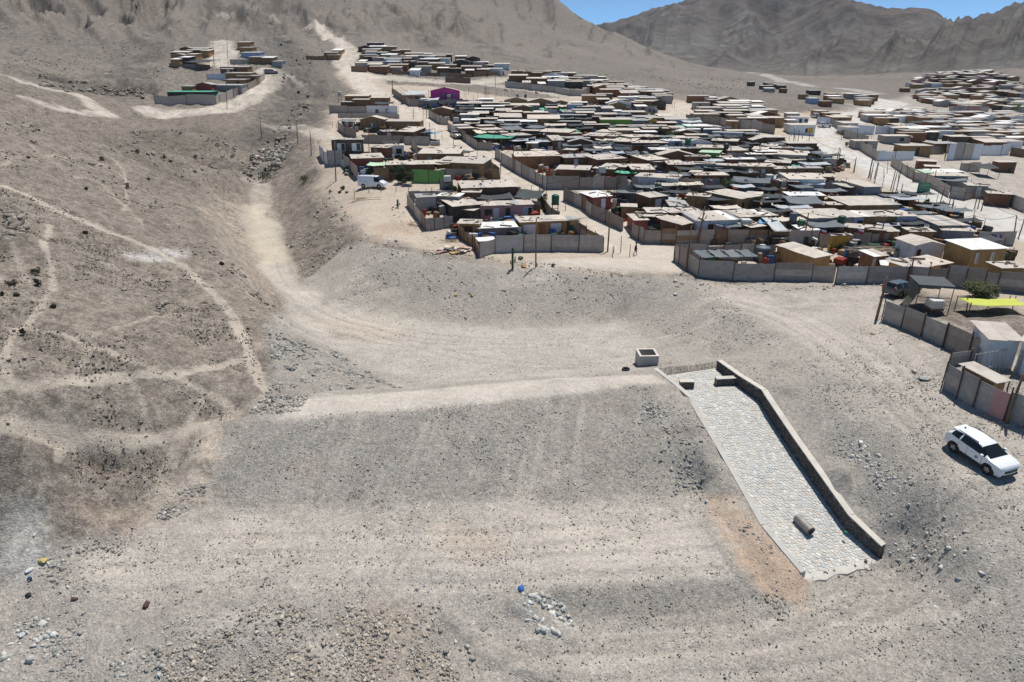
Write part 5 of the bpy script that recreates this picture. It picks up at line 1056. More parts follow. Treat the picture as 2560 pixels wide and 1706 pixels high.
def nets(reg, poly, n):
    W = world_poly(poly, reg); x0, y0 = W.min(0); x1, y1 = W.max(0); k = 0; rs = random.Random(n)
    for _ in range(n*80):
        if k >= n: break
        x = rs.uniform(x0, x1); y = rs.uniform(y0, y1)
        if poly_mask_hard(np.array([x]), np.array([y]), W)[0] < .5 or any((x-f[0])**2+(y-f[1])**2 < (f[2]+1.2)**2 for f in FOOT) or min(seg_dist(np.array([x]), np.array([y]), r)[0] for r in ROADS) < 5: continue
        k += 1; u, v, dep = project((x, y, H1(x, y)+2.0)); s = FPX/dep; w = rs.uniform(3, 6); c = rs.choice('ddGGGdiz'.replace('z', 's'))
        tarp('f', u-w*s/2, v, u+w*s/2, v, .5*s, c, rs.uniform(1.9, 2.3), .3, label={'d': 'black shade net over a small yard squeezed between roofs', 'G': 'grey shade net over a small yard squeezed between roofs', 'i': 'silver sheet over a small yard squeezed between roofs', 's': 'cream canvas over a small yard squeezed between roofs'}[c], depth=rs.uniform(2.5, 4))
nets('E',[(100,300),(1000,330),(1900,520),(2350,560),(2350,1000),(1500,1080),(700,850),(100,830),(0,600),(0,400)], 34)
nets('F',[(0,560),(600,620),(1250,760),(1900,900),(2050,1040),(1500,1250),(600,1280),(0,1100)], 24)
nets('B',[(20,300),(2300,330),(2300,780),(450,800),(100,600)], 14); nets('D',[(1700,300),(2353,330),(2353,700),(1900,650),(1650,560)], 10); nets('H',[(1480,560),(2353,560),(2353,720),(1850,690),(1600,660)], 12); nets('C',[(0,380),(1300,420),(1900,720),(1600,800),(0,800)], 10)
# small household clutter that fills the yards
def yard_clutter():
    rs = np.random.RandomState(4); W = world_poly([(790,420),(960,480),(1000,560),(1180,590),(1560,600),(2050,620),(2353,640),(2353,560),(2050,430),(1900,340),(1700,290),(1400,240),(1000,230),(930,225),(780,290)]); X, Y = in_poly(W, 9000, rs); mb = MB(); cols = []
    pal = [(.05, .045, .04), (.10, .07, .05), (.20, .12, .07), (.04, .05, .06), (.35, .33, .30), (.55, .55, .54), (.06, .12, .28), (.25, .05, .04), (.30, .22, .14), (.12, .12, .12), (.05, .10, .06)]
    road = np.min([seg_dist(X, Y, r) for r in ROADS], 0)
    fx = np.array([f[0] for f in FOOT]); fy = np.array([f[1] for f in FOOT]); fr = np.array([f[2] for f in FOOT])
    for x, y, rd in zip(X, Y, road):
        if rd < 4.5: continue
        d = np.hypot(fx-x, fy-y)-fr; k = d.min()
        if k < -.6 or k > 2.2: continue
        z = H1(x, y); a, b, h = rs.uniform(.15, .8), rs.uniform(.15, .6), rs.uniform(.2, 1.3); M = Matrix.Translation((x, y, z)) @ Matrix.Rotation(rs.uniform(0, 3), 4, 'Z') @ Matrix.Rotation(rs.normal(0, .12), 4, 'X'); mb.box(-a, a, -b, b, -.2, h, M); cols.append(pal[rs.randint(len(pal))])
    me = mb.mesh('yard_clutter', rock_mat_early()); at = me.attributes.new('col', 'FLOAT_COLOR', 'POINT'); at.data.foreach_set('color', np.concatenate([np.repeat(np.array(cols), 8, 0), np.ones((len(cols)*8, 1))], 1).astype(np.float32).ravel()); o = bpy.data.objects.new('yard_clutter', me); COL.objects.link(o); o['kind'] = 'stuff'; o['label'] = 'boxes, barrels and household junk lying about the yards'; o['category'] = 'clutter'
# ================================================================== spillway
def voronoi(w, l, size, seed, ycomp=1.0):
    rs = random.Random(seed); nx = max(2, int(w/size)); ny = max(2, int(l/size)); P = {}
    for i in range(-1, nx+1):
        for j in range(-1, ny+1): P[i, j] = ((i+.5+rs.uniform(-.42, .42)+(.25 if j % 2 else -.25))*w/nx, (j+.5+rs.uniform(-.42, .42))*l/ny)
    out = []
    for i in range(nx):
        for j in range(ny):
            p = P[i, j]; poly = [(0, 0), (w, 0), (w, l), (0, l)]
            for a in range(-2, 3):
                for b in range(-2, 3):
                    q = P.get((i+a, j+b))
                    if q is None or (a == 0 and b == 0): continue
                    mx, my = (p[0]+q[0])/2, (p[1]+q[1])/2; dx, dy = q[0]-p[0], q[1]-p[1]; new = []
                    for k in range(len(poly)):
                        A = poly[k]; B = poly[(k+1) % len(poly)]; sa = (A[0]-mx)*dx+(A[1]-my)*dy; sb = (B[0]-mx)*dx+(B[1]-my)*dy
                        if sa <= 0: new.append(A)
                        if sa*sb < 0: t = sa/(sa-sb); new.append((A[0]+(B[0]-A[0])*t, A[1]+(B[1]-A[1])*t))
                    poly = new
                    if not poly: break
                if not poly: break
            if len(poly) >= 3: out.append((p, poly))
    return out
def build_spillway():
    root = thing('spillway', 'stone paved concrete spillway chute running down beside the dam', 'spillway', SP_R[0])
    org = Vector(SP_R[0]); conc = surf('concrete_pale', (.58, .55, .50), .9, 0, .14, 1.4, dirt=.15, bump=.3); mort = surf('mortar', (.545, .525, .48), .95, 0, .16, 3, dirt=.15)
    R_ = [Vector(p) for p in SP_R]; Lt = [Vector(p) for p in SP_L]; Lf = [Vector((p.x, p.y, p.z-d)) for p, d in zip(Lt, SP_DROP)]
    s = [0.0]
    for a, b, c, d in zip(R_[:-1], R_[1:], Lf[:-1], Lf[1:]): s.append(s[-1]+(((a+c)/2-(b+d)/2).length))
    tot = s[-1]; Wd = sum((a-b).length for a, b in zip(R_, Lf))/len(R_)
    def F(u, v):
        """u 0..Wd across from left to right, v 0..tot down the chute"""
        i = 0
        while i < len(s)-2 and v > s[i+1]: i += 1
        t = (v-s[i])/(s[i+1]-s[i]); return Lf[i].lerp(Lf[i+1], t).lerp(R_[i].lerp(R_[i+1], t), u/Wd)-org
    mb = MB(); nv = 40; mb.grid([[tuple(F(Wd*j/4, tot*i/nv)) for j in range(5)] for i in range(nv+1)]); mb.build('floor_slab', mort, root, fix=True)
    cells = voronoi(Wd-.1, tot-.2, .26, 5); cells.sort(key=lambda c: -c[0][1]); rest = MB(); rs = random.Random(3)
    tones = [surf('stone_pale', (.62, .605, .555), .85, 0, .16, 3), surf('stone_grey', (.57, .575, .545), .85, 0, .16, 3), surf('stone_blue', (.52, .545, .535), .85, 0, .16, 3), surf('stone_tan', (.58, .54, .47), .85, 0, .2, 3), surf('stone_white', (.68, .665, .625), .85, 0, .1, 3)]
    for k, (p, poly) in enumerate(cells):
        cx = sum(q[0] for q in poly)/len(poly); cy = sum(q[1] for q in poly)/len(poly); h = rs.uniform(.018, .042); ring = []; top = []
        for q in poly:
            L_ = math.hypot(q[0]-cx, q[1]-cy)+1e-6; f = max(.3, 1-.014/L_)*rs.uniform(.965, 1); f2 = f*max(.2, 1-.02/L_)
            ring.append(F(cx+(q[0]-cx)*f+.05, cy+(q[1]-cy)*f)); b = F(cx+(q[0]-cx)*f2+.05, cy+(q[1]-cy)*f2); top.append(Vector((b.x, b.y, b.z+h)))
        n = len(poly); vs = [tuple(q) for q in ring+top]; fs = [(i, (i+1) % n, n+(i+1) % n, n+i) for i in range(n)]+[tuple(range(n, 2*n))]
        if k < 300: m2 = MB(); m2.add(vs, fs); m2.build('stone', tones[rs.choice((0, 0, 0, 1, 1, 1, 2, 2, 3, 4))], root, fix=True)
        else: rest.add(vs, fs)
    o = rest.build('paving_stones', tones[0], root, fix=True); o['kind'] = 'stuff'
    for t in tones[1:]: o.data.materials.append(t)
    tone_of = {}; mi = []
    me = o.data; acc = 0
    for pl in me.polygons: mi.append(0)
    # one tone for every stone: faces come in runs
    run = []; c = 0
    for k, (p, poly) in enumerate(cells[300:]):
        t = rs.choice((0, 0, 0, 1, 1, 1, 2, 2, 3, 4)); run += [t]*(len(poly)+1)
    me.polygons.foreach_set('material_index', run[:len(me.polygons)])
    # right wall: rubble core, concrete cap, stones on its inner face
    hts = [.75, .95, 1.1, 1.15, 1.15, 1.15, 1.1, .95]; core = surf('wall_mortar_shaded', (.22, .20, .175), .95, 0, .2, 3); cap = MB(); cor = MB()  # core mortar colour darkened to paint in the shade of the inner face
    for i in range(len(R_)-1):
        a, b = R_[i]-org, R_[i+1]-org; d = (b-a); d.z = 0; d.normalize(); nrm = Vector((-d.y, d.x, 0)); 
        if nrm.dot((R_[i]-Lf[i])) < 0: nrm = -nrm
        th = .42; c8 = []
        for z0, z1 in ((-.3, None), (None, 0)):
            pass
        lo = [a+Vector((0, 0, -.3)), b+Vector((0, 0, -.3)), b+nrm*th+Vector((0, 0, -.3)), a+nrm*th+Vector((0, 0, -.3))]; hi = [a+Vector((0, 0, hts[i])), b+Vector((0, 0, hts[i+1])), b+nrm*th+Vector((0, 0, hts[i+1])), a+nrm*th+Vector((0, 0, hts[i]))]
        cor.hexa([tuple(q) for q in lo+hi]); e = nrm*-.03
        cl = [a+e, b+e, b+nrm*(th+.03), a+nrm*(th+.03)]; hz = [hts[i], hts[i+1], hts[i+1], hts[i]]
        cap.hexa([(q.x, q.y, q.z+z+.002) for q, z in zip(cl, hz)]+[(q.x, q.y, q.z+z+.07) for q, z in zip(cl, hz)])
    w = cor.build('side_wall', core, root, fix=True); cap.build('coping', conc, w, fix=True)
    sl = [0.0]
    for a, b in zip(R_[:-1], R_[1:]): sl.append(sl[-1]+(b-a).length)
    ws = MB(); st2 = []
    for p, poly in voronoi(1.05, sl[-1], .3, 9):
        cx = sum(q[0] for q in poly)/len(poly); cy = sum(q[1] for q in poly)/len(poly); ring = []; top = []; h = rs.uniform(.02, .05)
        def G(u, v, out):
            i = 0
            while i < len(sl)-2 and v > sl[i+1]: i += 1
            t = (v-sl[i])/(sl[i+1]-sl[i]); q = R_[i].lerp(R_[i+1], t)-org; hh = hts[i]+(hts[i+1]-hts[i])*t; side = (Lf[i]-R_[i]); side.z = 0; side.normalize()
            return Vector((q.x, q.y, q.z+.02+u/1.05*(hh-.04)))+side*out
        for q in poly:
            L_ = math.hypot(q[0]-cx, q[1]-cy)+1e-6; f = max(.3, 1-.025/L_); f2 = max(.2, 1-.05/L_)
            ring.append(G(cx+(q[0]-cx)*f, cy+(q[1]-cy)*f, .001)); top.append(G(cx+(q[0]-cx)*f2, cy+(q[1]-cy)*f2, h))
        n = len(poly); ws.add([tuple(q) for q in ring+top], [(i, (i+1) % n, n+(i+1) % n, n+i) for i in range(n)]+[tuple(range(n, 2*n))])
    o = ws.build('wall_stones', surf('stone_wall_shaded', (.17, .155, .135), .9, 0, .5, 3), w, fix=True); o['kind'] = 'stuff'  # shade of the inner wall face is put into this dark stone colour
    # left wall flush with the embankment
    lw = MB()
    for i in range(len(Lt)-1):
        a, b = Lt[i]-org, Lt[i+1]-org; d = b-a; d.z = 0; d.normalize(); nrm = Vector((d.y, -d.x, 0))
        if nrm.dot(Lt[i]-R_[i]) < 0: nrm = -nrm
        th = .40; lw.hexa([tuple(q) for q in (a+Vector((0, 0, -1.3)), b+Vector((0, 0, -1.3)), b+nrm*th+Vector((0, 0, -1.3)), a+nrm*th+Vector((0, 0, -1.3)), a+Vector((0, 0, .06)), b+Vector((0, 0, .06)), b+nrm*th+Vector((0, 0, .06)), a+nrm*th+Vector((0, 0, .06)))])
    lw.build('side_wall', conc, root, fix=True)
    # baffles
    def baffle(p1, p2, h, th):
        a, b = Vector(p1)-org, Vector(p2)-org; d = (b-a).normalized(); n = Vector((-d.y, d.x, 0)); 
        if n.y < 0: n = -n
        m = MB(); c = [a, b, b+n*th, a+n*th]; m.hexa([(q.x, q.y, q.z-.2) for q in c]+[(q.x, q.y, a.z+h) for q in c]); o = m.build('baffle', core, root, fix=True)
        m = MB(); c = [a-d*.02-n*.02, b+d*.02-n*.02, b+d*.02+n*(th+.02), a-d*.02+n*(th+.02)]; m.hexa([(q.x, q.y, a.z+h+.001) for q in c]+[(q.x, q.y, a.z+h+.06) for q in c]); m.build('coping', conc, o, fix=True)
        m = MB(); L_ = (b-a).length
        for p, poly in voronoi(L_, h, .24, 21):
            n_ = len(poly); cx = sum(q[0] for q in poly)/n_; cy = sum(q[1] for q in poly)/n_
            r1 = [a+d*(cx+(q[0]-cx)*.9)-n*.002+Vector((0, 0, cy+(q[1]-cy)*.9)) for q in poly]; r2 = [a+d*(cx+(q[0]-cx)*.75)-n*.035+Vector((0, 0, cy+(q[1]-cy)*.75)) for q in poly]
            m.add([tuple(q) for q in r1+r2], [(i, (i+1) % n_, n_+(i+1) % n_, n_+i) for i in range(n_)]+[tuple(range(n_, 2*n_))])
        q_ = m.build('face_stones', surf('stone_wall_shaded', (.17, .155, .135)), o, fix=True); q_['kind'] = 'stuff'  # same shade-darkened stone colour as the inner wall face
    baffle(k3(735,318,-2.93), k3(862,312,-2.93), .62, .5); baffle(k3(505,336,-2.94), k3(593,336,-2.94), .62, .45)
    # broken end sill
    e = MB(); a, b = Lf[-1]-org, R_[-1]-org; d = (b-a).normalized(); n = Vector((d.y, -d.x, 0)); n = n if n.y < 0 else -n
    P = []
    for i in range(15):
        q = a.lerp(b, i/14); k = rs.uniform(.25, .5); P.append([tuple(q-n*.25+Vector((0, 0, .05))), tuple(q+n*.1+Vector((0, 0, .06))), tuple(q+n*k+Vector((0, 0, .0))), tuple(q+n*(k+.06)+Vector((0, 0, -.5)))])
    e.grid(P); e.build('end_sill', conc, root, fix=True)
build_spillway()
# steel outlet pipe lying on the spillway
def build_pipe():
    a = Vector(k3(1262,1165,-5.55)); b = Vector(k3(1337,1238,-5.72)); root = thing('drain_pipe', 'thick rusty steel pipe poking out of the spillway paving', 'pipe', a)
    d = (b-a); mb = MB(); n = 18; r = .30; z = d.normalized(); x = z.orthogonal().normalized(); y = z.cross(x); rings = []
    for rr, t in ((r, -.25), (r, 1), (r-.03, 1), (r-.03, .2)): rings.append([tuple(d*t+(x*math.cos(2*math.pi*j/n)+y*math.sin(2*math.pi*j/n))*rr) for j in range(n)])
    mb.add([q for ring in rings for q in ring], [(i*n+j, i*n+(j+1) % n, (i+1)*n+(j+1) % n, (i+1)*n+j) for i in range(3) for j in range(n)]+[tuple(3*n+j for j in range(n))])
    mb.build('pipe_shell', surf('pipe_steel', (.34, .32, .295), .6, .3, .3, 2), root, smooth=False, fix=True)
    m = MB(); rg = []
    for t in (.955, .995):
        rg.append([tuple(d*t+(x*math.cos(2*math.pi*j/n)+y*math.sin(2*math.pi*j/n))*(r+.012)) for j in range(n)])
    m.grid([q+[q[0]] for q in rg]); m.build('rim', surf('rim_rust', (.13, .085, .06), .8), root)
build_pipe()
# concrete manhole box
def build_box():
    z = -2.6; a = Vector(k3(248,199,z)); b = Vector(k3(367,197,z)); c = Vector(k3(190,157,z)); w = (b-a).length; ang = math.atan2(b.y-a.y, b.x-a.x); dep = 1.75
    root = thing('concrete_box', 'open square concrete inspection box at the spillway inlet', 'concrete box', (a.x, a.y, z), ang); h = 1.05; t = .16; m = surf('concrete_box', (.42, .40, .37), .9, 0, .16, 2, dirt=.15, bump=.3)
    for (x0, x1, y0, y1) in ((0, w, 0, t), (0, w, dep-t, dep), (0, t, t, dep-t), (w-t, w, t, dep-t)): mb = MB(); mb.box(x0, x1, y0, y1, -.3, h); mb.build('side_panel', m, root)
    mb = MB(); q = .03
    mb.box(-q, w+q, -q, t+.02, h+.001, h+.05); mb.box(-q, w+q, dep-t-.02, dep+q, h+.001, h+.05); mb.box(-q, t+.02, t+.021, dep-t-.021, h+.001, h+.05); mb.box(w-t-.02, w+q, t+.021, dep-t-.021, h+.001, h+.05)
    mb.build('rim', surf('concrete_pale', (.58, .55, .50)), root)
    mb = MB(); mb.box(t, w-t, t, dep-t, -.25, -.05); mb.build('bottom', m, root)
build_box()
def tyre(reg, x, y, r=.32, label='old black tyre lying on the ground', tilt=(0, 0), lift=0):
    p = hitr(reg, x, y); mb = MB(); prof = [(r*.55, -.09), (r*.6, -.11), (r*.9, -.11), (r, -.06), (r, .06), (r*.9, .11), (r*.6, .11), (r*.55, .09), (r*.55, -.09)]; mb.lathe(prof, 20)
    o = mb.build('tyre', surf('rubber', (.025, .025, .025), .8, 0, .2, 4), None, True, True); o.location = (p[0], p[1], p[2]+.12+lift); o.rotation_euler = (tilt[0], tilt[1], 0); tag(o, label, 'tyre'); return o
tyre('K', 163, 220, .36, 'old black tyre lying beside the concrete inspection box')
tyre('D', 232, 1330, .3, 'half buried tyre near the white van, farther from it', (.3, 0)); tyre('D', 315, 1330, .3, 'half buried tyre just behind the white van')

# ================================================================== loose rocks and gravel
ICO_V = []; ICO_F = [(0,11,5),(0,5,1),(0,1,7),(0,7,10),(0,10,11),(1,5,9),(5,11,4),(11,10,2),(10,7,6),(7,1,8),(3,9,4),(3,4,2),(3,2,6),(3,6,8),(3,8,9),(4,9,5),(2,4,11),(6,2,10),(8,6,7),(9,8,1)]
_g = (1+5**.5)/2
for a, b in ((-1, _g), (1, _g), (-1, -_g), (1, -_g)): ICO_V.append((a, b, 0))
for a, b in ((-1, _g), (1, _g), (-1, -_g), (1, -_g)): ICO_V.append((0, a, b))
for a, b in ((-1, _g), (1, _g), (-1, -_g), (1, -_g)): ICO_V.append((b, 0, a))
ICO_V = np.array([ICO_V[i] for i in (0, 1, 2, 3, 4, 5, 6, 7, 8, 9, 10, 11)])/math.hypot(1, _g)
ICO_V = np.array([(-1,_g,0),(1,_g,0),(-1,-_g,0),(1,-_g,0),(0,-1,_g),(0,1,_g),(0,-1,-_g),(0,1,-_g),(_g,0,-1),(_g,0,1),(-_g,0,-1),(-_g,0,1)])/math.hypot(1, _g)
CUB_V = np.array([(-1,-1,-1),(1,-1,-1),(1,1,-1),(-1,1,-1),(-.75,-.7,1),(.7,-.75,.9),(.75,.7,1),(-.7,.75,.85)], float)*.72; CUB_F = [(0,2,1),(0,3,2),(4,5,6),(4,6,7),(0,1,5),(0,5,4),(1,2,6),(1,6,5),(2,3,7),(2,7,6),(3,0,4),(3,4,7)]
OCT_V = np.array([(1,0,0),(-1,0,0),(0,1,0),(0,-1,0),(0,0,1),(0,0,-1)], float); OCT_F = [(4,0,2),(4,2,1),(4,1,3),(4,3,0),(5,2,0),(5,1,2),(5,3,1),(5,0,3)]
def rock_mat():
    if 'rock' in MATS: return MATS['rock']
    m, nt, b = nodes_of('rock'); L = nt.links; at = N(nt, 'ShaderNodeAttribute', attribute_name='col'); co = N(nt, 'ShaderNodeTexCoord').outputs['Object']
    n = N(nt, 'ShaderNodeTexNoise'); n.inputs['Scale'].default_value = 6; n.inputs['Detail'].default_value = 4; L.new(co, n.inputs['Vector'])
    L.new(mixrgb(nt, 'MULTIPLY', 1.0, at.outputs['Color'], ramp(nt, n.outputs['Fac'], [(.3, .75), (.7, 1.2)])), b.inputs['Base Color']); b.inputs['Roughness'].default_value = .95; b.inputs['Specular IOR Level'].default_value = .15; MATS['rock'] = m; return m
PAL = {'grey': [(.33, .31, .28), (.40, .375, .34), (.26, .245, .225), (.50, .47, .42)], 'tan': [(.36, .31, .25), (.42, .365, .30), (.29, .26, .225), (.47, .43, .37)], 'pale': [(.56, .545, .50), (.48, .48, .455), (.63, .61, .57), (.41, .405, .38)], 'hill': [(.22, .193, .165), (.27, .24, .205), (.18, .16, .138), (.33, .295, .25)], 'gray_green': [(.30, .305, .28), (.36, .36, .335), (.25, .25, .235), (.44, .43, .40)]}
def in_poly(W, n, rs):
    x0, y0 = W.min(0); x1, y1 = W.max(0); X = np.empty(0); Y = np.empty(0)
    for _ in range(40):
        x = rs.uniform(x0, x1, n*2); y = rs.uniform(y0, y1, n*2); m = poly_mask_hard(x, y, W) > .5; X = np.concatenate([X, x[m]]); Y = np.concatenate([Y, y[m]])
        if len(X) >= n: break
    return X[:n], Y[:n]
SPW = np.array([p[:2] for p in SP_L]+[p[:2] for p in SP_R[::-1]])
def rocks(name, spec, small=False, label=None):
    """spec: list of (world polygon or (centre line, half width), n, smin, smax, palette, clump)"""
    V0, F0 = (OCT_V, OCT_F) if small else (CUB_V, CUB_F); AV = []; AC = []; cnt = 0; seed = len(name)*13+len(spec)
    rs = np.random.RandomState(seed)
    for (W, n, s0, s1, pal, clump) in spec:
        if isinstance(W, tuple):
            line, hwid = W; t = rs.uniform(0, len(line)-1.001, n); i = t.astype(int); f = (t-i)[:, None]; q = line[i]*(1-f)+line[i+1]*f; q = q+rs.normal(0, hwid, (n, 2)); X, Y = q[:, 0], q[:, 1]
        else: X, Y = in_poly(W, n, rs)
        if clump:
            keep = (fbm(X/clump, Y/clump, 3, 7)+rs.uniform(-.5, .5, len(X))) > .0; X, Y = X[keep], Y[keep]
        ok = poly_mask_hard(X, Y, SPW) < .5
        if name != 'fallen_stones': X, Y = X[ok], Y[ok]
        n = len(X)
        if n == 0: continue
        S = s0*(s1/s0)**(rs.random_sample(n)**2.2); Z = hbase(X, Y)
        a = rs.uniform(0, 6.28, n); ca, sa = np.cos(a), np.sin(a); k = len(V0)
        v = np.repeat(V0[None], n, 0)*(1+rs.uniform(-.42, .42, (n, k, 1))); v = v*(rs.uniform(.5, 1.4, (n, 1, 3))*np.array((1.15, 1, .7)))*S[:, None, None]*.5
        tl = rs.normal(0, .7, (n, 1)); y2 = v[:, :, 1]*np.cos(tl)-v[:, :, 2]*np.sin(tl); z2 = v[:, :, 1]*np.sin(tl)+v[:, :, 2]*np.cos(tl)
        x3 = v[:, :, 0]*ca[:, None]-y2*sa[:, None]; y3 = v[:, :, 0]*sa[:, None]+y2*ca[:, None]
        AV.append(np.stack([x3+X[:, None], y3+Y[:, None], z2+(Z+S*rs.uniform(-.12, .14, n))[:, None]], -1).reshape(-1, 3))
        pc = np.array(PAL[pal]); c = pc[rs.randint(0, len(pc), n)]*rs.uniform(.8, 1.2, (n, 1)); AC.append(np.repeat(c, k, 0)); cnt += n
    V = np.concatenate(AV); Cc = np.concatenate(AC); k = len(V0); Fa = (np.array(F0)[None]+(np.arange(cnt)*k)[:, None, None]).reshape(-1, 3)
    me = bpy.data.meshes.new(name); me.vertices.add(len(V)); me.vertices.foreach_set('co', V.astype(np.float32).ravel()); me.loops.add(len(Fa)*3); me.loops.foreach_set('vertex_index', Fa.astype(np.int32).ravel())
    me.polygons.add(len(Fa)); me.polygons.foreach_set('loop_start', np.arange(0, len(Fa)*3, 3, dtype=np.int32)); me.update(calc_edges=True)
    at = me.attributes.new('col', 'FLOAT_COLOR', 'POINT'); rg = np.ones((len(V), 4), np.float32); rg[:, :3] = Cc; at.data.foreach_set('color', rg.ravel()); me.materials.append(rock_mat())
    o = bpy.data.objects.new(name, me); COL.objects.link(o); o['kind'] = 'stuff'
    if label: o['label'] = label
    return o
wp = world_poly; cl = lambda pts, reg='o': curve(world_poly(pts, reg))
rocks('rock_spoil', [
  (wp([(380,1420),(520,1395),(700,1385),(900,1395),(1010,1430),(1060,1566),(900,1640),(420,1640),(350,1500)]), 11000, .05, .30, 'tan', 3.0), (wp([(380,1420),(700,1385),(1010,1430),(1060,1566),(420,1640)]), 6000, .05, .2, 'grey', 1.5),
  (wp([(1200,1355),(1290,1370),(1310,1400),(1330,1450),(1250,1460),(1190,1400)]), 420, .08, .5, 'pale', 0), ((cl([(1185,1385),(1240,1425),(1300,1455)]), .3), 160, .1, .5, 'pale', 0), ((cl([(1000,1400),(1100,1480),(1220,1540),(1300,1566)]), .5), 420, .06, .35, 'grey', 0),
  (wp([(380,1490),(200,1400),(60,1400),(0,1566),(400,1600)]), 3200, .05, .3, 'gray_green', 2.0), ((cl([(1640,1180),(1680,1280),(1730,1340),(1800,1400)]), .25), 420, .06, .3, 'grey', 0), ((cl([(1700,1190),(1760,1260)]), .25), 80, .06, .25, 'tan', 0),
  ((cl([(1465,900),(1500,950),(1560,1000),(1575,1080),(1600,1140)]), .9), 1100, .07, .36, 'gray_green', 1.2), ((cl([(1965,1025),(2000,1070),(2060,1130)]), .35), 170, .1, .4, 'pale', 0), ((cl([(2060,1180),(2120,1250),(2200,1320)]), 1.2), 140, .08, .3, 'pale', 0),
  (wp([(612,745),(680,775),(780,810),(930,892),(720,905),(600,940),(620,860)]), 3200, .07, .4, 'gray_green', 1.6), (wp([(560,955),(600,910),(720,905),(690,950)]), 900, .07, .35, 'grey', 0),
  (wp([(350,1190),(400,1120),(480,1100),(470,1160),(380,1200)]), 500, .07, .3, 'grey', 0), ((cl([(1870,1335),(1960,1310),(2062,1290)]), .25), 120, .06, .25, 'grey', 0), (wp([(100,1260),(260,1210),(300,1250),(150,1400),(90,1330)]), 700, .06, .35, 'grey', 1.5), ((cl([(20,1470),(90,1480)]), .8), 60, .15, .5, 'pale', 0),
  (wp([(1500,910),(1610,1120),(1500,1130),(480,1160),(520,970)]), 1500, .06, .2, 'grey', 2.0), (wp([(760,440),(850,545),(700,640),(655,560)]), 1600, .1, .5, 'grey', 3), (wp([(860,560),(1560,640),(1430,730),(1100,740),(760,690)]), 4200, .08, .32, 'grey', 3), (wp([(1640,665),(1830,795),(1640,825),(1480,745)]), 1500, .07, .25, 'grey', 3),
  (wp([(900,470),(1000,520),(1060,600),(880,570)]), 500, .1, .5, 'pale', 2), ((cl([(1560,655),(1700,662),(1900,662),(2020,655)]), .6), 260, .1, .5, 'tan', 0)], False)
rocks('boulder_field', [
  (wp([(570,420),(640,400),(690,300),(720,240),(690,230),(640,290),(590,340),(545,380)]), 500, .3, 1.5, 'hill', 4), (wp([(600,330),(680,330),(640,390),(570,390)]), 220, .3, 1.4, 'grey', 0), (wp([(690,240),(720,235),(720,110),(640,60),(600,40),(640,130)]), 450, .4, 1.6, 'hill', 5), (wp([(0,480),(60,500),(60,560),(0,560)]), 260, .2, .9, 'hill', 0),
  (wp([(90,170),(330,190),(330,225),(230,215),(90,200)]), 500, .4, 1.6, 'hill', 4), (wp([(300,300),(540,300),(560,390),(430,420),(250,330)]), 1100, .2, .9, 'hill', 6), (wp([(0,270),(250,330),(400,420),(470,560),(380,560),(200,420),(0,380)]), 1800, .12, .6, 'hill', 5), ((cl([(420,540),(500,600),(560,660),(605,720)]), 1.2), 500, .12, .7, 'hill', 2), (wp([(260,640),(390,640),(400,700),(270,720)]), 260, .12, .6, 'hill', 2)], False)
rocks('gravel', [
  (wp([(-60,1640),(-60,1380),(200,1240),(480,1165),(520,970),(1560,895),(1860,1330),(2062,1290),(1770,920),(1660,838),(1850,800),(2050,720),(2500,1000),(2500,1640)]), 62000, .035, .17, 'grey', 2.5), (wp([(620,745),(660,700),(760,690),(1430,730),(1640,830),(1500,860),(1000,885)]), 7000, .05, .18, 'grey', 2.5), (wp([(1850,830),(2150,860),(2353,1000),(2353,1200),(2100,1100),(1900,1050)]), 5000, .05, .17, 'grey', 2)], True)
rocks('hill_stones', [(wp([(0,430),(370,570),(560,700),(610,890),(540,960),(200,1000),(-80,960),(-100,500)]), 26000, .05, .26, 'hill', 2.0), (wp([(-80,960),(200,1000),(480,990),(430,1150),(150,1180),(-80,1300)]), 3500, .05, .2, 'hill', 2.0), (wp([(0,180),(240,270),(400,300),(560,400),(470,540),(370,560),(0,420)]), 7000, .1, .35, 'hill', 4), (wp([(0,60),(400,100),(420,150),(300,190),(0,165)]), 2000, .3, .8, 'hill', 8), (wp([(1200,160),(1700,180),(1850,210),(1650,225),(1350,200)]), 2000, .4, 1.0, 'hill', 14)], True)

rock_mat_early = rock_mat
yard_clutter()
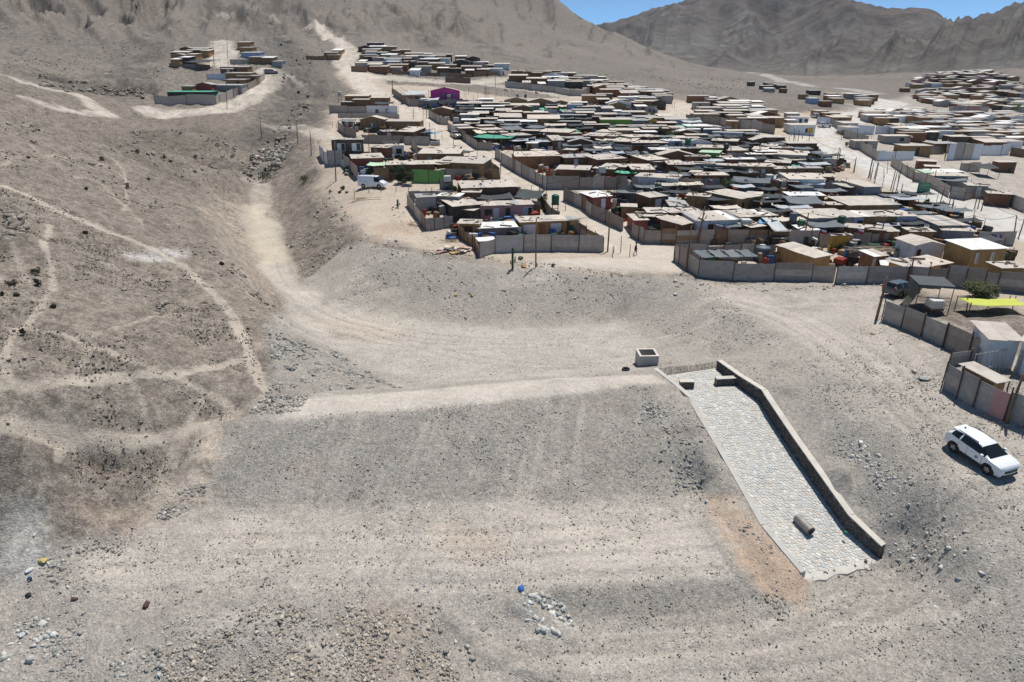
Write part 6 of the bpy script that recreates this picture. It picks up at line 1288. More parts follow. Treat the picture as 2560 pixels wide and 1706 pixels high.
# ================================================================== vehicles
def smooth_curve(P, sub):
    P = np.array(P, float); out = []
    for i in range(len(P)-1):
        p0 = P[max(i-1, 0)]; p1 = P[i]; p2 = P[i+1]; p3 = P[min(i+2, len(P)-1)]
        for k in range(sub):
            t = k/sub; m1 = (p2-p0)*.5; m2 = (p3-p1)*.5; m1 = m1*.55; m2 = m2*.55
            out.append((2*t**3-3*t**2+1)*p1+(t**3-2*t**2+t)*m1+(-2*t**3+3*t**2)*p2+(t**3-t**2)*m2)
    out.append(P[-1]); return np.array(out)
def loft_car(root, st, paint, pillars, sub=4, rsub=3, gl=None, cowl=None, rear=None):
    """st rows: x, bottom, half sill, half belt, belt z, half top, top z (front first, x forward)"""
    S = smooth_curve(st, sub); rings = []
    for x, zb, ws, wb, zt_, wt, zt in S:
        r = [(0, zb), (ws*.92, zb), (ws, zb+.12), (wb, zb+(zt_-zb)*.55), (wb*.975, zt_), (wt, zt-.06*min(1, (zt-zt_)*4)-.012), (wt*.86, zt-.004), (0, zt)]
        rr = smooth_curve(r, rsub); rings.append([(x, -q[0], q[1]) for q in rr]+[(x, q[0], q[1]) for q in rr[::-1][1:-1]])
    n = len(rings[0]); k = len(rings); half = 7*rsub
    body = MB(); wins = {}
    vs = [p for r in rings for p in r]; body.v = vs; win = []
    xs = S[:, 0]; gh = S[:, 6]-S[:, 4]
    for i in range(k-1):
        xm = (xs[i]+xs[i+1])/2; g = (gh[i]+gh[i+1])/2
        for j in range(n):
            f = (i*n+j, i*n+(j+1) % n, (i+1)*n+(j+1) % n, (i+1)*n+j); jj = j if j < half else n-1-j; seg = jj//rsub; key = None
            if seg == 4 and g > .2 and not any(a < xm < b for a, b in pillars) and rear[0] < xm < cowl[0]: key = 'L' if j >= half else 'R'; key += str(sum(xm < (a+b)/2 for a, b in pillars))
            elif seg in (5, 6) and cowl[1] < xm < cowl[0]: key = 'windscreen'
            elif seg in (5, 6) and rear[0]-.6 < xm < rear[1] and xm < rear[1] and xm > rear[2]: key = 'rear_window'
            if key: wins.setdefault(key, []).append(f)
            else: body.f.append(f)
    body.f += [tuple(range(n)), tuple((k-1)*n+j for j in range(n))[::-1]]
    body.build('body', paint, root, True, True)
    gm = gl or glass('car_glass', (.012, .014, .016), .05)
    for key, fs in wins.items():
        m = MB(); used = {}; 
        for f in fs:
            q = []
            for i in f:
                if i not in used: used[i] = len(m.v); m.v.append(vs[i])
                q.append(used[i])
            m.f.append(tuple(q))
        m.build('window' if key[0] in 'LR' else key, gm, root, True, True)
def wheel(root, x, y, r, wd, rimc=(.45, .46, .47), spokes=5):
    s = 1 if y > 0 else -1; w = bpy.data.objects.new('wheel', None); COL.objects.link(w); w.parent = root; w.location = (x, y, r); w.empty_display_size = .1
    m = MB(); m.lathe([(r*.66, -wd/2), (r*.9, -wd/2), (r, -wd*.36), (r, wd*.36), (r*.9, wd/2), (r*.66, wd/2), (r*.66, -wd/2)], 24, axis='Y'); m.build('tyre', surf('rubber', (.025, .025, .025)), w, True, True)
    m = MB(); yo = s*wd*.36; m.lathe([(0, yo*.5), (r*.64, yo*.5), (r*.66, yo*1.2), (r*.6, yo*1.25), (r*.58, yo*.7), (0, yo*.7)], 24, axis='Y'); m.build('rim', surf('rim_dark', (.06, .06, .065), .4, .5), w, True, True)
    m = MB()
    for i in range(spokes):
        a = 2*math.pi*i/spokes
        for da in (-.16, .16):
            M = Matrix.Rotation(-(a+da*.5), 4, 'Y'); m.box(.03, r*.62, min(yo*.8, yo*1.2), max(yo*.8, yo*1.2), -.022+da*.12, .022+da*.12, M)
    m.build('spokes', surf('rim_alloy%d' % int(rimc[0]*100), rimc, .35, .7), w, fix=True)
    return w
def pbox(root, name, mat, x0, x1, y0, y1, z0, z1, bev=0):
    m = MB(); m.box(x0, x1, y0, y1, z0, z1); o = m.build(name, mat, root)
    if bev: b = o.modifiers.new('bev', 'BEVEL'); b.width = bev; b.segments = 2
    return o
def paint_mat(name, rgb, rough=.25):
    if name in MATS: return MATS[name]
    m, nt, b = nodes_of(name); b.inputs['Base Color'].default_value = (*rgb, 1); b.inputs['Roughness'].default_value = rough; b.inputs['Coat Weight'].default_value = .6; b.inputs['Coat Roughness'].default_value = .08
    n = N(nt, 'ShaderNodeTexNoise'); n.inputs['Scale'].default_value = 1.3; n.inputs['Detail'].default_value = 5; co = N(nt, 'ShaderNodeTexCoord'); nt.links.new(co.outputs['Object'], n.inputs['Vector'])
    nt.links.new(mixrgb(nt, 'MULTIPLY', 1.0, tuple(rgb), ramp(nt, n.outputs['Fac'], [(.35, .9), (.65, 1.02)])), b.inputs['Base Color']); nt.links.new(ramp(nt, n.outputs['Fac'], [(.3, rough+.2), (.7, rough)]), b.inputs['Roughness'])
    MATS[name] = m; return m
BLK = lambda: surf('trim_black', (.022, .022, .023), .55, 0, .1, 4)
def seams(root, xs, y, z0, z1):
    for x in xs:
        for s in (-1, 1): pbox(root, 'door_seam', BLK(), x-.006, x+.006, s*y-.006, s*y+.006, z0, z1)
def build_suv():
    a = hitr('G', 930, 1363); b = hitr('G', 1178, 1527); d = b-a; ang = math.atan2(d[1], d[0]); L = math.hypot(d[0], d[1]); wb = 2.68; sc = 1.0
    mid = (a+b)/2; left = np.array((-math.sin(ang), math.cos(ang))); c = mid[:2]+left*.78
    print('SUV wheelbase', L)
    root = thing('car', 'white five door SUV with black wheel arches parked on the gravel', 'car', (c[0], c[1], H1(c[0], c[1])+.03), ang)
    zf = H1(*(c+np.array((math.cos(ang), math.sin(ang)))*1.34)); zr = H1(*(c-np.array((math.cos(ang), math.sin(ang)))*1.34)); root.rotation_euler = (0, -math.atan2(zf-zr, 2.68), ang)
    zl = H1(*(c+left*.8)); zr2 = H1(*(c-left*.8)); root.rotation_euler[0] = math.atan2(zl-zr2, 1.6)*.8; root.scale = (.94, .94, .94)
    P = paint_mat('paint_white', (.80, .82, .84))
    st = [(2.26,.40,.42,.55,.62,.40,.70),(2.22,.30,.64,.72,.78,.55,.86),(2.10,.25,.80,.86,.92,.66,.99),(1.75,.24,.90,.935,1.02,.74,1.09),(1.28,.24,.90,.935,1.08,.76,1.15),(.50,.24,.90,.935,1.13,.66,1.54),(.1,.24,.90,.935,1.15,.64,1.65),(-.6,.24,.90,.935,1.17,.63,1.69),(-1.25,.25,.90,.935,1.20,.61,1.65),(-1.8,.28,.89,.92,1.24,.57,1.54),(-2.05,.33,.87,.90,1.18,.60,1.30),(-2.18,.38,.84,.87,1.0,.62,1.06),(-2.26,.46,.70,.76,.82,.55,.9)]
    loft_car(root, st, P, [(-.31,-.26),(-1.09,-1.04)], 7, 4, None, (1.26,.46), (-1.74,-1.82,-2.14))
    for x in (1.36, -1.32):
        for s in (-1, 1):
            wheel(root, x, s*.845, .36, .235, (.5, .5, .5)); m = MB(); m.tube([(x+.42*math.cos(t), s*.912, .36+.42*math.sin(t)) for t in np.linspace(-.35, math.pi+.35, 13)], .07, 6); m.build('wheel_arch', BLK(), root, True)
            m = MB(); m.lathe([(0, 0), (.40, 0), (.40, .02), (0, .02)], 20, (x, s*.93-.01, .36), 'Y'); m.build('wheel_well', BLK(), root, fix=True)
    for s in (-1, 1):
        pbox(root, 'sill_trim', BLK(), -.9, .92, s*.925-.03, s*.925+.03, .22, .44, .01); pbox(root, 'roof_rail', BLK(), -1.5, .1, s*.60-.02, s*.60+.02, 1.655, 1.695, .01)
        mr = pbox(root, 'mirror', P, .70, .90, s*1.0-.10, s*1.0+.08, 1.12, 1.26, .04); pbox(mr, 'mirror_glass', glass('car_glass'), .695, .699, s*1.0-.08, s*1.0+.06, 1.14, 1.24)
        for x in (.05, -.95): pbox(root, 'door_handle', P, x-.1, x+.1, s*.945-.012, s*.945+.012, .93, .965, .008)
        pbox(root, 'headlight', surf('lamp_clear', (.55, .57, .6), .15, .2, .05), 2.06, 2.16, s*.70-.13, s*.70+.13, .60, .72, .03); pbox(root, 'running_light', BLK(), 2.1, 2.2, s*.66-.1, s*.66+.1, .72, .77, .015)
        pbox(root, 'tail_light', surf('lamp_red', (.4, .02, .02), .2), -2.18, -2.08, s*.72-.14, s*.72+.12, .92, 1.02, .02)
    seams(root, [-.33, -1.05, .82], .936, .38, 1.05)
    pbox(root, 'grille', BLK(), 2.18, 2.275, -.52, .52, .52, .72, .02); pbox(root, 'bumper_skirt', BLK(), 2.1, 2.29, -.66, .66, .24, .42, .03); pbox(root, 'number_plate', surf('plate', (.75, .75, .72), .5), 2.277, 2.285, -.24, .24, .42, .53)
    pbox(root, 'rear_skirt', BLK(), -2.26, -2.1, -.6, .6, .34, .56, .03); pbox(root, 'spoiler', P, -2.0, -1.76, -.54, .54, 1.515, 1.55, .015); m = MB(); m.box(-1.62, -1.5, -.02, .02, 1.62, 1.70); m.build('antenna_fin', BLK(), root)
    m = MB(); m.lathe([(.0, .0), (.03, .0), (.03, .004), (.0, .004)], 12, (2.279, 0, .64), 'X'); m.build('badge', surf('chrome', (.6, .6, .62), .2, .9), root)
    # round door emblem on the passenger side: dark ring with a small shield
    m = MB(); m.lathe([(.085, -.002), (.115, -.002), (.115, -.006), (.085, -.006)], 24, (.42, -.948, .78), 'Y'); em = m.build('door_emblem', surf('decal_dark', (.05, .07, .12), .5), root, fix=True)
    m = MB(); m.add([(.37, -.955, .80), (.47, -.955, .80), (.47, -.955, .76), (.42, -.955, .71), (.37, -.955, .76)], [(0, 1, 2, 3, 4)]); m.build('emblem_shield', surf('decal_dark', (.05, .07, .12)), em)
    FOOT.append((c[0], c[1], 3)); return root
build_suv()
def build_van(a, b, label, paint, kind='van', near_left=False):
    d = b-a; ang = math.atan2(d[1], d[0]); mid = (a+b)/2; left = np.array((-math.sin(ang), math.cos(ang))); c = mid[:2]+left*(.78 if not near_left else -.78)
    root = thing('van' if kind == 'van' else 'car', label, 'van' if kind == 'van' else 'car', (c[0], c[1], H1(c[0], c[1])+.02), ang)
    if kind == 'van':
        st = [(2.38,.36,.6,.68,.62,.56,.66),(2.28,.28,.80,.84,.80,.68,.9),(1.95,.26,.84,.87,1.0,.70,1.08),(1.55,.26,.85,.88,1.05,.70,1.30),(1.05,.26,.85,.88,1.08,.68,1.86),(.6,.26,.85,.88,1.1,.70,1.95),(-.8,.26,.85,.88,1.1,.70,1.97),(-2.2,.28,.84,.87,1.1,.70,1.95),(-2.36,.32,.82,.85,1.1,.68,1.90),(-2.40,.5,.76,.8,1.1,.62,1.8)]
        loft_car(root, st, paint, [(.42,.52),(-2.6,.42)], 4, 3, None, (1.62,1.08), (-.1,-2.5,-2.6)); wx = (1.45, -1.35); R = .33; bw = .88
    else:
        st = [(2.20,.38,.55,.64,.58,.5,.62),(2.1,.26,.76,.80,.76,.62,.80),(1.7,.22,.82,.84,.86,.66,.92),(1.2,.22,.83,.85,.92,.66,.98),(.95,.22,.83,.85,.94,.66,1.02),(.25,.22,.83,.85,.96,.58,1.42),(-.2,.22,.83,.85,.97,.58,1.50),(-1.2,.22,.83,.85,.99,.58,1.51),(-1.9,.24,.82,.84,1.0,.56,1.46),(-2.2,.32,.80,.82,.98,.56,1.06),(-2.28,.42,.7,.74,.8,.5,.84)]
        loft_car(root, st, paint, [(-.32,-.22),(-1.12,-1.02)], 4, 3, None, (1.0,.27), (-2.0,-1.93,-2.18)); wx = (1.32, -1.28); R = .31; bw = .85
    for x in wx:
        for s in (-1, 1):
            wheel(root, x, s*(bw-.065), R, .2, (.55, .55, .56), 6); m = MB(); m.lathe([(0, 0), (R+.06, 0), (R+.06, .02), (0, .02)], 20, (x, s*(bw+.002)-.01, R), 'Y'); m.build('wheel_well', BLK(), root, fix=True)
    for s in (-1, 1):
        pbox(root, 'headlight', surf('lamp_clear', (.55, .57, .6)), 2.02, 2.2, s*.64-.12, s*.64+.12, .62, .78, .03); pbox(root, 'tail_light', surf('lamp_red', (.4, .02, .02)), -2.33, -2.24, s*.7-.06, s*.7+.06, .8, 1.2, .02); pbox(root, 'mirror', BLK(), (1.0 if kind == 'van' else .6), (1.14 if kind == 'van' else .74), s*(bw+.1)-.09, s*(bw+.1)+.07, 1.0, 1.2, .03)
    seams(root, [.45, -.55] if kind == 'van' else [-.27, -1.05, .8], bw-.005, .36, 1.05 if kind != 'van' else 1.12)
    if kind == 'van':
        for s in (-1, 1): pbox(root, 'slide_rail', BLK(), -2.0, -.6, s*(bw-.01)-.01, s*(bw-.01)+.012, 1.02, 1.05)
    pbox(root, 'front_bumper', BLK() if kind != 'van' else paint, 2.2, 2.42 if kind == 'van' else 2.28, -.6, .6, .3, .46, .04); FOOT.append((c[0], c[1], 2.6)); return root
build_van(hitr('D', 515, 1288), hitr('D', 690, 1286), 'white panel van parked on the terrace edge', paint_mat('paint_white', (.80, .82, .84)))
_a = hitr('C', 1135, 1352); _b = _a+np.array((2.35, 1.1, 0)); build_van(_a, _b, 'dark grey station wagon behind the mesh gazebo', paint_mat('paint_slate', (.07, .085, .09), .35), 'car')
_c = hitr('D', 1578, 692); build_van(_c+np.array((-.9, 2.1, 0)), _c+np.array((.2, -.3, 0)), 'dusty beige car parked in the lane', paint_mat('paint_beige', (.50, .47, .40), .4), 'car')
for reg, x, y, dx, lab, rgb in [('F', 1915, 565, 1.0, 'small white car near the roadside shop', (.75, .76, .77)), ('H', 1690, 545, 1.0, 'pale car among the rows below the far slope', (.7, .7, .7)), ('J', 1840, 512, .7, 'mauve car at the fence of the left terrace', (.30, .20, .26)), ('H', 1000, 515, .8, 'silver pickup shaped car by the white shacks', (.55, .57, .58)), ('F', 1845, 452, .9, 'red and white car behind the roadside shop', (.6, .6, .62))]:
    p = hitr(reg, x, y); build_van(p, p+np.array((2.3*dx, .9, 0)), lab, paint_mat('paint_'+lab[:5].replace(' ', ''), rgb, .4), 'car')

# ================================================================== person walking in the lane
def skinned(name, root, pts, edges, rad, mat, sub=2):
    me = bpy.data.meshes.new(name); me.from_pydata(pts, edges, []); o = bpy.data.objects.new(name, me); COL.objects.link(o); o.parent = root
    sk = o.modifiers.new('skin', 'SKIN'); sv = me.skin_vertices[0].data
    for i, r in enumerate(rad): sv[i].radius = (r, r) if not isinstance(r, tuple) else r
    sv[0].use_root = True; s = o.modifiers.new('sub', 'SUBSURF'); s.levels = sub; s.render_levels = sub; me.materials.append(mat); return o
def build_person():
    p = hitr('B', 345, 935); root = thing('person', 'person in dark hoodie and dark shorts walking along the lane', 'person', (p[0], p[1], p[2]), math.radians(-20)); k = .98   # faces +x
    J = [(0,0,.92),(0.01,0,1.12),(.03,0,1.34),(.05,0,1.46),(.07,0,1.53),(.085,0,1.64),(.08,0,1.73),
         (.03,.19,1.40),(-.06,.23,1.14),(.06,.24,.92),(.03,-.19,1.40),(.12,-.23,1.15),(.28,-.20,.98),
         (.0,.10,.88),(.16,.10,.48),(.10,.10,.09),(.24,.10,.03),(.0,-.10,.88),(-.06,-.10,.47),(-.30,-.10,.14),(-.22,-.10,.04)]
    J = [tuple(q*k for q in j) for j in J]
    E = [(0,1),(1,2),(2,3),(3,4),(4,5),(5,6),(2,7),(7,8),(8,9),(2,10),(10,11),(11,12),(0,13),(13,14),(14,15),(15,16),(0,17),(17,18),(18,19),(19,20)]
    Rd = [.13,.125,.13,.07,.055,.09,.07,.065,.048,.035,.065,.048,.035,.095,.062,.04,.035,.095,.062,.04,.035]
    skin = surf('skin', (.30, .17, .11), .6, 0, .08, 4); skinned('body', root, J, E, Rd, skin)
    cl_ = surf('cloth_black', (.016, .017, .02), .9, 0, .2, 6); idx = [1, 2, 3, 7, 8, 9, 10, 11, 12, 0]; mp = {a: i for i, a in enumerate(idx)}
    skinned('hoodie', root, [J[i] for i in idx], [(mp[a], mp[b]) for a, b in E if a in mp and b in mp], [.165, .165, .085, .088, .068, .05, .088, .068, .05, .155], cl_)
    mid = lambda a, b, t: tuple(a[i]+(b[i]-a[i])*t for i in range(3))
    skinned('shorts', root, [J[0], J[13], mid(J[13], J[14], .95), J[17], mid(J[17], J[18], .95)], [(0, 1), (1, 2), (0, 3), (3, 4)], [.15, .115, .085, .115, .085], surf('cloth_navy', (.02, .022, .03), .9))
    skinned('hair', root, [(.05, 0, 1.68), (.055, 0, 1.75), (.03, 0, 1.62)], [(0, 1), (0, 2)], [.1, .07, .085], surf('hair_black', (.012, .01, .009), .7))
    for s, j in ((1, 15), (-1, 19)): q = J[j]; skinned('shoe', root, [(q[0]-.05, q[1], q[2]-.02), (q[0]+.1, q[1], q[2]-.05), (q[0]+.2, q[1], q[2]-.055)], [(0, 1), (1, 2)], [.055, .05, .035], surf('shoe', (.03, .03, .03), .7), 1)
    for s, j in ((1, 9), (-1, 12)):                                   # hands: palm and five curled fingers
        h = J[j]; m = [h, (h[0]+.03, h[1], h[2]-.07)]; e = [(0, 1)]; r = [.03, .038]
        for f in range(4):
            b = len(m); y = h[1]+(f-1.5)*.02; ln = (.06, .075, .07, .055)[f]; m += [(h[0]+.035, y, h[2]-.10), (h[0]+.05, y, h[2]-.10-ln*.5), (h[0]+.035, y, h[2]-.10-ln)]; e += [(1, b), (b, b+1), (b+1, b+2)]; r += [.010, .009, .008]
        b = len(m); m += [(h[0]+.06, h[1]-s*.03, h[2]-.06), (h[0]+.08, h[1]-s*.03, h[2]-.10)]; e += [(1, b), (b, b+1)]; r += [.011, .009]; skinned('hand', root, m, e, r, skin, 1)
    nm = MB(); nm.add([(.17, 0, 1.66), (.205, .0, 1.615), (.165, .016, 1.61), (.165, -.016, 1.61)], [(0, 1, 2), (0, 3, 1), (1, 3, 2)]); nm.build('nose', skin, root, fix=True)
    for s in (-1, 1): pbox(root, 'eye', surf('eye', (.02, .015, .012), .3), .16, .168, s*.033-.012, s*.033+.012, 1.655, 1.668)
build_person()

# ================================================================== water tanks, dishes, flags
def tank(reg, x, y, wpx, hpx, c, label, h0=0.0, stand=0.0, name='water_tank'):
    p = hitr(reg, x, y, h0); dep = project(p)[2]; s = REG[reg][2]*dep/FPX; r = wpx*s/2; h = hpx*s; gz = H1(p[0], p[1]); root = thing(name, label, 'water tank', (p[0], p[1]+r, gz)); zb = p[2]-gz
    m = MB(); prof = [(0, 0), (r*.9, 0), (r*.92, h*.05)]
    for i in range(5): prof += [(r*(.93+.012*i), h*(.08+.15*i)), (r*(.955+.012*i), h*(.12+.15*i)), (r*(.935+.012*i), h*(.17+.15*i))]
    prof += [(r, h*.84), (r*.85, h*.93), (r*.3, h)]; m.lathe(prof, 20, (0, 0, zb)); o = m.build('tank_body', c, root, True, True)
    m = MB(); m.lathe([(0, 0), (r*.34, 0), (r*.34, .08), (0, .1)], 14, (0, 0, zb+h)); m.build('lid', surf('lid_white', (.6, .62, .6), .6), root, fix=True)
    if stand or h0 > .6:
        for sx in (-1, 1):
            for sy in (-1, 1): m = MB(); m.tube([(sx*r*.75, sy*r*.75, -.3), (sx*r*.7, sy*r*.7, zb)], .045, 5); m.build('leg', M_post(), root)
        m = MB(); m.box(-r, r, -r, r, zb-.07, zb-.002); m.build('platform', M_post(), root); 
        for z in (.35, .7): m = MB(); m.box(-r*.75, r*.75, -r*.75-.03, -r*.75+.02, zb*z, zb*z+.08); m.build('brace', M_post(), root)
    return root
TG = surf('tank_green', (.03, .12, .065), .5, 0, .15, 3); TK = surf('tank_black', (.03, .035, .04), .5, 0, .15, 3); TB = surf('tank_slate', (.13, .17, .20), .55, 0, .15, 2)
tank('A',1603,440,76,95,TG,'green plastic water tank on a timber stand beside the lane',2.3,1); tank('E',1865,1312,76,92,TG,'green water tank in front of the white painted fence',1.2); tank('F',335,768,72,74,TG,'wide green water tank above the brown yard wall',2.6); tank('F',785,822,60,66,TK,'black water tank between two cream roofs',2.4)
tank('C',100,610,74,88,TB,'slate blue water tank above the silver sheet',2.4); tank('C',180,655,72,62,TG,'squat green water tank beside the slate blue one',2.0); tank('C',580,612,74,58,TG,'green water tank next to the pale blue house front',2.3); tank('E',375,375,38,60,TG,'green water tank below the tan gabled houses',2.0); tank('D',305,880,64,88,TK,'dark water tank beside the dark two storey house',1.6)
tank('E',300,208,30,34,TK,'black drum on the tan gabled house row',2.6); tank('D',225,180,44,42,surf('tank_pale', (.5, .56, .52), .5),'pale round tank behind the upper yards',2.3); tank('B',1605,1000,162,145,TB,'large round slate tank inside the corrugated pen'); tank('E',1888,596,40,40,TG,'green tank in the upper right rows',2.2); tank('F',495,615,36,50,TK,'dark tank by the sandy street trees',2.3); tank('E',205,205,34,34,TB,'slate drum left of the black drum',2.6); tank('E',1078,745,48,50,surf('tank_blue', (.04, .10, .25), .5),'blue barrel in the middle rows',.3); tank('D',1012,932,38,60,surf('tank_blue', (.04, .10, .25), .5),'blue barrel in the yard of the white cabin',.2)
def cube_tank(reg, x, y, wpx, hpx, label, h0=0.0):
    p = hitr(reg, x, y, h0); s = REG[reg][2]*project(p)[2]/FPX; w = wpx*s; h = hpx*s; gz = H1(p[0], p[1]); root = thing('cube_tank', label, 'water tank', (p[0], p[1]+w/2, gz)); zb = p[2]-gz; g = w/2
    pbox(root, 'container', surf('plastic_white', (.66, .66, .62), .5, 0, .1, 2), -g*.95, g*.95, -g*.95, g*.95, zb+.1, zb+h*.96, .05); st = surf('steel_cage', (.42, .43, .43), .4, .5); 
    for i in range(5):
        t = -g+2*g*i/4
        for sy in (-1, 1): m = MB(); m.tube([(t, sy*g, zb), (t, sy*g, zb+h)], .015, 4); m.build('cage_bar', st, root)
    for z in (.3, .6, .92): m = MB(); m.tube([(-g, -g, zb+h*z), (g, -g, zb+h*z), (g, g, zb+h*z), (-g, g, zb+h*z), (-g, -g, zb+h*z)], .016, 4); m.build('cage_rail', st, root)
    pbox(root, 'pallet', M_post(), -g, g, -g, g, zb-.1 if h0 else zb-.05, zb+.09)
    if h0 > .5:
        for sx in (-1, 1):
            for sy in (-1, 1): m = MB(); m.tube([(sx*g*.9, sy*g*.9, -.3), (sx*g*.9, sy*g*.9, zb-.1)], .04, 5); m.build('leg', M_post(), root)
cube_tank('A',540,222,66,62,'white cube tank in a steel cage beside the long brown house',1.6); cube_tank('B',1440,665,98,78,'white cube tank in a steel cage behind the street fence',1.6); cube_tank('F',1300,1168,80,48,'white cube tank between the cream roofs and silver tent',2.0); cube_tank('D',1600,502,60,58,'white cube tank at the lane bend fence',2.0); cube_tank('D',1513,214,44,40,'white cube tank in front of the magenta pink house',1.0)
for i in range(4): cube_tank('D',1310+i*28,772,27,46,'one of four caged white tanks standing in a row by the grey fence',.5)
cube_tank('G',825,335,92,70,'white cube tank standing inside the mesh gazebo',.6); cube_tank('E',1206,1105,80,82,'grey white cube tank on a post stand by the green tarpaulin',2.0)
def dish(reg, x, y, wpx, label, h0=2.6):
    p = hitr(reg, x, y, h0); s = REG[reg][2]*project(p)[2]/FPX; r = max(.3, wpx*s/2); gz = H1(p[0], p[1]); root = thing('satellite_dish', label, 'satellite dish', (p[0], p[1], gz)); z = p[2]-gz
    m = MB(); m.lathe([(0, 0), (r*.5, r*.06), (r*.85, r*.2), (r, r*.3)], 18); o = m.build('reflector', surf('dish', (.55, .55, .54), .5), root, True); o.location = (0, 0, z+.25); o.rotation_euler = (math.radians(-50), 0, math.radians(150)); o.modifiers.new('t', 'SOLIDIFY').thickness = .015
    m = MB(); m.tube([(0, 0, -.2), (0, 0, z+.25)], .025, 5); m.build('mast', M_post(), root); m = MB(); m.tube([(0, 0, z+.25), (-.15, -.3, z+.55)], .012, 4); m.build('feed_arm', M_post(), root)
for a in [('A',870,262,42,'satellite dish on the long brown house roof'),('C',1395,670,46,'satellite dish on the wall of the dish house'),('E',1830,1035,36,'satellite dish behind the stone weighted roof'),('E',520,650,28,'satellite dish among the middle roofs'),('B',1478,125,40,'pair mast dish by the cream roofs near the flag'),('E',1110,862,36,'satellite dish in front of the long white fence'),('B',510,290,34,'satellite dish beside the green tank in front of the white fence'),('F',1060,1080,34,'satellite dish on a mast near the tan long house')]: dish(*a)
def flag(reg, xb, yb, xt, yt, label, w=.9):
    u, v = full(reg, xb, yb); b = hit(u, v); b = b if math.hypot(b[0], b[1]) < 330 else hit(u, v+3); ut, vt = full(reg, xt, yt); pd = pdir(ut, vt); t = b[1]/pd[1]; h = max(2.6, min(7, CAM_H+pd[2]*t-b[2])); root = thing('flag', label, 'flag', b)
    m = MB(); m.tube([(0, 0, -.2), (.05, 0, h)], .022, 5); m.build('flagpole', M_post(), root); hh = w*.66; W_ = .12
    def cloth(nm, x0, x1, z0, z1, rgb): 
        m = MB(); m.grid([[(.06+x0+(x1-x0)*i/6, W_*math.sin((x0+(x1-x0)*i/6)*5.5)*(x0+(x1-x0)*i/6)*1.3, h-.05-z-.25*(x0+(x1-x0)*i/6)**1.5) for i in range(7)] for z in (z0, (z0+z1)/2, z1)]); o = m.build(nm, surf('flag_'+nm, rgb, .8, 0, .1, 2), root, True); o.modifiers.new('t', 'SOLIDIFY').thickness = .008; return o
    cloth('blue_canton', 0, w*.33, 0, hh/2, (.02, .08, .33)); cloth('white_stripe', w*.33, w, 0, hh/2, (.75, .75, .75)); cloth('red_stripe', 0, w, hh/2, hh, (.50, .03, .04))
    c = (.06+w*.165, h-.05-hh*.25-.02); m = MB(); R_ = hh*.16; m.add([(c[0]+R_*(1 if i % 2 == 0 else .4)*math.sin(i*math.pi/5), -.03, c[1]+R_*(1 if i % 2 == 0 else .4)*math.cos(i*math.pi/5)) for i in range(10)], [tuple(range(10))]); m.build('star', surf('flag_white_stripe', (.75, .75, .75)), root)
for a in [('C',85,255,95,128,'red white and blue flag above the broad cream flag roof',1.1),('B',1185,820,1200,640,'flag on a thin pole at the weathered street fence',.9),('B',790,680,798,555,'small flag near the lane corner shacks',.6),('C',680,850,690,700,'flag beside the mustard gate',.9),('B',1040,330,1045,272,'faded flag by the round bush fence',.8),('B',1655,320,1660,250,'torn flag over the banner fence',.9),('B',1400,330,1405,272,'little flag on the low zinc fence',.6),('E',1130,870,1135,770,'flag above the long white fence',.8),('J',1748,560,1750,495,'flag on the left hillside terrace',1.0),('I',1290,500,1292,455,'flag at the upper street junction',1.1),('E',55,200,58,128,'dark red flag near the tan gabled houses',1.0),('E',410,230,412,150,'pinkish flag below the long pale fence',1.0),('F',1165,900,1168,825,'flag over the maroon gate rows',.8),('C',325,860,332,770,'drooping flag in front of the block wall',.8),('H',1585,700,1590,625,'flag in the rows right of the main road',1.0)]: flag(*a)

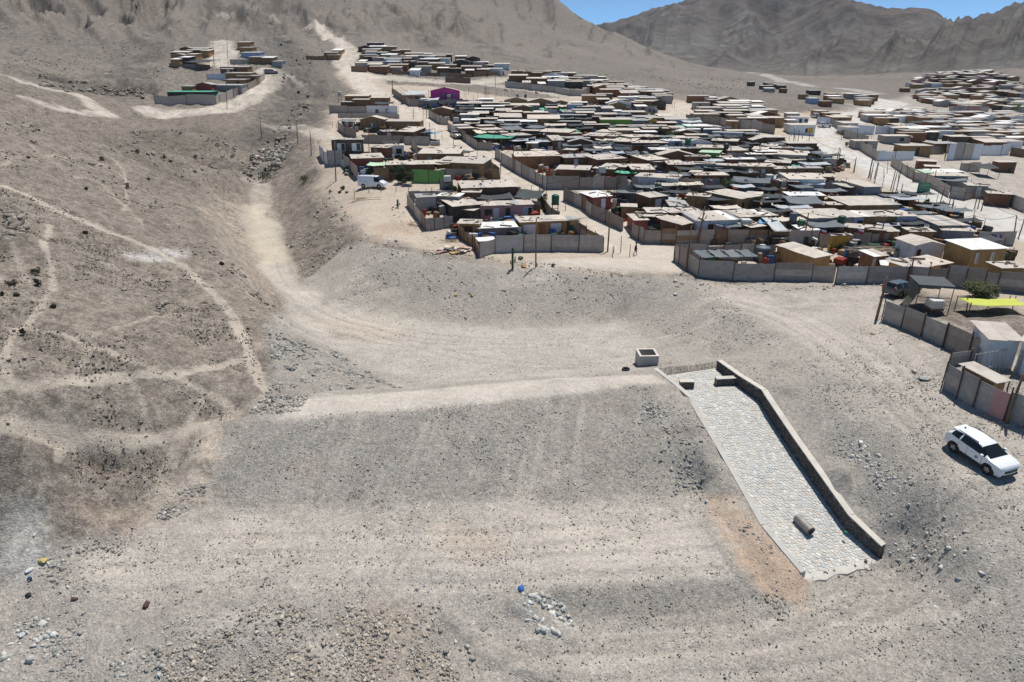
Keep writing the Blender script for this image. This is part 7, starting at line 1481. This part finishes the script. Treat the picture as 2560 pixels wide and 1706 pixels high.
# ================================================================== poles and cables
PL = [('A',1410,1046,1416,572,.09,'tall single pole standing in front of the long corrugated fence','p1'),('A',2113,902,2136,505,.10,'double timber pole at the corner of the lane','p2'),('B',850,1092,898,648,.09,'leaning pole at the lane end of the shaded pen','p3'),('B',962,835,1030,455,.11,'stout leaning pole behind the weathered street fence','p4'),('G',380,397,460,92,.12,'dark leaning pole with coiled wire by the wagon','p5'),('G',1322,1158,1449,795,.09,'brown pole beside the pink door','p6'),
      ('C',1215,1225,1275,955,.09,'pole in front of the tall white house','p7'),('C',940,830,992,545,.09,'pole below the ochre and white house fronts','p8'),('B',1995,830,2045,520,.10,'pole propped by a slanting strut at the block wall','p9'),('C',1813,745,1866,545,.09,'pole near the main road corner','p10'),('D',185,1192,166,740,.08,'pole on the bank behind the white van','q1'),('D',578,840,566,600,.07,'pole over the yard of the white cabin','q2'),('D',1567,770,1577,585,.07,'pole beside the beige lane car','q3'),('D',2115,1172,2132,890,.08,'pole where the lane passes the window house','q4'),('D',2265,1082,2277,760,.08,'pole along the whitewashed lane fence','q5'),('D',1252,455,1257,250,.08,'pole at the upper lane bend','q6'),('D',846,182,852,2,.1,'twin pole at the top of the lane','q7'),('D',1098,460,1101,330,.07,'short pole on the upper lane verge','q8'),('D',1285,700,1290,498,.07,'pole by the grey net at the lane edge','q9'),
      ('J',2038,980,2026,828,.08,'pole by the small track above the gully','j1'),('J',2131,1075,2120,888,.08,'pole at the terrace edge above the gully','j2'),('J',1790,942,1778,800,.08,'pole on the gully slope','j3'),('J',2298,1242,2290,965,.08,'pole below the white wall by the channel','j4'),('J',1553,750,1546,560,.08,'pole at the bend of the left terrace road','j5'),('J',1462,445,1455,268,.08,'pole left of the steep sandy street','j6'),('J',1560,445,1550,238,.08,'pole right of the steep sandy street','j7'),('J',1640,725,1640,705,.06,'short stake on the terrace road','j8'),('J',1690,600,1688,515,.06,'pole along the roadside fence of the left terrace','j9'),('I',476,618,471,525,.1,'twin pole in the open sandy ground','i1'),('I',1146,570,1146,480,.08,'pole at the upper street junction','i2'),('I',1350,520,1350,450,.08,'pole above the long pale fence','i3')]
for reg, xb, yb, xt, yt, r, lab, key in PL: pole(reg, xb, yb, xt, yt, r, lab, None, key in ('p4', 'q7', 'i1'), key)
rp = [('C',826,178,866,-10),('C',850,195,882,20),('C',886,228,932,22),('C',1045,292,1096,95),('C',1066,302,1112,118),('C',1100,306,1166,35),('C',1140,372,1166,235),('C',1522,450,1582,268),('C',1600,500,1637,372),('C',1628,562,1676,345),('C',1868,476,1906,300),('C',1900,478,1932,330),('C',1934,497,1977,325),('C',2260,716,2282,545),('C',2296,768,2358,580),('H',1242,866,1257,768),('H',1128,805,1150,702),('F',1728,832,1765,645),('F',1618,745,1642,585),('F',1566,792,1582,575),('F',1445,772,1452,662),('F',2092,1018,2127,812),('F',2277,1088,2312,912),('F',1322,722,1332,588),('H',1340,900,1370,760),('H',1375,905,1400,800),('H',1660,900,1680,840),('H',1700,960,1725,870),('H',1760,970,1780,850)]
for i, a in enumerate(rp): pole(*a, .08, 'thin leaning utility pole beside the main road', 'poles along the main road', False, 'r%d' % i)
yp = [('E',865,1010,868,860),('E',512,1105,520,900),('E',150,1080,155,770),('E',1410,1290,1418,1045),('E',1755,1285,1765,960),('E',2100,1300,2105,1020),('E',1630,860,1635,740),('E',880,830,885,690),('E',555,760,560,560),('E',255,520,258,380),('E',1005,610,1010,470),('E',1700,620,1705,470),('E',1280,640,1285,500),('E',2050,700,2055,560),('E',855,450,860,330),('E',1155,460,1160,340),('E',690,240,692,130),('F',865,1152,872,1035),('F',1615,1000,1622,850),('F',1870,1205,1882,1065),('F',495,880,497,740),('F',630,960,635,770),('F',720,1190,735,1040),('F',290,700,295,560),('F',580,530,585,410),('F',628,640,630,500),('F',1105,740,1108,640),('F',910,720,915,600),('F',1340,690,1345,560),('F',1448,900,1455,780),('F',1820,1195,1830,1130),
      ('D',1500,560,1502,360),('D',1635,610,1640,450),('D',1925,480,1930,360),('D',1170,360,1172,290),('D',1215,440,1216,310),('D',1745,180,1750,90),('D',1805,280,1810,170),('D',2035,800,2045,640),('D',775,240,778,150),('D',925,390,930,230),('D',545,400,545,260),('D',148,560,150,490),('D',192,570,190,500),('D',575,1330,577,1258),('D',715,1325,716,1265),('D',895,1320,896,1250),('D',398,1420,400,1275),('A',160,300,158,255),('A',335,330,333,275),('A',390,325,388,270),('A',510,350,508,300),('A',1700,500,1697,420),('A',1365,310,1367,250),('A',730,330,732,290),('A',1842,640,1845,580),('A',2240,910,2250,745),('A',2172,910,2176,840),('A',2330,955,2338,830),('B',120,960,128,850),('B',740,820,748,645),('B',550,820,556,680),('B',1215,825,1235,585),('B',1120,820,1128,690),('B',1130,480,1135,355),('B',1225,490,1230,370),('B',825,640,838,510),('B',930,495,945,380),('B',1610,560,1616,500),('B',1470,580,1475,520),('B',180,290,195,85),('B',480,285,492,130),('B',310,340,312,260),('B',2075,850,2085,650),('B',1805,940,1812,890),('C',690,120,705,0),('C',325,320,345,130),('C',295,310,298,170),('C',410,300,415,230),('C',590,332,616,170),('C',950,322,987,152),('C',265,870,285,640),('C',640,1050,645,1000),('C',750,1045,755,1005),('C',485,935,492,830),('C',2205,1000,2260,860),('C',1205,1060,1212,1020),
      ('G',560,465,595,295),('G',700,530,742,352),('G',858,605,902,428),('G',1030,690,1090,498),('G',1235,700,1264,600),('G',1040,335,1045,225),('G',1200,320,1215,175),('G',1240,295,1285,140),('G',1340,290,1355,230),('G',615,290,650,170),('G',1330,905,1392,740)]
for i, a in enumerate(yp): pole(*a, .05, 'thin wooden post rising from the yards and fences of the settlement', 'posts in the settlement yards', False, 'y%d' % i)
for reg, xb, yb, n in [('F', 1580, 700, 9), ('H', 1500, 900, 8), ('I', 1400, 600, 10), ('H', 1250, 690, 6), ('I', 700, 480, 12), ('H', 1900, 500, 12), ('E', 1900, 330, 10), ('I', 1100, 640, 10), ('J', 1600, 470, 6)]:
    rs = random.Random(n+xb)
    for i in range(n):
        x = xb+rs.uniform(-160, 160); y = yb+rs.uniform(-35, 35); pole(reg, x, y, x+rs.uniform(-2, 6), y-rs.uniform(45, 90), .05, 'thin wooden post rising from the yards and fences of the settlement', 'posts in the settlement yards')
for a, b, s in [('p2','p4',.7),('p1','p2',.6),('p4','p9',.8),('p9','p8',.5),('p8','p10',.8),('p7','p5',.6),('q2','q3',.7),('q3','q4',.8),('q4','q5',.4),('q5','p2',.8),('q7','q6',.8),('q6','q3',.7),('q1','q2',.5),('r0','r3',.5),('r3','r7',.7),('r7','r10',.6),('r10','r13',.7),('r13','r14',.4),('j5','j9',.4),('p3','p4',.4),('r5','r9',.6),('r17','r21',.8),('p10','r13',.6)]: cable(a, b, s)
_ks = [k for k in POLES if k[0] == 'y']; _n = 0
for i, a in enumerate(_ks):
    for b in _ks[i+1:]:
        d = np.linalg.norm(POLES[a]-POLES[b])
        if 9 < d < 26 and _n < 34 and (i*7+len(b)*3+int(d*10)) % 5 == 0: cable(a, b, .4); _n += 1

# ================================================================== plants
tree('D',1005,1232,235,245,'dense dark green pepper tree beside the green fence',(.045,.065,.03),n=3200,trunk=.12,leaf=.13)
tree('D',858,1195,80,200,'thin grey green tree at the red brown gate',(.08,.10,.06),n=500,trunk=.4,leaf=.12)
tree('C',1910,1340,330,165,'wide dry green shrub in front of the brownish fence',(.14,.16,.075),n=3200,trunk=.05,leaf=.12,name='shrub',cat='shrub',shape=.8)
tree('B',1245,298,185,108,'round green bush behind the street row fence',(.07,.10,.03),n=1600,trunk=.15,leaf=.14,h0=.8)
tree('E',2025,705,170,110,'big rounded green tree in the upper right rows',(.075,.10,.035),n=1300,trunk=.25,leaf=.16,h0=.5)
tree('E',2120,1140,140,90,'rounded yellow green bush by the cream roofs',(.10,.12,.04),n=900,trunk=.2,h0=.8)
for a in [('E',535,565,75,65,'small bright green tree above the grey net'),('E',1110,495,90,60,'feathery green tree left of the lime green house'),('E',1780,445,110,60,'dark green tree in the top rows'),('E',1235,588,75,45,'pale green bush in front of the lime green house'),('F',650,690,140,110,'dusty green tree at the sandy street'),('F',895,690,70,50,'small bush by the white wall at the sandy street'),('B',785,160,115,65,'bright green bush among the cream roofs'),('A',1500,400,85,65,'green bush beside the tank stand'),('H',2290,480,110,70,'large dark green tree at the foot of the far right slope'),('H',1150,620,80,22,'row of yellow green bushes at the road fork'),('H',1625,385,40,25,'dark bush on the far right slope'),('H',2080,360,60,30,'dark green tree among the far right houses'),('H',2180,360,50,28,'green tree right of the dark one among far houses'),('D',265,1290,70,40,'small green shrub on the terrace near the van'),('J',2080,1245,95,45,'low green bush on the channel bank'),('J',1825,1240,110,60,'dark hollow bush at the gully mouth'),('D',1485,315,40,50,'small dark tree below the pink house'),('F',1390,470,60,60,'dry bush at the end of the high long fence'),('C',1440,1230,130,40,'thin green weeds behind the mesh gazebo'),('J',1948,555,30,50,'lone green shrub on the left terrace road'),('H',1190,700,30,35,'yellow green bush by the side track'),('G',560,240,55,60,'yellow green weeds beside the wagon wheel')]:
    tree(*a, rgb=random.choice([(.06,.085,.03),(.08,.11,.035),(.05,.07,.03)]), n=420, trunk=.2, leaf=None)
for reg, x, y, w, h in [('L',235,330,60,40),('L',250,410,50,55),('L',110,478,45,28),('L',80,400,80,30),('L',18,465,22,22),('L',150,715,38,28),('L',350,550,40,26),('L',560,65,30,20),('J',875,1300,55,50),('J',230,1000,60,40),('J',1340,1090,40,30),('L',1450,270,36,20),('J',1120,1090,40,24),('J',700,1100,40,30),('J',590,1300,30,20),('J',1010,1240,40,24),('J',940,1050,40,28)]:
    tree(reg, x, y, w, h, 'small dark dry shrub on the stony left hill', (.075,.07,.05), n=160, trunk=.1, name='shrub', cat='shrub')
    THINGS[-1] = (THINGS[-1][0], 'dry shrubs on the left hill')
def cactus(reg, xb, yb, xt, yt, label):
    b = hitr(reg, xb, yb); pd = pdir(*full(reg, xt, yt)); h = CAM_H+pd[2]*b[1]/pd[1]-b[2]; root = thing('cactus', label, 'cactus', b); g = surf('cactus', (.07, .10, .045), .8, 0, .2, 4)
    def col(P, r):
        m = MB(); n = 16; P = [Vector(p) for p in P]; rings = []
        for i, p in enumerate(P): rr = r*(1 if i < len(P)-1 else .35); rings.append([tuple(p+Vector((math.cos(2*math.pi*j/n), math.sin(2*math.pi*j/n), 0))*rr*(1 if j % 2 else .8)) for j in range(n)])
        m.add([q for r_ in rings for q in r_], [(i*n+j, i*n+(j+1) % n, (i+1)*n+(j+1) % n, (i+1)*n+j) for i in range(len(P)-1) for j in range(n)]+[tuple((len(P)-1)*n+j for j in range(n))]); return m
    col([(0, 0, -.2), (0, 0, h*.5), (0.02, 0, h*.93), (.02, 0, h)], .15).build('stem', g, root, fix=True); col([(.13, 0, h*.30), (.3, 0, h*.33), (.32, 0, h*.55), (.32, 0, h*.6)], .08).build('arm', g, root, fix=True); col([(-.12, 0, h*.22), (-.24, 0, h*.25), (-.25, 0, h*.38), (-.25, 0, h*.42)], .07).build('arm', g, root, fix=True)
cactus('A',1182,1070,1186,860,'tall green cactus in front of the long corrugated fence'); cactus('A',58,470,58,388,'young cactus at the west corner of the front yard'); cactus('D',120,1325,122,1292,'small cactus on the terrace left of the tyres')

# ================================================================== near right yard
fence('G',[(418,412),(555,466),(700,530),(860,604),(1035,690),(1180,745)],2.05,(0,0,2),label='long corrugated fence with rusty posts beside the gravel road',sec=2.9)
fence('G',[(452,262),(640,300),(800,330)],1.2,(0,),'b',label='low zinc fence below the station wagon') if False else None
fence('G',[(850,905),(960,975),(1080,1040),(1183,1092)],2.3,(0,),label='zinc fence of the near right yard left of the pink door',sec=2.6)
fence('G',[(1300,1142),(1452,1192),(1600,1240)],2.2,(0,),label='zinc fence of the near right yard right of the pink door',sec=2.6)
_p = fence('G',[(1186,1094),(1298,1140)],2.2,(0,),label='faded pink metal door in the near right fence',name='door',cat='door',near=False,post=False)
for ch in _p.children: ch.data.materials[0] = wallm('m')
fence('G',[(900,748),(1050,730),(1180,700)],1.3,(0,1),'b',label='bent zinc fence joining the two near right yards')
house('G',1212,540,1425,556,40,'w','c',2.5,bl=(992,432),ops=[],label='pale blue white shed with cream roof inside the gravel road fence',ov=.3)
house('G',1445,560,1800,640,60,'w','c',2.7,bl=(1080,362),ops=[('d',.03,.12,0,2,'z')],label='long white house with wide cream roof at the right edge yard',cat='house',name='house')
house('G',1242,856,1325,842,30,'t','c',2.0,bl=(985,755),ops=[],label='lean-to with cream roof behind the near right zinc fence')
tarp('G',1065,300,1500,304,52,'s',1.0,.12,label='bright lime yellow awning stretched behind the right yard',depth=3.6)
THINGS[-1][0].children[0].data.materials[0] = surf('tarp_lime', (.52, .57, .09), .7, 0, .1, 2)
def gazebo():
    p = hitr('G', 780, 330, .3); z = H1(p[0], p[1]); root = thing('gazebo', 'black mesh gazebo on a metal frame beside the wagon', 'gazebo', (p[0], p[1], z), math.radians(-14)); w, d, h = 3.0, 3.2, 2.7; net = roofm('G'); blk = M_post()
    for x in (-w/2, w/2):
        for y in (0, d): m = MB(); m.tube([(x, y, -.3), (x, y, h)], .04, 6); m.build('post', blk, root)
    m = MB(); m.box(-w/2-.1, w/2+.1, -.1, d+.1, h+.001, h+.05); m.build('roof', surf('net_charcoal', (.09, .10, .105), .8, 0, .15, 2), root)
    for z0 in (.8, 1.5): m = MB(); m.tube([(-w/2, 0, z0), (w/2, 0, z0)], .025, 5); m.build('rail', blk, root)
    m = MB(); P = []
    for i in range(9):
        P.append([(-w/2-.9*(1-j/8)**2-.02, -.05+d*.55*i/8, h*j/8+.1*math.sin(i*2+j)) for j in range(9)])
    m.grid(P); o = m.build('side_net', surf('net_olive', (.13, .125, .10), .9, 0, .2, 3), root, True); o.modifiers.new('t', 'SOLIDIFY').thickness = .01
    m = MB(); m.grid([[(-w/2+.05+(w-.1)*j/8, d-.05, h*.55+h*.44*i/4+.03*math.sin(j*2)) for j in range(9)] for i in range(5)]); o = m.build('back_net', net, root, True); o.modifiers.new('t', 'SOLIDIFY').thickness = .01
gazebo()
def rack():
    p = hitr('G', 1190, 790, .3); root = thing('bar_rack', 'upright rack of pale metal bars behind the near right lean-to', 'rack', (p[0], p[1], H1(p[0], p[1])), math.radians(18)); st = surf('bar_pale', (.5, .47, .42), .6, .2)
    for i in range(9): m = MB(); m.tube([(-1.6+i*.4, 0, 0), (-1.45+i*.4, .3, 2.0)], .03, 5); m.build('bar', st, root)
    for z in (.7, 1.9): m = MB(); m.tube([(-1.6+z*.07, z*.15, z), (1.75, z*.15, z)], .03, 5); m.build('rail', st, root)
rack()
def planks(reg, x, y, n, L, label, h0=0.0, spread=2.5, name='timber_pile', rgb=(.34, .29, .24), flat=True):
    p = hitr(reg, x, y, h0); gz = H1(p[0], p[1]); root = thing(name, label, 'timber pile', (p[0], p[1], gz)); rs = random.Random(int(x)); mats = [surf('plank_a', rgb, .9, 0, .25, 3), surf('plank_b', (.45, .36, .22), .9, 0, .25, 3), surf('plank_c', (.22, .19, .17), .9, 0, .25, 3)]
    for i in range(n):
        M = Matrix.Translation((rs.uniform(-spread, spread), rs.uniform(-.9, .9), h0+.05+rs.uniform(0, .35))) @ Matrix.Rotation(rs.gauss(0, .3), 4, 'Z') @ Matrix.Rotation(rs.gauss(0, .06), 4, 'Y'); m = MB(); m.box(-L/2*rs.uniform(.5, 1), L/2, -.07, .07, -.02, .02, M); m.build('plank', rs.choice(mats), root)
    if h0 > .5:
        for sx in (-1, 1):
            for sy in (-.8, .8): m = MB(); m.tube([(sx*spread, sy, -.3), (sx*spread, sy, h0)], .05, 5); m.build('post', M_post(), root)
planks('C',900,890,46,3.6,'heap of loose planks on a rickety frame by the tall white house',1.7); planks('A',590,800,9,2.2,'scattered broken boards beside the debris heap',0,1.2); planks('A',235,640,3,2.6,'planks leaning on the west zinc fence',.2,.4); planks('D',620,1405,4,5,'long timber beam lying on the terrace near the van',0,2)
def slab_heap(reg, x, y, n, label):
    p = hitr(reg, x, y); root = thing('debris_heap', label, 'debris', p); rs = random.Random(5)
    cols = [(.62, .57, .48), (.55, .50, .42), (.50, .33, .30), (.48, .34, .16), (.66, .62, .55)]
    for i in range(n):
        M = Matrix.Translation((rs.uniform(-1.6, 1.8), rs.uniform(-1.3, 1.3), .08+rs.uniform(0, .4))) @ Matrix.Rotation(rs.uniform(-.6, .6), 4, 'Z') @ Matrix.Rotation(rs.gauss(0, .18), 4, 'X') @ Matrix.Rotation(rs.gauss(0, .15), 4, 'Y'); m = MB(); a = rs.uniform(.25, .9); b = rs.uniform(.2, .5); m.box(-a, a, -b, b, -.05, .05, M); o = m.build('slab', surf('slab_%d' % (i % 5), cols[i % 5], .9, 0, .2, 3), root); bv = o.modifiers.new('b', 'BEVEL'); bv.width = .03; bv.segments = 2
slab_heap('A', 600, 900, 26, 'heap of broken foam slabs and boards tipped beside the brown fence')
def scrap(reg, x, y, s, rgb, label, name='scrap', cat='litter'):
    p = hitr(reg, x, y); rs = random.Random(int(x*3+y)); m = MB(); V = ICO_V*np.array((1, .7, .45))*s*.5*np.array([[rs.uniform(.6, 1.3)] for _ in range(12)]); m.add([tuple(q) for q in V], ICO_F); o = m.build(name, surf('scrap_%d_%d' % (int(rgb[0]*100), int(rgb[2]*100)), rgb, .7, 0, .25, 5), None); o.location = (p[0], p[1], p[2]+s*.12); o.rotation_euler = (0, 0, rs.uniform(0, 6)); tag(o, label, cat)
for a in [('N',712,405,.55,(.03,.12,.42),'crumpled blue plastic can on the pale rock pile'),('A',625,1335,.55,(.55,.36,.10),'orange brown foam scrap on the basin bank, left of its twin'),('A',785,1335,.6,(.55,.36,.10),'orange brown foam scrap on the basin bank, right of its twin'),('A',1290,1045,.9,(.42,.28,.12),'brown cardboard scrap between cactus and pole'),('A',1575,1038,.8,(.03,.03,.03),'black rubbish bag at the foot of the terrace fence'),('A',1260,970,1.0,(.04,.04,.04),'dark junk heap behind the cactus'),('M',250,718,0.60,(.58,.48,.18),'yellowish plastic sheet in the litter patch'),('M',175,770,0.54,(.65,.66,.68),'white paper litter beside the yellow sheet'),('M',175,818,0.42,(.03,.06,.13),'navy cloth scrap in the litter patch'),('M',165,915,0.48,(.03,.03,.03),'black rubber scrap below the litter patch'),('M',860,975,0.54,(.10,.06,.05),'rust brown folded metal scrap on the lower bench'),('M',440,940,0.42,(.13,.08,.06),'brown rock like scrap near the lower bench edge'),('M',130,1155,0.48,(.60,.62,.62),'pale broken block among the stones'),('M',205,560,0.54,(.62,.62,.60),'white dust sack by the hill foot'),('K',1555,1243,.3,(.05,.30,.12),'small green bottle on the spillway paving'),('G',725,838,.9,(.42,.44,.42),'grey sheet offcut on the gravel slope'),('G',655,785,.6,(.60,.52,.46),'pale pinkish rubble scrap on the gravel slope'),('G',350,510,.5,(.40,.22,.12),'rusty scrap on the pale road'),('B',1000,1225,.7,(.66,.66,.64),'white scrap below the shaded pen fence'),('B',735,1320,.6,(.66,.66,.64),'white paper scrap on the basin bank'),('L',1330,525,.9,(.33,.22,.14),'orange brown lump on the hill path side'),('D',470,1100,.7,(.45,.03,.03),'red cloth hanging by the reddish house')]: scrap(*a)
def road_sign():
    a = hitr('C', 1275, 412); b = hitr('C', 1330, 395); root = thing('road_sign', 'green rectangular information sign on two posts beside the main road', 'sign', a); w = 2.6; h = 3.2; g = surf('sign_green', (.10, .30, .14), .5, 0, .06, 2)
    for x in (.3, w-.3): m = MB(); m.tube([(x, .5*x/w, -.3), (x, .5*x/w, h)], .06, 6); m.build('post', M_post(), root)
    M = Matrix.Rotation(.18, 4, 'Z'); m = MB(); m.box(0, w, -.10, -.062, h-1.6, h+.1, M); pb = m.build('panel', g, root); wht = surf('sign_text', (.55, .6, .55), .5)
    for i, (x0, x1) in enumerate(((.3, 2.2), (.3, 1.7), (.5, 2.0))): m = MB(); m.box(x0, x1, -.108, -.103, h-.25-i*.45-.12, h-.25-i*.45, M); m.build('lettering', wht, pb)
road_sign()
# painted lettering on the lettered fence
def lettering(fence_label, reg, x, y, text, size, rgb):
    root = [o for o, g in THINGS if o['label'] == fence_label][0]; p = hitr(reg, x, y, .9); f = bpy.data.curves.new('lettering', 'FONT'); f.body = text; f.size = size; f.extrude = .004; f.align_x = 'CENTER'; t = bpy.data.objects.new('lettering_curve', f); COL.objects.link(t)
    me = bpy.data.meshes.new_from_object(t.evaluated_get(bpy.context.evaluated_depsgraph_get())); bpy.data.objects.remove(t); me.name = 'lettering'; me.materials.append(surf('paint_text', rgb, .7))
    put('lettering', me, root, (p[0]-root.location.x, p[1]-root.location.y-.14, p[2]-root.location.z), (math.radians(90), 0, 0))
lettering('brown fence with painted lettering', 'D', 832, 742, 'BrouLinos', .85, (.55, .52, .48))
# ladder, laundry, bicycle, steel drum: yard clutter
def laundry(reg, xl, yl, xr, yr, label, n=5, h=1.8):
    a = hitr(reg, xl, yl, h); b = hitr(reg, xr, yr, h); gz = H1(a[0], a[1]); root = thing('laundry_line', label, 'laundry', (a[0], a[1], gz)); rs = random.Random(int(xl)); d = b-a; za = a[2]-gz
    m = MB(); m.tube([(0, 0, za), tuple((d*.5)+np.array((0, 0, za-.1))), tuple(d+np.array((0, 0, za)))], .01, 4); m.build('line', M_post(), root)
    for e in (np.zeros(3), d): m = MB(); m.tube([(e[0], e[1], -.2), (e[0], e[1], za+e[2]+.05)], .03, 5); m.build('post', M_post(), root)
    for i in range(n):
        t = (i+.5)/n; c = d*t; w = .28; hh = rs.uniform(.5, .9); u = d/np.linalg.norm(d); m = MB(); m.grid([[tuple(c+u*(k-.5)*2*w+np.array((0, .03*math.sin(k*7), za-.1-hh*r))) for k in (0, .33, .66, 1)] for r in (0, .5, 1)]); o = m.build('garment', surf('garment_%d' % (i % 6), [(.55, .55, .58), (.04, .05, .12), (.35, .05, .06), (.12, .2, .4), (.6, .5, .4), (.2, .08, .25)][i % 6], .9), root, True); o.modifiers.new('t', 'SOLIDIFY').thickness = .01
laundry('D',310,505,390,508,'washing line with blue and purple cloths by the tan gabled house'); laundry('B',1150,440,1260,430,'washing line under the dark net roof'); laundry('C',430,230,560,215,'washing line with purple garments near the roadside garage'); laundry('C',2010,720,2130,730,'washing line by the main road corner',6)
def drum(reg, x, y, s, rgb, label, h0=0.0):
    p = hitr(reg, x, y, h0); m = MB(); r = .29*s; h = .88*s; m.lathe([(0, 0), (r, 0), (r, h*.3), (r*1.04, h*.33), (r, h*.36), (r, h*.64), (r*1.04, h*.67), (r, h*.7), (r, h), (r*.9, h), (r*.9, h*.96), (0, h*.96)], 16); o = m.build('barrel', surf('barrel_%d_%d' % (int(rgb[0]*100), int(rgb[2]*100)), rgb, .5, 0, .15, 3), None, False, True); o.location = p; tag(o, label, 'barrel')
for a in [('A',862,775,1,(.03,.13,.42),'blue barrel at the ochre outhouse corner',.3),('A',1560,735,1,(.03,.10,.36),'blue bin by the white panelled shack, left one',.2),('A',1592,738,1,(.03,.10,.36),'blue bin by the white panelled shack, right one',.2),('A',1215,600,1.1,(.6,.6,.58),'white washing machine drum by the red house',.2),('A',1205,740,1.1,(.62,.60,.54),'cream bucket barrel in the basin yard',.2),('A',1240,740,1.5,(.66,.68,.7),'tall white fridge like barrel in the basin yard',.2),('D',768,905,.9,(.5,.55,.6),'grey drum in the yard of the white cabin',.2),('D',860,925,.9,(.66,.66,.68),'white drum in the yard of the white cabin',.2),('A',1078,600,.6,(.42,.24,.10),'orange basin stand under the red house doors',.2)]: drum(*a)
def bicycle(reg, x, y):
    p = hitr(reg, x, y); root = thing('bicycle', 'old bicycle leaning against the post at the lane bend', 'bicycle', p, math.radians(65)); b = surf('bike_frame', (.10, .10, .11), .4, .4); rb = surf('rubber', (.025, .025, .025))
    for x0 in (-.52, .52):
        w = MB(); n = 20; w.tube([(x0+.33*math.cos(t), 0, .34+.33*math.sin(t)) for t in np.linspace(0, 2*math.pi, n)], .022, 5); o = w.build('wheel', rb, root); s = MB()
        for k in range(6): s.tube([(x0, 0, .34), (x0+.31*math.cos(k*1.047), 0, .34+.31*math.sin(k*1.047))], .004, 3)
        s.build('spokes', b, o)
    f = MB()
    for q in ([(-.52,0,.34),(-.1,0,.34),(.38,0,.72),(-.22,0,.74),(-.1,0,.34)], [(-.22,0,.74),(-.52,0,.34)], [(.34,0,.9),(.52,0,.34)], [(-.22,0,.74),(-.26,0,.92)]): f.tube(q, .018, 5)
    f.build('frame', b, root); h = MB(); h.tube([(.34, -.27, .95), (.33, 0, .92), (.34, .27, .95)], .014, 5); h.build('handlebar', b, root); s = MB(); s.box(-.4, -.14, -.07, .07, .92, .98); s.build('saddle', rb, root)
bicycle('A', 1455, 300)

# ================================================================== thin summer haze
def build_haze():
    m = bpy.data.materials.new('haze_air'); m.use_nodes = True; nt = m.node_tree; nt.nodes.remove(nt.nodes['Principled BSDF']); v = nt.nodes.new('ShaderNodeVolumePrincipled'); v.inputs['Color'].default_value = (.80, .88, 1.0, 1); v.inputs['Density'].default_value = HAZE; v.inputs['Anisotropy'].default_value = .2
    nt.links.new(v.outputs[0], nt.nodes['Material Output'].inputs['Volume'])
    mb = MB(); mb.box(-5200, 5200, -300, 5300, -16, 620); o = mb.build('haze', m); o['kind'] = 'stuff'
HAZE = 0.00004
build_haze()
finish_labels()
